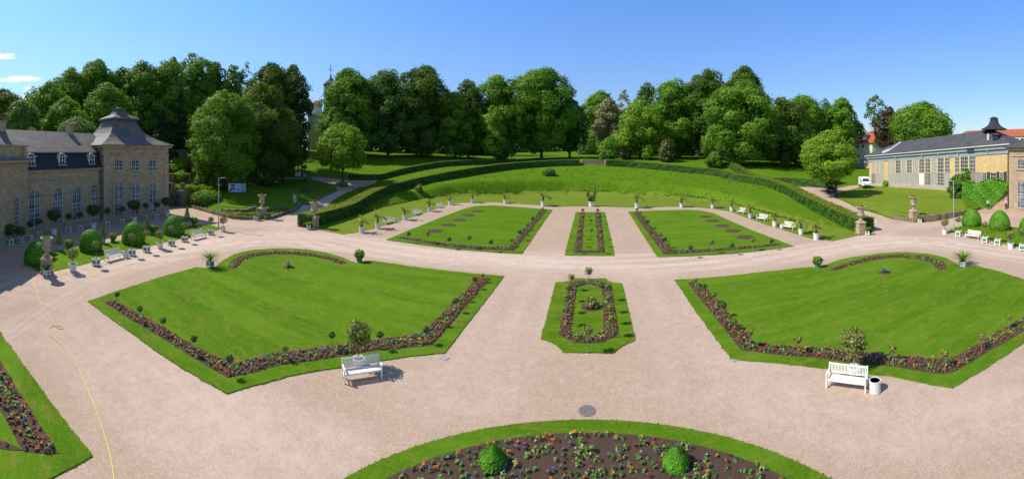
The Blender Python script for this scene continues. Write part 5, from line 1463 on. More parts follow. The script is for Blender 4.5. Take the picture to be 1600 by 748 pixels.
for u in (49.5, 98, 144):
    s = WL(u); bm = B()
    w, z0, z1, y0, y1 = 1.15, 9.25, 10.75, .18, 1.0
    extr(bm, arch(s, w + .3, z0 - .1, z1 + .18, 11, .8), lambda x, z: (x, .12, z), lambda x, z: (x, 1.2, z))
    box(bm, s, .10, z0 - .12, w + .6, .25, .14)
    for sx in (-1, 1): box(bm, s + sx * (w / 2 + .2), .08, z1 - .30, .35, .16, .12)
    d = wpart(bm, 'dormer', 'cream_trim')
    bm = B(); extr(bm, arch(s, w, z0, z1, 11, .8), lambda x, z: (x, .105, z), lambda x, z: (x, .115, z)); finish('pane', bm, 'glass_dark', d)
    bm = B()
    for q in (-.5, 0, .5): box(bm, s + q * w * .95, .085, (z0 + z1 - .2) / 2, .07, .03, z1 - z0 - .25)
    for q in (0, .5, .98): box(bm, s, .08, z0 + .03 + q * (z1 - z0 - .35), w, .03, .06)
    finish('sash', bm, 'white_paint', d)
for s in (W_ - .15,):
    bm = B(); tube(bm, [(s, -.12, .1), (s, -.12, ze - .2)], .07, 8); wpart(bm, 'downpipe', 'dark_metal')
bm = B(); tube(bm, [(.6, -.12, .1), (.6, -.12, ze - .2)], .07, 8); wpart(bm, 'downpipe', 'dark_metal')
# central pavilion with its flat balustraded attic
PA, PB = (-42.5, 1.2), (-50.3, 6.2)
sp_ = Seg(lb, PA, PB); bpy.data.objects.remove(sp_.grp)
pm = Matrix.Translation((sp_.a.x, sp_.a.y, 0)) @ Matrix.Rotation(math.atan2(sp_.e.y, sp_.e.x), 4, 'Z')
Lp = sp_.L; zt = 9.75
bm = B(); prism(bm, [(-10, 0), (Lp, 0), (Lp + 1.5, 9), (-10, 12)], 0, zt); wpart(bm, 'pavilion_wall', 'sandstone', pm)
bm = B(); prism(bm, [(-10, -.15), (Lp + .12, -.15), (Lp + 1.6, 8.9), (-10, 11.9)], 0, .75); wpart(bm, 'plinth', 'sandstone_pale', pm)
bm = B(); prism(bm, [(-10.2, -.55), (Lp + .5, -.55), (Lp + 2.0, 9.2), (-10.2, 12.2)], zt, zt + .30); wpart(bm, 'cornice', 'sandstone_pale', pm)
bm = B(); prism(bm, [(-10.1, -.62), (Lp + .58, -.62), (Lp + 2.0, 9.0), (-10.1, 12.0)], zt + .303, zt + .52); wpart(bm, 'flashing', 'lead_sheet', pm)
bm = B(); prism(bm, [(-10, .1), (Lp - 1.5, .1), (Lp - 1.0, 8.6), (-10, 11.6)], zt + .52, zt + 1.0); wpart(bm, 'attic_wall', 'sandstone', pm)
bm = B(); box(bm, Lp - .75, .35, zt + 1.25, .8, .8, 1.45); wpart(bm, 'attic_pier', 'sandstone', pm)
bm = B(); box(bm, Lp - 6.6, .3, zt + 1.3, 7, .6, 1.5); wpart(bm, 'attic_pier', 'sandstone', pm)
for i in range(6):
    bm = B(); lathe(bm, [(.09, 0), (.09, .08), (.05, .16), (.10, .5), (.06, .8), (.08, .95), (.09, 1.05)], 10, (Lp - 2.85 + i * .32, .32, zt + .95)); wpart(bm, 'baluster', 'sandstone_pale', pm)
bm = B(); box(bm, Lp - 4.2, .32, zt + 2.09, 8.6, .95, .18); wpart(bm, 'coping', 'sandstone_pale', pm)
s = isect(PA, PB, 26)
w = arch_window(lb, s, 1.35, .9, 5.5, 3, 8, surround=.25, glass='glass_dark'); w.matrix_local = pm

# ---- right building: its twin, of which the frame shows the edge
RA, RB = (63.3, 33.6), (60.6, 21.0)
rb = frame_obj('orangery_building', RA, RB, 'sunlit sandstone end tower of the second orangery cut by the right edge', 'building')
Lr = (Vector(RB) - Vector(RA)).length
wr = []
for s in (2.75, Lr / 2, Lr - 2.75): wr.append((s, 1.75, .95, 6.1, 8.0, 9.8))
tower(rb, Lr, 12.6, 0, 11.9, None, wins=wr, stone='sandstone_pale', roofmat='slate_conservatory')
bm = B(); box(bm, Lr + 9, 6.5, 4.3, 18, 11.5, 8.6); finish('wing_wall', bm, 'sandstone_pale', rb)
bm = roofprism(Lr, Lr + 18, [(.3, 8.6), (1.2, 10.9), (6.5, 14.2), (11.6, 10.9), (12.4, 8.6)]); finish('roof', bm, 'slate_conservatory', rb)

# ---- timber and plaster conservatory beyond the right lawn
th0, th1 = (1358 - U0) / F, (1574 - U0) / F
CA, CB = (108 * math.sin(th0), 108 * math.cos(th0)), (83 * math.sin(th1), 83 * math.cos(th1))
cs = frame_obj('conservatory', CA, CB, 'long low winter-garden house with grey shutters, yellow plaster and dark slate roof, on the right', 'building')
Lc = (Vector(CB) - Vector(CA)).length
CX = lambda u: isect(CA, CB, u)
def zb_(x): return 1.75 + (3.0 - 1.75) * x / Lc
def ze_(x): return 10.0 + (12.75 - 10.0) * x / Lc
def hc(x, h): return zb_(x) + h * (ze_(x) - zb_(x))
def panelx(x0, x1, h0, h1, y0, y1, mat, name, parent=None):
    bm = B(); c = []
    for y in (y0, y1):
        for x, h in ((x0, h0), (x1, h0), (x1, h1), (x0, h1)): c.append(bm.verts.new((x, y, hc(x, h))))
    for f in ((0, 1, 2, 3), (7, 6, 5, 4), (0, 4, 5, 1), (1, 5, 6, 2), (2, 6, 7, 3), (3, 7, 4, 0)): bm.faces.new([c[i] for i in f])
    return finish(name, bm, mat, parent or cs)
panelx(0, Lc, -.25, 1.0, 0, 11, 'yellow_plaster', 'wall')
panelx(-.15, Lc + .15, -.35, .075, -.18, 11.1, 'concrete_wall', 'plinth')
panelx(-.25, Lc + .25, .80, .90, -.18, 11.2, 'frieze_blue', 'frieze'); panelx(-.5, Lc + .5, .902, .985, -.55, 11.5, 'frieze_blue', 'frieze')
panelx(-.9, Lc + .9, .985, 1.02, -.95, 11.9, 'cream_trim', 'eave_board')
# roof
bm = B(); rx0, rx1 = 7.0, Lc - 6.5; zr0, zr1 = ze_(0) + 4.0, ze_(Lc) + 3.6
E_ = [bm.verts.new(p) for p in ((-1.0, -1.05, hc(-1, 1.02)), (Lc + 1.0, -1.05, hc(Lc + 1, 1.02)), (Lc + 1.0, 12.0, hc(Lc + 1, 1.02)), (-1.0, 12.0, hc(-1, 1.02)))]
M_ = [bm.verts.new(p) for p in ((1.2, .9, hc(1, 1.02) + 1.0), (Lc - 1.2, .9, hc(Lc - 1, 1.02) + 1.0), (Lc - 1.2, 10.0, hc(Lc - 1, 1.02) + 1.0), (1.2, 10.0, hc(1, 1.02) + 1.0))]
r0, r1 = bm.verts.new((rx0, 5.5, zr0)), bm.verts.new((rx1, 5.5, zr1))
for i in range(4): bm.faces.new((E_[i], E_[(i + 1) % 4], M_[(i + 1) % 4], M_[i]))
bm.faces.new((M_[0], M_[1], r1, r0)); bm.faces.new((M_[1], M_[2], r1)); bm.faces.new((M_[2], M_[3], r0, r1)); bm.faces.new((M_[3], M_[0], r0)); bm.faces.new(E_[::-1])
crf = finish('roof', bm, 'slate_conservatory', cs)
xg = CX(1386)
bm = B(); bar(bm, (xg - 1.0, -.7, hc(xg, 1.03) + .22), (xg + .2, 1.0, hc(xg, 1.02) + 1.15), .75, .05, up=Vector((0, 1, 0))); bar(bm, (xg + .2, 1.0, hc(xg, 1.02) + 1.18), (rx0 + .2, 5.2, zr0 - .05), .75, .06, up=Vector((0, 1, 0))); finish('ridge_flashing', bm, 'steel_grey', crf)
tx = CX(1529) + 1.0; bm = B()
prof = [(4.3, -.55), (4.2, -.25), (2.8, .45), (1.9, 1.25), (1.45, 2.2), (1.25, 3.3), (1.3, 3.35), (1.35, 3.6), (.7, 3.95), (0, 4.15)]
prof = [(a * .72, z * .66) for a, z in prof]
lathe(bm, prof, 8, (tx, 5.5, zr0 + (zr1 - zr0) * (tx - rx0) / (rx1 - rx0) + .25), rot=PI / 8); finish('turret', bm, 'slate_dark', crf)
dx = CX(1553); bm = B(); box(bm, dx, 1.6, hc(dx, 1.02) + 1.55, 1.3, 2.2, 1.1); box(bm, dx, 1.5, hc(dx, 1.02) + 2.15, 1.7, 2.5, .1)
dmr = finish('roof_dormer', bm, 'slate_dark', crf)
bm = B(); box(bm, dx, .48, hc(dx, 1.02) + 1.5, .8, .03, .6); finish('pane', bm, 'glass_dark', dmr)
bm = B(); box(bm, dx - 1.9, 1.0, hc(dx, 1.02) + 1.7, .45, .5, 1.4); finish('chimney', bm, 'cream_trim', crf)
xx = CX(1519); bm = B(); panel = panelx(CX(1513), CX(1524), .89, .965, -.60, -.52, 'shutter_dark', 'vent')
bays = [1362, 1368.5, 1375, 1381]
def shutter(x0, x1, h0, h1, leaves=3, pane=False):
    mat = 'glass_dark' if pane else 'timber_grey'
    p = panelx(x0, x1, h0, h1, -.10, .02, mat, 'glazing' if pane else 'shutter')
    bm = B(); n = leaves * 2 if pane else leaves * 3
    for i in range(n + 1):
        x = x0 + (x1 - x0) * i / n; w = .10 if i % 2 == 0 else .055
        a, c = hc(x, h0), hc(x, h1); box(bm, x, -.12, (a + c) / 2, w, .07, c - a)
    for h in ([h0, h0 + (h1 - h0) * .25, h0 + (h1 - h0) * .5, h0 + (h1 - h0) * .75, h1] if pane else [h0, h1]):
        xm = (x0 + x1) / 2; box(bm, xm, -.125, hc(xm, h), x1 - x0, .06, .09)
    finish('bars', bm, 'cream_trim' if (pane or random.random() < .7) else 'timber_grey', p)
def bayrow(us, panes):
    for i, (a, c) in enumerate(zip(us, us[1:])):
        x0, x1 = CX(a) + .16, CX(c) - .16
        shutter(x0, x1, .08, .395, 2, panes[i % len(panes)] in (2, 3)); shutter(x0, x1, .42, .79, 2, panes[i % len(panes)] in (1, 3))
        xm = CX(c); 
        if i < len(us) - 2: panelx(xm - .13, xm + .13, .38, .80, -.17, .02, 'yellow_plaster', 'pilaster'); panelx(xm - .13, xm + .13, .08, .375, -.17, .02, 'timber_grey', 'pilaster')
bayrow([1362, 1368.5, 1375, 1381], [0, 0, 0])
bayrow([1387, 1393, 1399.5, 1408.5, 1417, 1426, 1436, 1445.5, 1455, 1465, 1476, 1485], [0, 0, 1, 0, 1, 0, 1, 3, 0, 3, 1])
panelx(CX(1436) + .2, CX(1445.5) - .2, .08, .40, -.20, .02, 'white_tub', 'door')
bayrow([1491.7, 1500.5, 1514, 1525], [1, 1, 1])
def cwin(u0, u1, h0, h1, mat, name, y=-.1):
    return panelx(CX(u0), CX(u1), h0, h1, y, .02, mat, name)
for u0, u1, m_ in ((1525.5, 1535.5, 'timber_grey'), (1542.5, 1547.5, 'shutter_dark'), (1557.3, 1562, 'shutter_dark'), (1568.5, 1573.2, 'shutter_dark')): cwin(u0, u1, .08, .40, m_, 'shutter')
for u0, u1, h0 in ((1536.2, 1542, .16), (1548, 1556.8, .05), (1562.5, 1568, .2)):
    x0, x1 = CX(u0), CX(u1); shutter(x0, x1, h0, .385, 1, True)
# brackets and the mural shade under the eave are real depth: small consoles
for u in (1401, 1442, 1468, 1499, 1545):
    x = CX(u); bm = B(); box(bm, x, -.36, hc(x, .885), .22, .45, .5, taper=.8); finish('bracket', bm, 'timber_grey', cs)

# ---- houses beyond
def house(A, Bv, dp, zb, ze, zr, label, wall, roof, wins, hip=0.0, name='house'):
    r = frame_obj(name, A, Bv, label, 'house', zb); L_ = (Vector(Bv[:2]) - Vector(A[:2])).length; h = ze - zb; hr = zr - zb
    bm = B(); box(bm, L_ / 2, dp / 2, (h - 4) / 2, L_, dp, h + 4); finish('wall', bm, wall, r)
    bm = B(); o = .6
    e = [bm.verts.new(p) for p in ((-o, -o, h), (L_ + o, -o, h), (L_ + o, dp + o, h), (-o, dp + o, h))]
    a, c = bm.verts.new((hip, dp / 2, hr)), bm.verts.new((L_ - hip, dp / 2, hr))
    bm.faces.new((e[0], e[1], c, a)); bm.faces.new((e[1], e[2], c)); bm.faces.new((e[2], e[3], a, c)); bm.faces.new((e[3], e[0], a)); bm.faces.new(e[::-1])
    rf = finish('roof', bm, roof, r)
    for (x, z, w, hh) in wins:
        bm = B(); box(bm, x, -.05, z, w + .3, .1, hh + .3); wn = finish('window', bm, 'white_paint', r)
        bm = B(); n = max(1, int(w / .9))
        for i in range(n): box(bm, x - w / 2 + w * (i + .5) / n, -.105, z, w / n - .12, .02, hh)
        finish('pane', bm, 'glass_dark', wn)
    return r, rf, L_
A, B2 = GR(1337, 158), GR(1363, 150)
r, rf, L_ = house(A, B2, 12, A.z, H + (238 - 224) * 155 / F, H + (238 - 203.5) * 155 / F, 'cream house with steep red tiled roof and long dormer, behind the right-hand trees', 'cream_plaster', 'clay_tile', [], 2.0)
hh_ = H + (238 - 224) * 155 / F - A.z
for x, z in ((1.4, hh_ - 1.3), (4.9, hh_ - 1.2), (1.6, hh_ - 5.0)):
    bm = B(); box(bm, x, -.05, z, 1.6, .1, 1.3); wn = finish('window', bm, 'white_paint', r)
    bm = B(); box(bm, x, -.105, z, 1.3, .02, 1.0); finish('pane', bm, 'glass_dark', wn)
bm = B(); box(bm, 3.4, 1.6, hh_ + 2.0, 3.2, 3.4, 1.4); d = finish('dormer', bm, 'white_paint', rf)
bm = B(); box(bm, 3.4, -.12, hh_ + 2.0, 2.6, .03, .7); finish('pane', bm, 'glass_dark', d)
bm = B(); box(bm, 3.4, 1.6, hh_ + 2.85, 3.8, 4.2, .25); finish('dormer_roof', bm, 'clay_tile', d)
bm = B(); box(bm, L_ / 2, -.35, 1.7, L_ + .4, .8, 3.4); finish('base_wall', bm, 'concrete_wall', r)
A, B2 = XY(1492, 190), XY(1650, 165)
zb = 6.0; wz = []
zt_ = H + (238 - 213) * 172 / F
Lh = (B2 - A).length
for i in range(int(Lh / 3.2)):
    for k in range(2): wz.append((1.6 + i * 3.2, zt_ - zb - 1.6 - 3.0 * k, 2.4, 1.5))
house(tuple(A), tuple(B2), 12, zb, zt_, H + (238 - 200) * 172 / F, 'long apartment block with orange roof and window bands, far behind the conservatory', 'cream_plaster', 'clay_tile', wz, 3.0, 'apartment_block')

# chapel-like pavilion in the trees
A, B2 = XY(481, 172), XY(520, 172)
r = frame_obj('turreted_villa', tuple(A), tuple(B2), 'ochre villa with dark cupola and cross, half hidden by trees', 'building', 8.0)
L_ = (B2 - A).length; zz = lambda v: H - (v - V0) * 172 / F - 8.0
bm = B(); box(bm, L_ * .3, 4.6, (zz(179) - 6) / 2, L_ * .6, 9, zz(179) + 6); finish('wall', bm, 'ochre_plaster', r)
bm = B(); box(bm, L_ * .78, 6.0, (zz(175) - 6) / 2, L_ * .55, 9, zz(175) + 6); finish('wall', bm, 'ochre_plaster', r)
bm = B(); box(bm, L_ * .3, 4.6, zz(178), L_ * .66, 9.8, .9); finish('cornice', bm, 'cream_trim', r)
bm = B(); box(bm, L_ * .35, 6, zz(169.5), L_ * .44, 7, zz(163) - zz(178)); finish('upper_wall', bm, 'cream_plaster', r)
bm = B(); box(bm, L_ * .35, 6, zz(161.0), L_ * .5, 8, 1.0, taper=.8); box(bm, L_ * .35, 6, zz(157), L_ * .4, 6, 1.6, taper=.3); finish('roof', bm, 'terracotta', r)
bm = B(); box(bm, L_ * .24, .05, zz(190), 3.2, .12, 2.9); wn = finish('window', bm, 'white_paint', r)
bm = B()
for i in range(4):
    for k in range(3): box(bm, L_ * .24 - 1.2 + i * .8, -.03, zz(190) - .95 + k * .95, .58, .03, .72)
finish('pane', bm, 'glass_dark', wn)
tx = to_local(r, XY(517, 178)).x
bm = B(); lathe(bm, [(3.2, zz(170)), (3.2, zz(128.5)), (3.7, zz(128)), (3.6, zz(126.5)), (2.6, zz(123)), (1.2, zz(119)), (.5, zz(115.5)), (.25, zz(113)), (.5, zz(112)), (.12, zz(110.5)), (.1, zz(97.5))], 8, (tx, 8, 0)); cu = finish('cupola', bm, 'slate_conservatory', r)
bm = B(); box(bm, tx, 8, zz(103.5), 2.0, .16, .22); box(bm, tx, 8, zz(101), .9, .16, .18); box(bm, tx, 8, zz(100), .22, .2, 3.6); finish('cross', bm, 'dark_metal', cu)

# ------------------------------------------------------------------ walls
def wall_along(name, pts, h, th, mat, label, cat='wall', cap=None, hfun=None, side=1, step=.55):
    pts = resample(chaikin(pts, 1), step, closed=False); c = np.array(pts)
    t = np.gradient(c, axis=0); t /= np.linalg.norm(t, axis=1, keepdims=True); nr = np.stack([-t[:, 1], t[:, 0]], 1) * side
    z = terrain(c) ; z2 = terrain(c + nr * th)
    bm = B(); prev = None; n = len(c); rn = random.Random(len(c))
    for i in range(n):
        hh = (hfun(i / (n - 1)) if hfun else h) + rn.uniform(-.13, .09)
        a, b_ = c[i] + nr[i] * rn.uniform(-.1, .1), c[i] + nr[i] * th
        cur = [bm.verts.new(p) for p in ((a[0], a[1], z[i] - .3), (a[0] + nr[i][0] * .04, a[1] + nr[i][1] * .04, z[i] + hh), (b_[0], b_[1], z[i] + hh), (b_[0], b_[1], min(z[i], z2[i]) - .3))]
        if prev:
            for k in range(4): bm.faces.new((prev[k], prev[(k + 1) % 4], cur[(k + 1) % 4], cur[k]))
        else: bm.faces.new(cur)
        prev = cur
    bm.faces.new(prev[::-1])
    return finish(name, bm, mat, label=label, cat=cat)
wall_along('low_wall', px([(295, 324), (318, 330.5), (340, 337), (366, 343), (398, 344)]), .62, .45, 'rubble', 'low rough stone kerb wall left of the urn below the banner', side=-1 if False else 1)
wall_along('low_wall', px([(415, 344), (430, 341), (451, 333.5)]) + g2([(480, 320.3), (505, 308.6), (525, 299)]), .5, .45, 'rubble', 'low rough stone kerb wall climbing along the left path from the urn', side=1, hfun=lambda t: .6 - .38 * t)
wall_along('rockery_edge', g2([(345, 329), (372, 332), (390, 330), (401, 327)]), .40, .5, 'rubble', 'upper course of rough stones in the grass left of the banner urn', side=1)
wall_along('rockery_edge', g2([(416, 329.5), (428, 326.5), (438, 324), (447, 328)]), .45, .5, 'rubble', 'upper course of rough stones in the grass right of the banner urn', side=1)
wall_along('low_wall', px([(1396, 342.5), (1410, 345.5), (1424, 347.3)]), .7, .5, 'rubble', 'low dry stone wall of the right lawn left of its urn', side=1)
wall_along('low_wall', px([(1437, 347), (1456, 346), (1488, 340.5), (1512, 334.5), (1531, 328)]), 1.1, .5, 'rubble', 'low dry stone wall of the right lawn between urn and clipped domes', side=1, hfun=lambda t: 1.0 - .4 * t)
# terrace bastion behind the left tower
TW = [tuple(XY(252, 79)), tuple(XY(272, 78.6)), tuple(XY(290, 78.5)), tuple(XY(300, 81)), tuple(XY(316, 84)), tuple(XY(331, 86))]
r = empty('terrace_wall', (TW[2][0], TW[2][1], 0), 0, 'tall rounded rubble terrace wall with stone piers right of the left tower', 'wall')
pts = resample(chaikin(TW, 2), .8, closed=False); o3 = Vector((TW[2][0], TW[2][1]))
bm = B(); prev = None
for x, y in pts:
    q = Vector((x, y)); nn = q.normalized() * 1.2; z = 3.25; zg = -.2; a = q - o3
    cur = [bm.verts.new(p) for p in ((a.x, a.y, zg), (a.x + nn.x * .1, a.y + nn.y * .1, z), (a.x + nn.x, a.y + nn.y, z), (a.x + nn.x, a.y + nn.y, zg))]
    if prev:
        for k in range(4): bm.faces.new((prev[k], prev[(k + 1) % 4], cur[(k + 1) % 4], cur[k]))
    else: bm.faces.new(cur)
    prev = cur
bm.faces.new(prev[::-1]); finish('wall', bm, 'rubble', r)
for u, rr_ in ((268, 80), (285.5, 80.2), (306, 83.8), (329, 86.3)):
    q = XY(u, rr_) - o3; bm = B(); box(bm, q.x, q.y, 3.2 + .65, .75, .75, 1.4); box(bm, q.x, q.y, 3.2 + 1.4, .9, .9, .14); finish('pier', bm, 'rubble', r)
for u, w in ((271, .7), (278.5, .8)):
    q = XY(u, 78.15) - o3; m = Matrix.Rotation(-(u - U0) / F, 3, 'Z'); bm = B(); box(bm, q.x, q.y, 1.55, w, .35, 2.3, m); finish('opening', bm, 'shutter_dark', r)
def block(name, u0, u1, vt, vb, r_, th, mat, label, cat='wall'):
    a, b_ = XY(u0, r_), XY(u1, r_); d = b_ - a; z0, z1 = H - (vb - V0) * r_ / F, H - (vt - V0) * r_ / F
    bm = B(); box(bm, d.length / 2, th / 2, (z1 - z0) / 2 - .4, d.length, th, z1 - z0 + .8)
    box(bm, d.length / 2, th / 2, z1 - z0 + .06, d.length + .2, th + .2, .16)
    return finish(name, bm, mat, label=label, cat=cat, loc=(a.x, a.y, z0), rz_=math.atan2(d.y, d.x))
block('ruined_wall', 259, 293, 234.5, 243, 104, 1.0, 'rubble', 'horizontal brown stone wall on the slope right of the left tower')
block('stone_pillar', 298.5, 308, 248, 272, 96, 1.4, 'rubble', 'tall square stone pillar on the slope beside the terrace', 'pillar')
block('ruined_wall', 262, 297, 272, 283, 90, .8, 'terracotta', 'low reddish brick wall stub above the terrace piers')
q = XY(1118, 128)
block('stone_pillar', 1112.5, 1122.5, 236.5, 258, 124, 1.6, 'concrete_wall', 'pale stone post standing among the trees behind the right hedge', 'pillar')
# steps at the top of the bank
a, b_ = XY(907.5, 121.5), XY(946.5, 121.5); d = b_ - a
r = empty('garden_steps', (a.x, a.y, 6.72), math.atan2(d.y, d.x), 'weathered stone steps between the two hedges at the top of the bank', 'steps')
for i in range(11):
    bm = B(); box(bm, d.length / 2, .2 + i * .38, .09 + i * .17 - .4, d.length - 1.2, .40, .98); finish('step', bm, 'rubble_pale', r)
for x in (.15, d.length - .15):
    bm = B(); c = [bm.verts.new(p) for p in ((x - .3, -.1, -.6), (x - .3, 4.4, -.6), (x - .3, 4.4, 2.1), (x - .3, -.1, .35), (x + .3, -.1, -.6), (x + .3, 4.4, -.6), (x + .3, 4.4, 2.1), (x + .3, -.1, .35))]
    for f in ((0, 1, 2, 3), (7, 6, 5, 4), (0, 4, 5, 1), (1, 5, 6, 2), (2, 6, 7, 3), (3, 7, 4, 0)): bm.faces.new([c[i] for i in f])
    finish('side_wall', bm, 'rubble', r)

# ------------------------------------------------------------------ trees
def profile(t, kind):
    if kind == 'cone': return max(.03, (1 - t) ** .85)
    if kind == 'tall': return min(1, .35 + (t / .16) * .65) * math.sqrt(max(0.12, 1 - max(0, (t - .55) / .45) ** 2.6))
    if kind == 'dome': return min(1, .72 + t) * math.sqrt(max(0.02, 1 - max(0, (t - .30) / .70) ** 2.0))
    if kind == 'airy': return math.sin(PI * min(.98, max(.06, t))) ** .6
    return math.sqrt(max(0.03, 1 - (2 * t - .92) ** 2 / 1.17))
def make_crown(parent, wid, z0, z1, mat, s, kind='round', nl=44, seed=0, cover=1.15, lr=(.13, .22), name='crown', dep=.92, c0=(0, 0)):
    rn = np.random.default_rng(seed)
    Hc = z1 - z0; R = wid / 2
    t = (np.arange(nl) + .5) / nl; rn.shuffle(t)
    a = np.arange(nl) * 2.39996 + rn.uniform(-.4, .4, nl)
    P_, N_, C_l, S_ = [], [], [], []
    for i in range(nl):
        w = profile(t[i], kind) * R
        big = rn.uniform(*lr) * wid * (.7 if kind == 'cone' else 1) * (1.0 if w > .5 * R else .75)
        rad = max(0, w - big * .75) * (1 if rn.random() < .78 else rn.uniform(.2, .9)) * rn.uniform(.76, 1.20)
        zc = z0 + big * .55 + t[i] * (Hc - big * 1.25)
        cx, cy = math.cos(a[i]) * rad, math.sin(a[i]) * rad * dep
        n = int(4 * PI * big * big * .62 * cover / s ** 2)
        d = rn.normal(size=(n, 3)); d /= np.linalg.norm(d, axis=1, keepdims=True)
        outw = np.array([math.cos(a[i]), math.sin(a[i]), .45 + .5 * (t[i] - .3)]); outw /= np.linalg.norm(outw)
        flip = (d @ outw) < -.25; d[flip] *= -1
        lum = 1 + .16 * np.sin(d[:, 0] * 5 + i) * np.cos(d[:, 1] * 6 + i * 2) + .10 * np.sin(d[:, 2] * 9 + i)
        q = d * (big * rn.uniform(.80, 1.06, n) * lum)[:, None] * [1, 1, .78]
        P_.append(q + [cx, cy, zc]); N_.append(d * .8 + outw * .35 + rn.normal(size=(n, 3)) * .38)
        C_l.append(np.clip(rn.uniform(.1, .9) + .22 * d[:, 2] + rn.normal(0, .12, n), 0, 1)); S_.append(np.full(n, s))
        # stray twigs that fray the outline
        k = max(3, n // 8); dd = rn.normal(size=(k, 3)); dd /= np.linalg.norm(dd, axis=1, keepdims=True)
        P_.append(dd * big * rn.uniform(1.0, 1.5, (k, 1)) * [1, 1, .85] + [cx, cy, zc]); N_.append(dd + rn.normal(size=(k, 3)) * .6); C_l.append(rn.uniform(.3, 1, k)); S_.append(np.full(k, s * .8))
    k = int(R * R * Hc * 1.2 / s ** 2 / 4) if cover > .8 else 10
    tt = rn.random(k); aa = rn.uniform(0, 2 * PI, k); ra = np.sqrt(rn.random(k)) * .62 * R * np.array([profile(x, kind) for x in tt])
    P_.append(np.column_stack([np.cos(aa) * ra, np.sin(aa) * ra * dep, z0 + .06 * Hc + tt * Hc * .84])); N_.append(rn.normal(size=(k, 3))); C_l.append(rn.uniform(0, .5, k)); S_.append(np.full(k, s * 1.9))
    return leafmesh(name, np.concatenate(P_) + [c0[0], c0[1], 0], np.concatenate(N_), np.concatenate(S_), mat, parent, np.concatenate(C_l), aspect=1.35)
def make_trunk(parent, z0, z1, r0, wid, seed=0, mat='bark', limbs=7):
    rn = random.Random(seed); bm = B()
    lean = rn.uniform(-.03, .03); top = z0 + (z1 - z0) * 1.0
    pts = [(0, 0, -.4), (0, 0, .25), (lean * z0, 0, z0 * .6 + .3), (lean * z0 * 1.5, lean * 2, z0 + .3 * (z1 - z0)), (lean * z0, 0, z0 + .72 * (z1 - z0))]
    tube(bm, pts, [r0 * 1.6, r0 * 1.1, r0, r0 * .62, r0 * .2], 9)
    for k in range(limbs):
        a = k * 2.4 + rn.uniform(-.3, .3); zz = z0 * .75 + (z1 - z0) * (.05 + .55 * k / limbs); l = wid * rn.uniform(.25, .38)
        tube(bm, [(0, 0, zz), (math.cos(a) * l * .5, math.sin(a) * l * .5, zz + l * .45), (math.cos(a) * l, math.sin(a) * l, zz + l * 1.1)], [r0 * .42, r0 * .28, r0 * .10], 6)
    return finish('trunk', bm, mat, parent)
ntree = [0]
def tree(u, vt, wpx, vcb, r, mat, label, kind='round', nl=44, name='tree', cat='tree', cover=1.15, group=None, lr=(.13, .22), leafk=1.0, tr=None, mbark='bark', dep=.92, c0=(0, 0)):
    g = GR(u, r); ntree[0] += 1
    z1 = H - (vt - V0) * r / F - g.z; z0 = max(.15, H - (vcb - V0) * r / F - g.z); w = wpx * r / F
    root = empty(name, g, 0, label, cat, group)
    make_trunk(root, z0, z1, tr or max(.12, min(.55, w * .035)), w, ntree[0], mbark)
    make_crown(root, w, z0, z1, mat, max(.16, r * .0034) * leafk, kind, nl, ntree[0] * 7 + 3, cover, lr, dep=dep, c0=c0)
    return root
WD = 'big trees of the park wood'
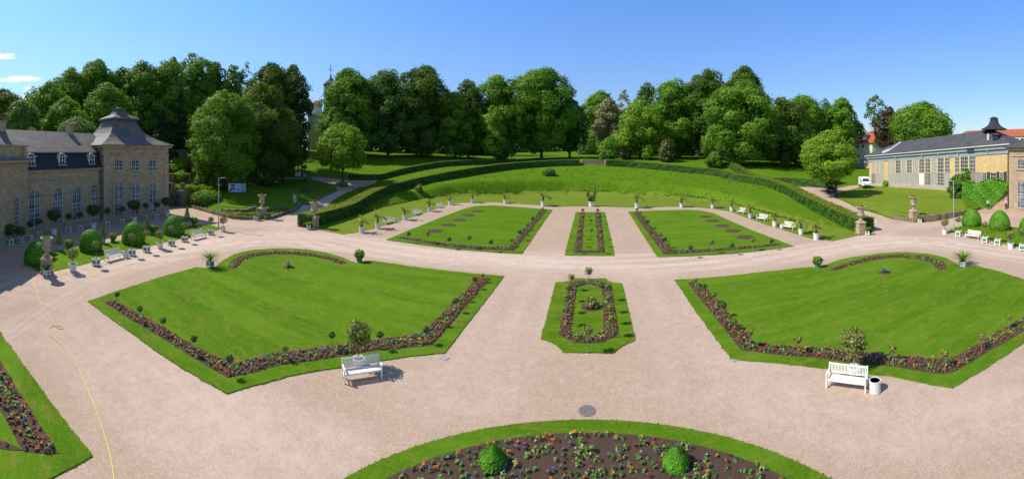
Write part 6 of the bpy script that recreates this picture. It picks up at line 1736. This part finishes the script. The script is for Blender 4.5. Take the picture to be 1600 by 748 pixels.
TR = [  # column, top row, width, crown foot row, distance, leaf, label, kind
 (4, 137, 62, 232, 96, 'leaf_dark', 'dark broad tree at the left edge behind the slate roof', 'round'),
 (34, 154, 46, 232, 88, 'leaf_blue', 'bluish green tree right of the left edge, behind the slate roof', 'round'),
 (50, 197, 15, 226, 74, 'leaf_light', 'small bright bush top just above the wing ridge', 'round'),
 (78, 126, 62, 225, 112, 'leaf_mid', 'sloping left shoulder tree of the wood behind the wing', 'round'),
 (112, 103, 66, 220, 118, 'leaf_mid', 'tall round tree behind the wing, left of the highest crown there', 'round'),
 (152, 92, 72, 215, 124, 'leaf_mid', 'highest round crown of the wood behind the left wing', 'round'),
 (104, 150, 60, 232, 96, 'leaf_mid', 'middle-height tree low behind the wing roof, below the tall crowns', 'dome'),
 (122, 182, 52, 232, 80, 'leaf_blue', 'low greyish green tree just behind the right wing chimney', 'dome'),
 (168, 128, 84, 232, 100, 'leaf_mid', 'broad tree directly behind and left of the tower roof', 'dome'),
 (190, 104, 44, 220, 126, 'leaf_dark', 'dark crown in the dip left of the tall pair above the tower', 'tall'),
 (226, 94, 54, 230, 118, 'leaf_mid', 'tall tree above the right slope of the tower roof', 'tall'),
 (264, 88, 50, 236, 114, 'leaf_mid', 'tall narrow crown right of the tower roof, before the gap', 'tall'),
 (305, 82, 64, 236, 122, 'leaf_mid', 'very tall tree with the highest top left of the great chestnut', 'tall'),
 (337, 95, 40, 225, 128, 'leaf_dark', 'dark narrow crown behind the great round chestnut', 'tall'),
 (364, 98, 30, 220, 132, 'leaf_mid', 'thin crown between two dips above the great round chestnut', 'tall'),
 (386, 95, 34, 200, 130, 'leaf_blue', 'wispy thin-topped tree above the second chestnut', 'airy'),
 (424, 97, 74, 235, 122, 'leaf_dark', 'broad dark crown behind the second chestnut', 'round'),
 (458, 100, 54, 250, 118, 'leaf_dark', 'dark tree left of the gap where the cupola shows', 'tall'),
 (471, 130, 30, 255, 112, 'leaf_spruce', 'drooping dark tree edge just left of the ochre villa', 'tall'),
 (350, 141, 112, 284, 86, 'leaf_mid', 'great round chestnut in front of the wood, beside the banner', 'round'),
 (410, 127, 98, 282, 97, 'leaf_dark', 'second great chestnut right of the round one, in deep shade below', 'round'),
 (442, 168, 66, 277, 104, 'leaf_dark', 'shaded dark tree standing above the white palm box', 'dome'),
 (283, 138, 40, 250, 108, 'leaf_spruce', 'dark spruce in the gap between tower and great chestnut', 'cone'),
 (253, 170, 50, 246, 104, 'leaf_spruce', 'dark conifer low behind the right roof edge of the tower', 'cone'),
 (545, 105, 92, 240, 142, 'leaf_mid', 'round crown right of the cupola and cross', 'round'),
 (526, 158, 38, 240, 134, 'leaf_mid', 'lower crown in front of the villa, below the cupola', 'dome'),
 (606, 106, 60, 240, 140, 'leaf_blue', 'bluish tall tree, first of the close pair left of centre', 'tall'),
 (660, 101, 76, 243, 140, 'leaf_dark', 'dark tall tree with ragged top, second of the close pair left of centre', 'tall'),
 (712, 141, 44, 245, 138, 'leaf_mid', 'lower crown in the dip right of the ragged dark tree', 'dome'),
 (732, 122, 40, 248, 143, 'leaf_dark', 'narrow pointed crown right of the dip, left of centre', 'tall'),
 (782, 114, 62, 248, 143, 'leaf_mid', 'tall tree left of the great central tree', 'tall'),
 (772, 163, 26, 246, 132, 'leaf_light', 'small light green young tree in front of the dark centre trees', 'tall'),
 (846, 105, 86, 238, 146, 'leaf_mid', 'great central tree with the open grass under it', 'tall'),
 (890, 152, 44, 238, 152, 'leaf_dark', 'lower dark shoulder tree right of the great central tree', 'round'),
 (938, 141, 48, 232, 185, 'leaf_mid', 'rounded tree just right of the sky gap over the steps', 'round'),
 (950, 152, 46, 238, 160, 'leaf_pale', 'pale tree in blossom right of the sky gap over the steps', 'round'),
 (976, 138, 30, 215, 172, 'leaf_pale', 'pale airy top behind the bright green tree', 'airy'),
 (1011, 127, 34, 225, 172, 'leaf_blue', 'small round top rising behind the bright green tree', 'round'),
 (1000, 155, 66, 247, 138, 'leaf_light', 'bright green tree right of the blossoming one', 'dome'),
 (1056, 123, 62, 246, 152, 'leaf_mid', 'feathery tree left of the high dark crowns on the right', 'tall'),
 (1106, 105, 64, 248, 150, 'leaf_dark', 'high dark crown, left one of the two highest right of centre', 'tall'),
 (1162, 101, 48, 220, 156, 'leaf_dark', 'high dark flat-topped crown behind the big light tree', 'round'),
 (1158, 125, 90, 255, 128, 'leaf_mid', 'big light leafy tree in front of the two highest crowns on the right', 'tall'),
 (1226, 151, 58, 258, 134, 'leaf_dark', 'darker tree right of the big light leafy tree', 'tall'),
 (1256, 147, 54, 262, 142, 'leaf_mid', 'tall tree left of the lawn maple on the right', 'tall'),
 (1288, 152, 44, 230, 150, 'leaf_blue', 'loose tree with sky gaps behind the lawn maple', 'airy'),
 (1314, 151, 46, 240, 148, 'leaf_mid', 'round-topped tree above the lawn maple, left of the red roof', 'tall'),
 (1336, 186, 26, 225, 175, 'leaf_mid', 'low tree line crown just above and left of the red roof', 'round'),
 (1368, 146, 36, 200, 168, 'leaf_blue', 'open airy crown on a bare stem above the red roof', 'airy'),
 (1388, 165, 44, 236, 140, 'leaf_copper', 'copper-brown tree between the red roof and the slate roof', 'round'),
 (1441, 158, 96, 236, 132, 'leaf_mid', 'broad green tree behind the ridge of the slate-roofed conservatory', 'round'),
]
NOSC = {1314, 350, 410, 442, 545, 526, 471, 458, 1441, 168}
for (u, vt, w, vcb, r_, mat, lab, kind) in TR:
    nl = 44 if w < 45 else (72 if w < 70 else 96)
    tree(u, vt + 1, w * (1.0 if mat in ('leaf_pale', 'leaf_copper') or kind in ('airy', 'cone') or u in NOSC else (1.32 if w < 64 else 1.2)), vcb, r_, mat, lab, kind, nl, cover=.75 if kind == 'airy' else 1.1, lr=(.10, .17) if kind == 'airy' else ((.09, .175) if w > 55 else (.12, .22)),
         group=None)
tree(535, 192, 80, 266, 97, 'leaf_light', 'young light green maple at the fork of the upper left path', 'dome', 52, name='maple_tree', tr=.30, lr=(.11, .18))
tree(1306, 203, 86, 282, 84, 'leaf_light', 'large light green maple on the right lawn over the black car', 'dome', 74, name='maple_tree', tr=.30, c0=(-1.5, .8), lr=(.10, .17))
def bush(u, vt, w, vb, mat, label, r_=None, kind='dome', name='bush', nl=22):
    g = GR(u, r_) if r_ else G(u, vb)
    rr_ = g.xy.length; z1 = H - (vt - V0) * rr_ / F - g.z
    root = empty(name, g, 0, label, 'bush'); z1 = max(z1, .5)
    bm = B()
    for k in range(6): a = k * 1.05; bar(bm, (0, 0, -.1), (math.cos(a) * w * rr_ / F * .22, math.sin(a) * w * rr_ / F * .22, z1 * .6), .07)
    finish('stems', bm, 'bark', root)
    make_crown(root, w * rr_ / F, -.05, z1, mat, max(.14, rr_ * .0036), kind, nl, int(u * 3 + vt), 1.2, (.18, .28), name='foliage'); return root
bush(952, 214, 34, 249, 'leaf_mid', 'round green bush right of the steps at the wood edge', 128)
bush(976, 213, 24, 248, 'leaf_brown', 'reddish brown shrub between the green bush and the bright tree', 134)
bush(1042, 217, 28, 250, 'leaf_brown', 'brownish twiggy shrub in front of the dark wood right of the steps', 130)
bush(1384, 281, 10.5, 291.5, 'leaf_box', 'small round bush against the conservatory plinth', 103)
bush(1497, 272, 38, 309, 'leaf_hedge', 'large round dark shrub before the right part of the conservatory', 83)
bush(322, 307, 44, 324, 'leaf_mid', 'low spreading shrub below the terrace wall by the lamp post', 77)
bush(300, 244, 30, 268, 'leaf_mid', 'leafy thicket right of the tower above the brick wall stub', 100)
bush(277, 247, 34, 272, 'leaf_light', 'sunlit leafy thicket on the slope just right of the tower', 97)
bush(318, 262, 26, 290, 'leaf_mid', 'tall weedy shrub growing on the terrace behind the piers', 89)
bush(284, 266, 22, 276, 'leaf_light', 'bright creeper heap on top of the brick wall stub', 90)
bush(534, 287, 20, 295, 'leaf_olive', 'low mounded shrub at the foot of the light maple at the path fork', 95)
bush(1116, 238, 26, 257, 'leaf_mid', 'shrub beside the pale stone post at the wood edge', 122)
bush(1290, 262, 44, 280, 'leaf_hedge', 'broad shrub behind the right short hedge below the maple', 108)
bush(786, 234, 20, 250, 'leaf_dark', 'dark shrub under the trees at the left of the open grass', 139)
bush(655, 287, 12, 299, 'leaf_olive', 'pale weedy clump growing on the left part of the grass bank')
bush(858, 263, 20, 274, 'leaf_blue', 'pale weedy clump high on the middle of the grass bank')
bush(1510, 262, 20, 285, 'leaf_mid', 'shrub filling between round shrub and conservatory', 84)
# ivy-covered wall right of the round shrub
a, b_ = XY(1507, 78), XY(1574, 76); d = b_ - a; L_ = d.length
za, zb2 = H - (285 - V0) * 77 / F, H - (283 - V0) * 77 / F
r = empty('ivy_wall', (a.x, a.y, 0), math.atan2(d.y, d.x), 'stone wall smothered in green climbing vine between round shrub and right tower', 'wall')
bm = B(); box(bm, L_ / 2, .8, (za - .6) / 2, L_, 1.4, za - .6); finish('wall', bm, 'sandstone', r)
n = 20000; x = RNG.uniform(-.3, L_ + .1, n); f = RNG.random(n); top = f < .35
keep = ~((~top) & (x > L_ * .72) & (RNG.random(n) < .75) & (RNG.random(n) * za < (x / L_ - .5) * 9))
y = np.where(top, RNG.uniform(0, 2.2, n), -.25 + .3 * np.sin(x * 1.3) + RNG.normal(0, .16, n)); hw = za * (1 - .08 * np.sin(x * .8))
z = np.where(top, hw + .15 * np.sin(x * 2) + RNG.normal(0, .12, n), RNG.random(n) * hw)
low = (~top) & (z < np.interp(x / L_, [0, .6, .72, 1], [0, 0, 1.0, 3.6])); k = ~low
pts = np.column_stack([x, y, z])[k]; nm = np.where(top[:, None], [0, 0, 1.0], [0, -1.0, .35])[k] + rnddir(int(k.sum())) * .6
leafmesh('vine', pts, nm, .17, 'leaf_box', r, np.clip(.5 + .3 * np.sin(pts[:, 0] * 2 + pts[:, 2] * 2) + RNG.normal(0, .15, len(pts)), 0, 1))
# the far wood that reads as one mass behind the single trees
def wood(name, spec):
    P_, N_, C2, S_ = [], [], [], []
    for (u0, u1, vt, r_) in spec:
        u = u0
        while u < u1:
            g = GR(u, r_ + random.uniform(-6, 6)); zt_ = H - (vt + random.uniform(-7, 9) - V0) * r_ / F; R_ = random.uniform(4.5, 7)
            z = g.z + 1.5
            while z < zt_ - R_ * .4:
                q = R_ * random.uniform(.75, 1.1); n = int(4 * PI * q * q * .7 / .45); dd = rnddir(n)
                P_.append(dd * q * RNG.uniform(.8, 1.08, (n, 1)) + [g.x + random.uniform(-2, 2), g.y + random.uniform(-2, 2), z]); N_.append(dd + rnddir(n) * .5); C2.append(np.clip(random.random() * .8 + .2 * dd[:, 2], 0, 1)); S_.append(np.full(n, .95)); z += q * 1.1
            u += R_ * 1.0 * F / r_
    o = leafmesh(name, np.concatenate(P_), np.concatenate(N_), np.concatenate(S_), 'leaf_dark', None, np.concatenate(C2), aspect=1.3); tag(o, 'dark wood in the distance that closes the gaps between the park trees', 'woodland', kind='stuff')
wood('woodland', [(-8, 60, 180, 150), (60, 452, 135, 150), (532, 700, 140, 172), (700, 782, 150, 175), (782, 900, 168, 245), (922, 1040, 168, 200), (1040, 1205, 135, 180), (1205, 1330, 168, 176), (1330, 1345, 200, 176), (1395, 1480, 195, 200)])
# weeds on the terrace, tufts of the rough bank
def tufts(name, pts, hgt, mat, label=None, n=7, cat='grass'):
    P_, N_ = [], []
    hs = np.full(len(pts), hgt) if np.isscalar(hgt) else hgt
    for p, hgt in zip(pts, hs):
        a = RNG.uniform(0, 2 * PI, n); P_.append(np.column_stack([p[0] + np.cos(a) * .12, p[1] + np.sin(a) * .12, p[2] + RNG.uniform(.1, .9, n) * hgt])); N_.append(np.column_stack([np.cos(a), np.sin(a), np.full(n, .5)]))
    P_ = np.concatenate(P_); o = leafmesh(name, P_, np.concatenate(N_) + rnddir(len(P_)) * .3, float(np.max(hs)) * .45, mat, None, aspect=2.4); tag(o, label, cat, kind='stuff')
pp = []
for _ in range(420):
    q = XY(random.uniform(264, 333), 80 + random.uniform(0, 6)); pp.append((q.x, q.y, max(3.1, tz(q.x, q.y))))
tufts('weeds', pp, .75, 'leaf_light', 'yellowish weeds growing between the piers of the terrace wall')
pp = []
us = np.linspace(505, 1250, 900)
toe = [(487, 352), (547, 338), (600, 325), (656, 312), (712, 308), (768, 306.5), (820, 305.2), (881, 304.5), (965, 306.0), (1030, 308), (1080, 310), (1131, 316), (1180, 329), (1250, 350)]
for u in us:
    p = P(u + random.uniform(-1, 1), np.interp(u, [t[0] for t in toe], [t[1] for t in toe])); d = p.xy.normalized() * random.uniform(.2, 1.0); x, y = p.x + d.x, p.y + d.y; pp.append((x, y, tz(x, y)))
for _ in range(700):
    u = random.uniform(560, 1230); q = XY(u, random.uniform(84, 121)); q2 = (q.x, q.y)
    if not inside(FL, np.array([q2]))[0]: pp.append((q.x, q.y, -9))
arr = np.array(pp); m_ = arr[:, 2] < -5
arr[m_, 2] = terrain(arr[m_, :2])
tufts('bank_grass', arr, np.where(m_, .12, .34), 'leaf_hedge', 'tufts of unmown grass along the foot and slope of the rough bank', 6)
pp = [(*P(u, v).xy, .06) for u, v in [(random.uniform(340, 402), 0) for _ in range(0)]]
for _ in range(260):
    u = random.uniform(342, 446); g = G(u, np.interp(u, [340, 372, 400, 416, 446], [334, 338.5, 338.5, 338, 331]) + random.uniform(-3, 2)); pp.append(tuple(g))
tufts('border_plants', pp, .35, 'leaf_light', 'sparse planting between the two stone courses below the banner lawn')
# bare straw-coloured earth patches on the upper bank
def blot(u, v, w, h_, rot=0):
    out_ = []
    for i in range(22):
        a = 2 * PI * i / 22; k = random.uniform(.75, 1.15); out_.append(tuple(G(u + math.cos(a) * w * k, v + math.sin(a) * h_ * k).xy))
    return out_

# ------------------------------------------------------------------ vehicles
def sides(bm, prof, w, mi=0, inset=0.0):
    """extruded side profile (x, z), total width w"""
    extr(bm, prof, lambda x, z: (x, -w / 2, z), lambda x, z: (x, w / 2, z), mi)
def wheel(root, x, y, r_=.34, w=.2):
    bm = B(); m = Matrix.Rotation(PI / 2, 4, 'X')
    lathe(bm, [(r_ * .62, -w / 2), (r_ * .95, -w / 2), (r_, -w * .3), (r_, w * .3), (r_ * .95, w / 2), (r_ * .62, w / 2)], 22); bmesh.ops.transform(bm, matrix=Matrix.Translation((x, y, r_)) @ m, verts=bm.verts)
    ty = finish('wheel', bm, 'rubber', root)
    bm = B(); lathe(bm, [(r_ * .6, -w * .42), (r_ * .55, w * .42), (0, w * .42)], 16); bmesh.ops.transform(bm, matrix=Matrix.Translation((x, y, r_)) @ m, verts=bm.verts); finish('rim', bm, 'steel_grey', ty)
def van():
    g = GR(1351, 101.5); a = GR(1340.5, 100)
    r = empty('delivery_van', g + Vector((0, 0, .06)), 0, 'white delivery van with a black windscreen parked at the left end of the conservatory', 'van')
    # front towards -x
    bm = B(); prof = [(-2.5, .38), (-2.55, .75), (-2.35, 1.12), (-1.55, 1.36), (-.85, 2.12), (-.55, 2.30), (.4, 2.38), (2.5, 2.36), (2.62, 2.2), (2.66, .5), (2.6, .34)]
    sides(bm, prof, 1.95); bmesh.ops.bevel(bm, geom=[e for e in bm.edges if abs(e.verts[0].co.y - e.verts[1].co.y) < .01], offset=.06, segments=2, affect='EDGES')
    finish('body', bm, 'van_white', r)
    bm = B(); extr(bm, [(-.82, 0), (.82, 0), (.70, 1), (-.70, 1)], lambda y, t: (-1.50 + t * .62, y, 1.46 + t * .62), lambda y, t: (-1.53 + t * .62, y, 1.49 + t * .62)); finish('windscreen', bm, 'glass_dark', r)
    for s in (-1, 1):
        bm = B(); extr(bm, [(-1.35, 1.42), (-.35, 1.42), (-.35, 2.05), (-.82, 2.02)], lambda x, z: (x, s * .978, z), lambda x, z: (x, s * .988, z)); finish('side_window', bm, 'glass_dark', r)
        bm = B(); box(bm, -2.44, s * .68, .95, .14, .36, .26); finish('headlight', bm, 'steel_grey', r)
        bm = B(); box(bm, -1.25, s * 1.08, 1.5, .12, .2, .3); finish('mirror', bm, 'black_paint', r)
        for x in (-1.65, 1.75): wheel(r, x, s * .88)
        bm = B(); box(bm, .1, s * .982, .5, 4.0, .02, .2); finish('side_trim', bm, 'black_paint', r)
    bm = B(); box(bm, -2.56, 0, .52, .12, 1.8, .26); box(bm, -2.5, 0, .86, .1, .9, .14); finish('bumper', bm, 'black_paint', r)
    r.rotation_euler = (0, 0, math.radians(62)); r.scale = (1.12,) * 3
    return r
van()
def car():
    g = GR(1297, 88.5)
    r = empty('parked_car', g + Vector((0, 0, .07)), math.radians(60), 'black estate car parked in the shade of the maple on the right path', 'car')
    prof = [(-2.15, .30), (-2.22, .55), (-2.15, .85), (-2.0, .95), (-1.2, 1.02), (2.0, .92), (2.2, .7), (2.2, .32)]
    bm = B(); sides(bm, prof, 1.78); bmesh.ops.bevel(bm, geom=list(bm.edges), offset=.05, segments=2, affect='EDGES'); finish('body', bm, 'black_paint', r)
    bm = B(); p2 = [(-2.05, .93), (-1.75, 1.42), (.45, 1.47), (1.15, .98)]
    extr(bm, p2, lambda x, z: (x, -.84 + (z - .93) * .25, z), lambda x, z: (x, .84 - (z - .93) * .25, z)); finish('cabin', bm, 'glass_dark', r)
    bm = B(); box(bm, -.65, 0, 1.475, 2.0, 1.2, .05); finish('roof', bm, 'black_paint', r)
    for s in (-1, 1):
        bm = B(); box(bm, -2.19, s * .66, .78, .06, .3, .2); finish('tail_light', bm, 'banner_red', r)
        bm = B(); box(bm, 2.17, s * .62, .68, .08, .3, .14); finish('headlight', bm, 'steel_grey', r)
        for x in (-1.35, 1.35): wheel(r, x, s * .80, .32)
    bm = B(); box(bm, -2.225, 0, .62, .03, .52, .13); finish('number_plate', bm, 'van_white', r)
    bm = B(); box(bm, -2.2, 0, .40, .1, 1.7, .16); finish('bumper', bm, 'shutter_dark', r)
car()

# ------------------------------------------------------------------ people
def person(u, v, rz_, label, top, trousers, hairm, pose, sc=1.0):
    p = P(u, v)
    V_ = {'hip': (0, 0, .96), 'spine': (0, .01, 1.18), 'chest': (0, 0, 1.38), 'neck': (0, .01, 1.51), 'headl': (0, -.03, 1.585), 'head': (0, -.02, 1.68), 'crownh': (0, 0, 1.765)}
    R_ = {'hip': .155, 'spine': .140, 'chest': .165, 'neck': .052, 'headl': .078, 'head': .108, 'crownh': .082}
    E_ = [('hip', 'spine'), ('spine', 'chest'), ('chest', 'neck'), ('neck', 'headl'), ('headl', 'head'), ('head', 'crownh')]
    st = pose.get('stride', .12); el_ = pose.get('elbow', 0)
    for s, k in ((-1, 'l'), (1, 'r')):
        f = st * s
        for nm, co, ra in (('thigh', (s * .10, 0, .90), .10), ('knee', (s * .105, -f * .5 - .02, .50), .065), ('ankle', (s * .10, -f, .09), .045), ('toe', (s * .115, -f - .17, .035), .036),
                           ('sh', (s * .20, 0, 1.42), .066), ('elb', (s * .27, f * .3 - el_ * .02, 1.13), .046), ('wri', (s * .25, f * .5 - .06 - el_ * .22, .90 + el_ * .24), .032), ('hand', (s * .245, f * .5 - .09 - el_ * .28, .82 + el_ * .30), .034)):
            V_[nm + k] = co; R_[nm + k] = ra
        E_ += [('hip', 'thigh' + k), ('thigh' + k, 'knee' + k), ('knee' + k, 'ankle' + k), ('ankle' + k, 'toe' + k), ('chest', 'sh' + k), ('sh' + k, 'elb' + k), ('elb' + k, 'wri' + k), ('wri' + k, 'hand' + k)]
        hx, hy, hz_ = V_['hand' + k]
        for q, (dx, ln) in enumerate(((-.030, .075), (-.010, .085), (.010, .080), (.028, .062))):
            V_['f%d%s' % (q, k)] = (hx + dx * .5, hy + dx * .9 - .015, hz_ - .05); V_['g%d%s' % (q, k)] = (hx + dx * .6, hy + dx * 1.1 - .02, hz_ - .05 - ln)
            R_['f%d%s' % (q, k)] = .011; R_['g%d%s' % (q, k)] = .008; E_ += [('hand' + k, 'f%d%s' % (q, k)), ('f%d%s' % (q, k), 'g%d%s' % (q, k))]
        V_['th' + k] = (hx - s * .02, hy - .05, hz_ - .02); R_['th' + k] = .011; V_['ti' + k] = (hx - s * .03, hy - .07, hz_ - .06); R_['ti' + k] = .008; E_ += [('hand' + k, 'th' + k), ('th' + k, 'ti' + k)]
    names = list(V_); me = bpy.data.meshes.new('person'); me.from_pydata([V_[n] for n in names], [(names.index(a), names.index(c)) for a, c in E_], [])
    o = bpy.data.objects.new('person', me); COL.objects.link(o)
    sk = o.modifiers.new('s', 'SKIN'); sk.branch_smoothing = .4
    for i, n in enumerate(names):
        me.skin_vertices[0].data[i].radius = (R_[n], R_[n] * (.72 if n in ('chest', 'hip', 'spine') else 1)); me.skin_vertices[0].data[i].use_root = n == 'hip'
    ss = o.modifiers.new('u', 'SUBSURF'); ss.levels = 2; ss.render_levels = 2
    dg = bpy.context.evaluated_depsgraph_get(); me2 = bpy.data.meshes.new_from_object(o.evaluated_get(dg))
    o.modifiers.clear(); o.data = me2; me2.name = 'person'
    for m in ('skin', top, trousers, 'rubber'): me2.materials.append(MATS[m])
    for f in me2.polygons:
        c = f.center
        f.material_index = 3 if c.z < .085 else (2 if c.z < .98 and abs(c.x) < .215 else (0 if (c.z > 1.50 and abs(c.x) < .09) or (abs(c.x) > .20 and c.z < 1.12) else 1))
        f.use_smooth = True
    o.location = (p.x, p.y, .035); o.rotation_euler = (0, 0, rz_); o.scale = (sc,) * 3
    tag(o, label, 'person')
    bm = B(); bmesh.ops.create_uvsphere(bm, u_segments=16, v_segments=10, radius=.122)
    bmesh.ops.delete(bm, geom=[v_ for v_ in bm.verts if v_.co.z < -.02 and v_.co.y < .03], context='VERTS')
    h_ = finish('hair', bm, hairm, o, smooth=True); h_.location = (0, .010, 1.705)
    for s in (-1, 1):
        bm = B(); box(bm, s * .036, -.122, 1.685, .022, .012, .012); finish('eye', bm, 'hair', o)
    bm = B(); box(bm, 0, -.130, 1.655, .02, .03, .045, taper=.5); finish('nose', bm, 'skin', o)
    return o
person(1543.6, 327.5, -.9, 'person in black trousers and dark jacket over a pale top, before the ivy wall', 'cloth_blue', 'cloth_dark', 'hair', dict(stride=.08, elbow=1), 1.12)
person(1571.8, 326.8, -1.3, 'person in a pale pink shirt and dark trousers beside the right tower corner', 'cloth_white', 'cloth_dark', 'hair_grey', dict(stride=.16), 1.12)

# blades that fray the turf edges
P_, N_ = [], []
for pl, z1 in FRINGE:
    for i in range(len(pl)):
        a, b_ = Vector(pl[i]), Vector(pl[(i + 1) % len(pl)])
        if a.length > 60: continue
        L_ = (b_ - a).length; k = int(L_ * (34 if a.length < 32 else 16))
        for q in range(k):
            c = a.lerp(b_, random.random()); P_.append((c.x + random.gauss(0, .022), c.y + random.gauss(0, .022), z1 * random.uniform(.3, 1.1)))
P_ = np.array(P_); o = leafmesh('grass_edge', P_, rnddir(len(P_)) + [0, -.2, .5], .055, 'leaf_light', None, aspect=1.8)
tag(o, 'loose grass blades fraying the cut edges of the lawns', 'grass', kind='stuff')

pp = []
for (u0, u1, us_, vs_) in ((300, 446, [295, 340, 366, 398, 430, 451], [323.5, 336.5, 342.5, 343.5, 340.5, 333]), (1396, 1531, [1396, 1424, 1456, 1488, 1512, 1531], [342, 346.8, 345.5, 340, 334, 327.5])):
    for _ in range(300):
        u = random.uniform(u0, u1); p = P(u, float(np.interp(u, us_, vs_)) ); d = p.xy.normalized() * random.uniform(.0, 1.5); pp.append((p.x + d.x, p.y + d.y, tz(p.x + d.x, p.y + d.y) + random.uniform(.0, .35)))
tufts('wall_weeds', pp, .30, 'leaf_olive', 'dry weeds growing in and behind the low stone walls')
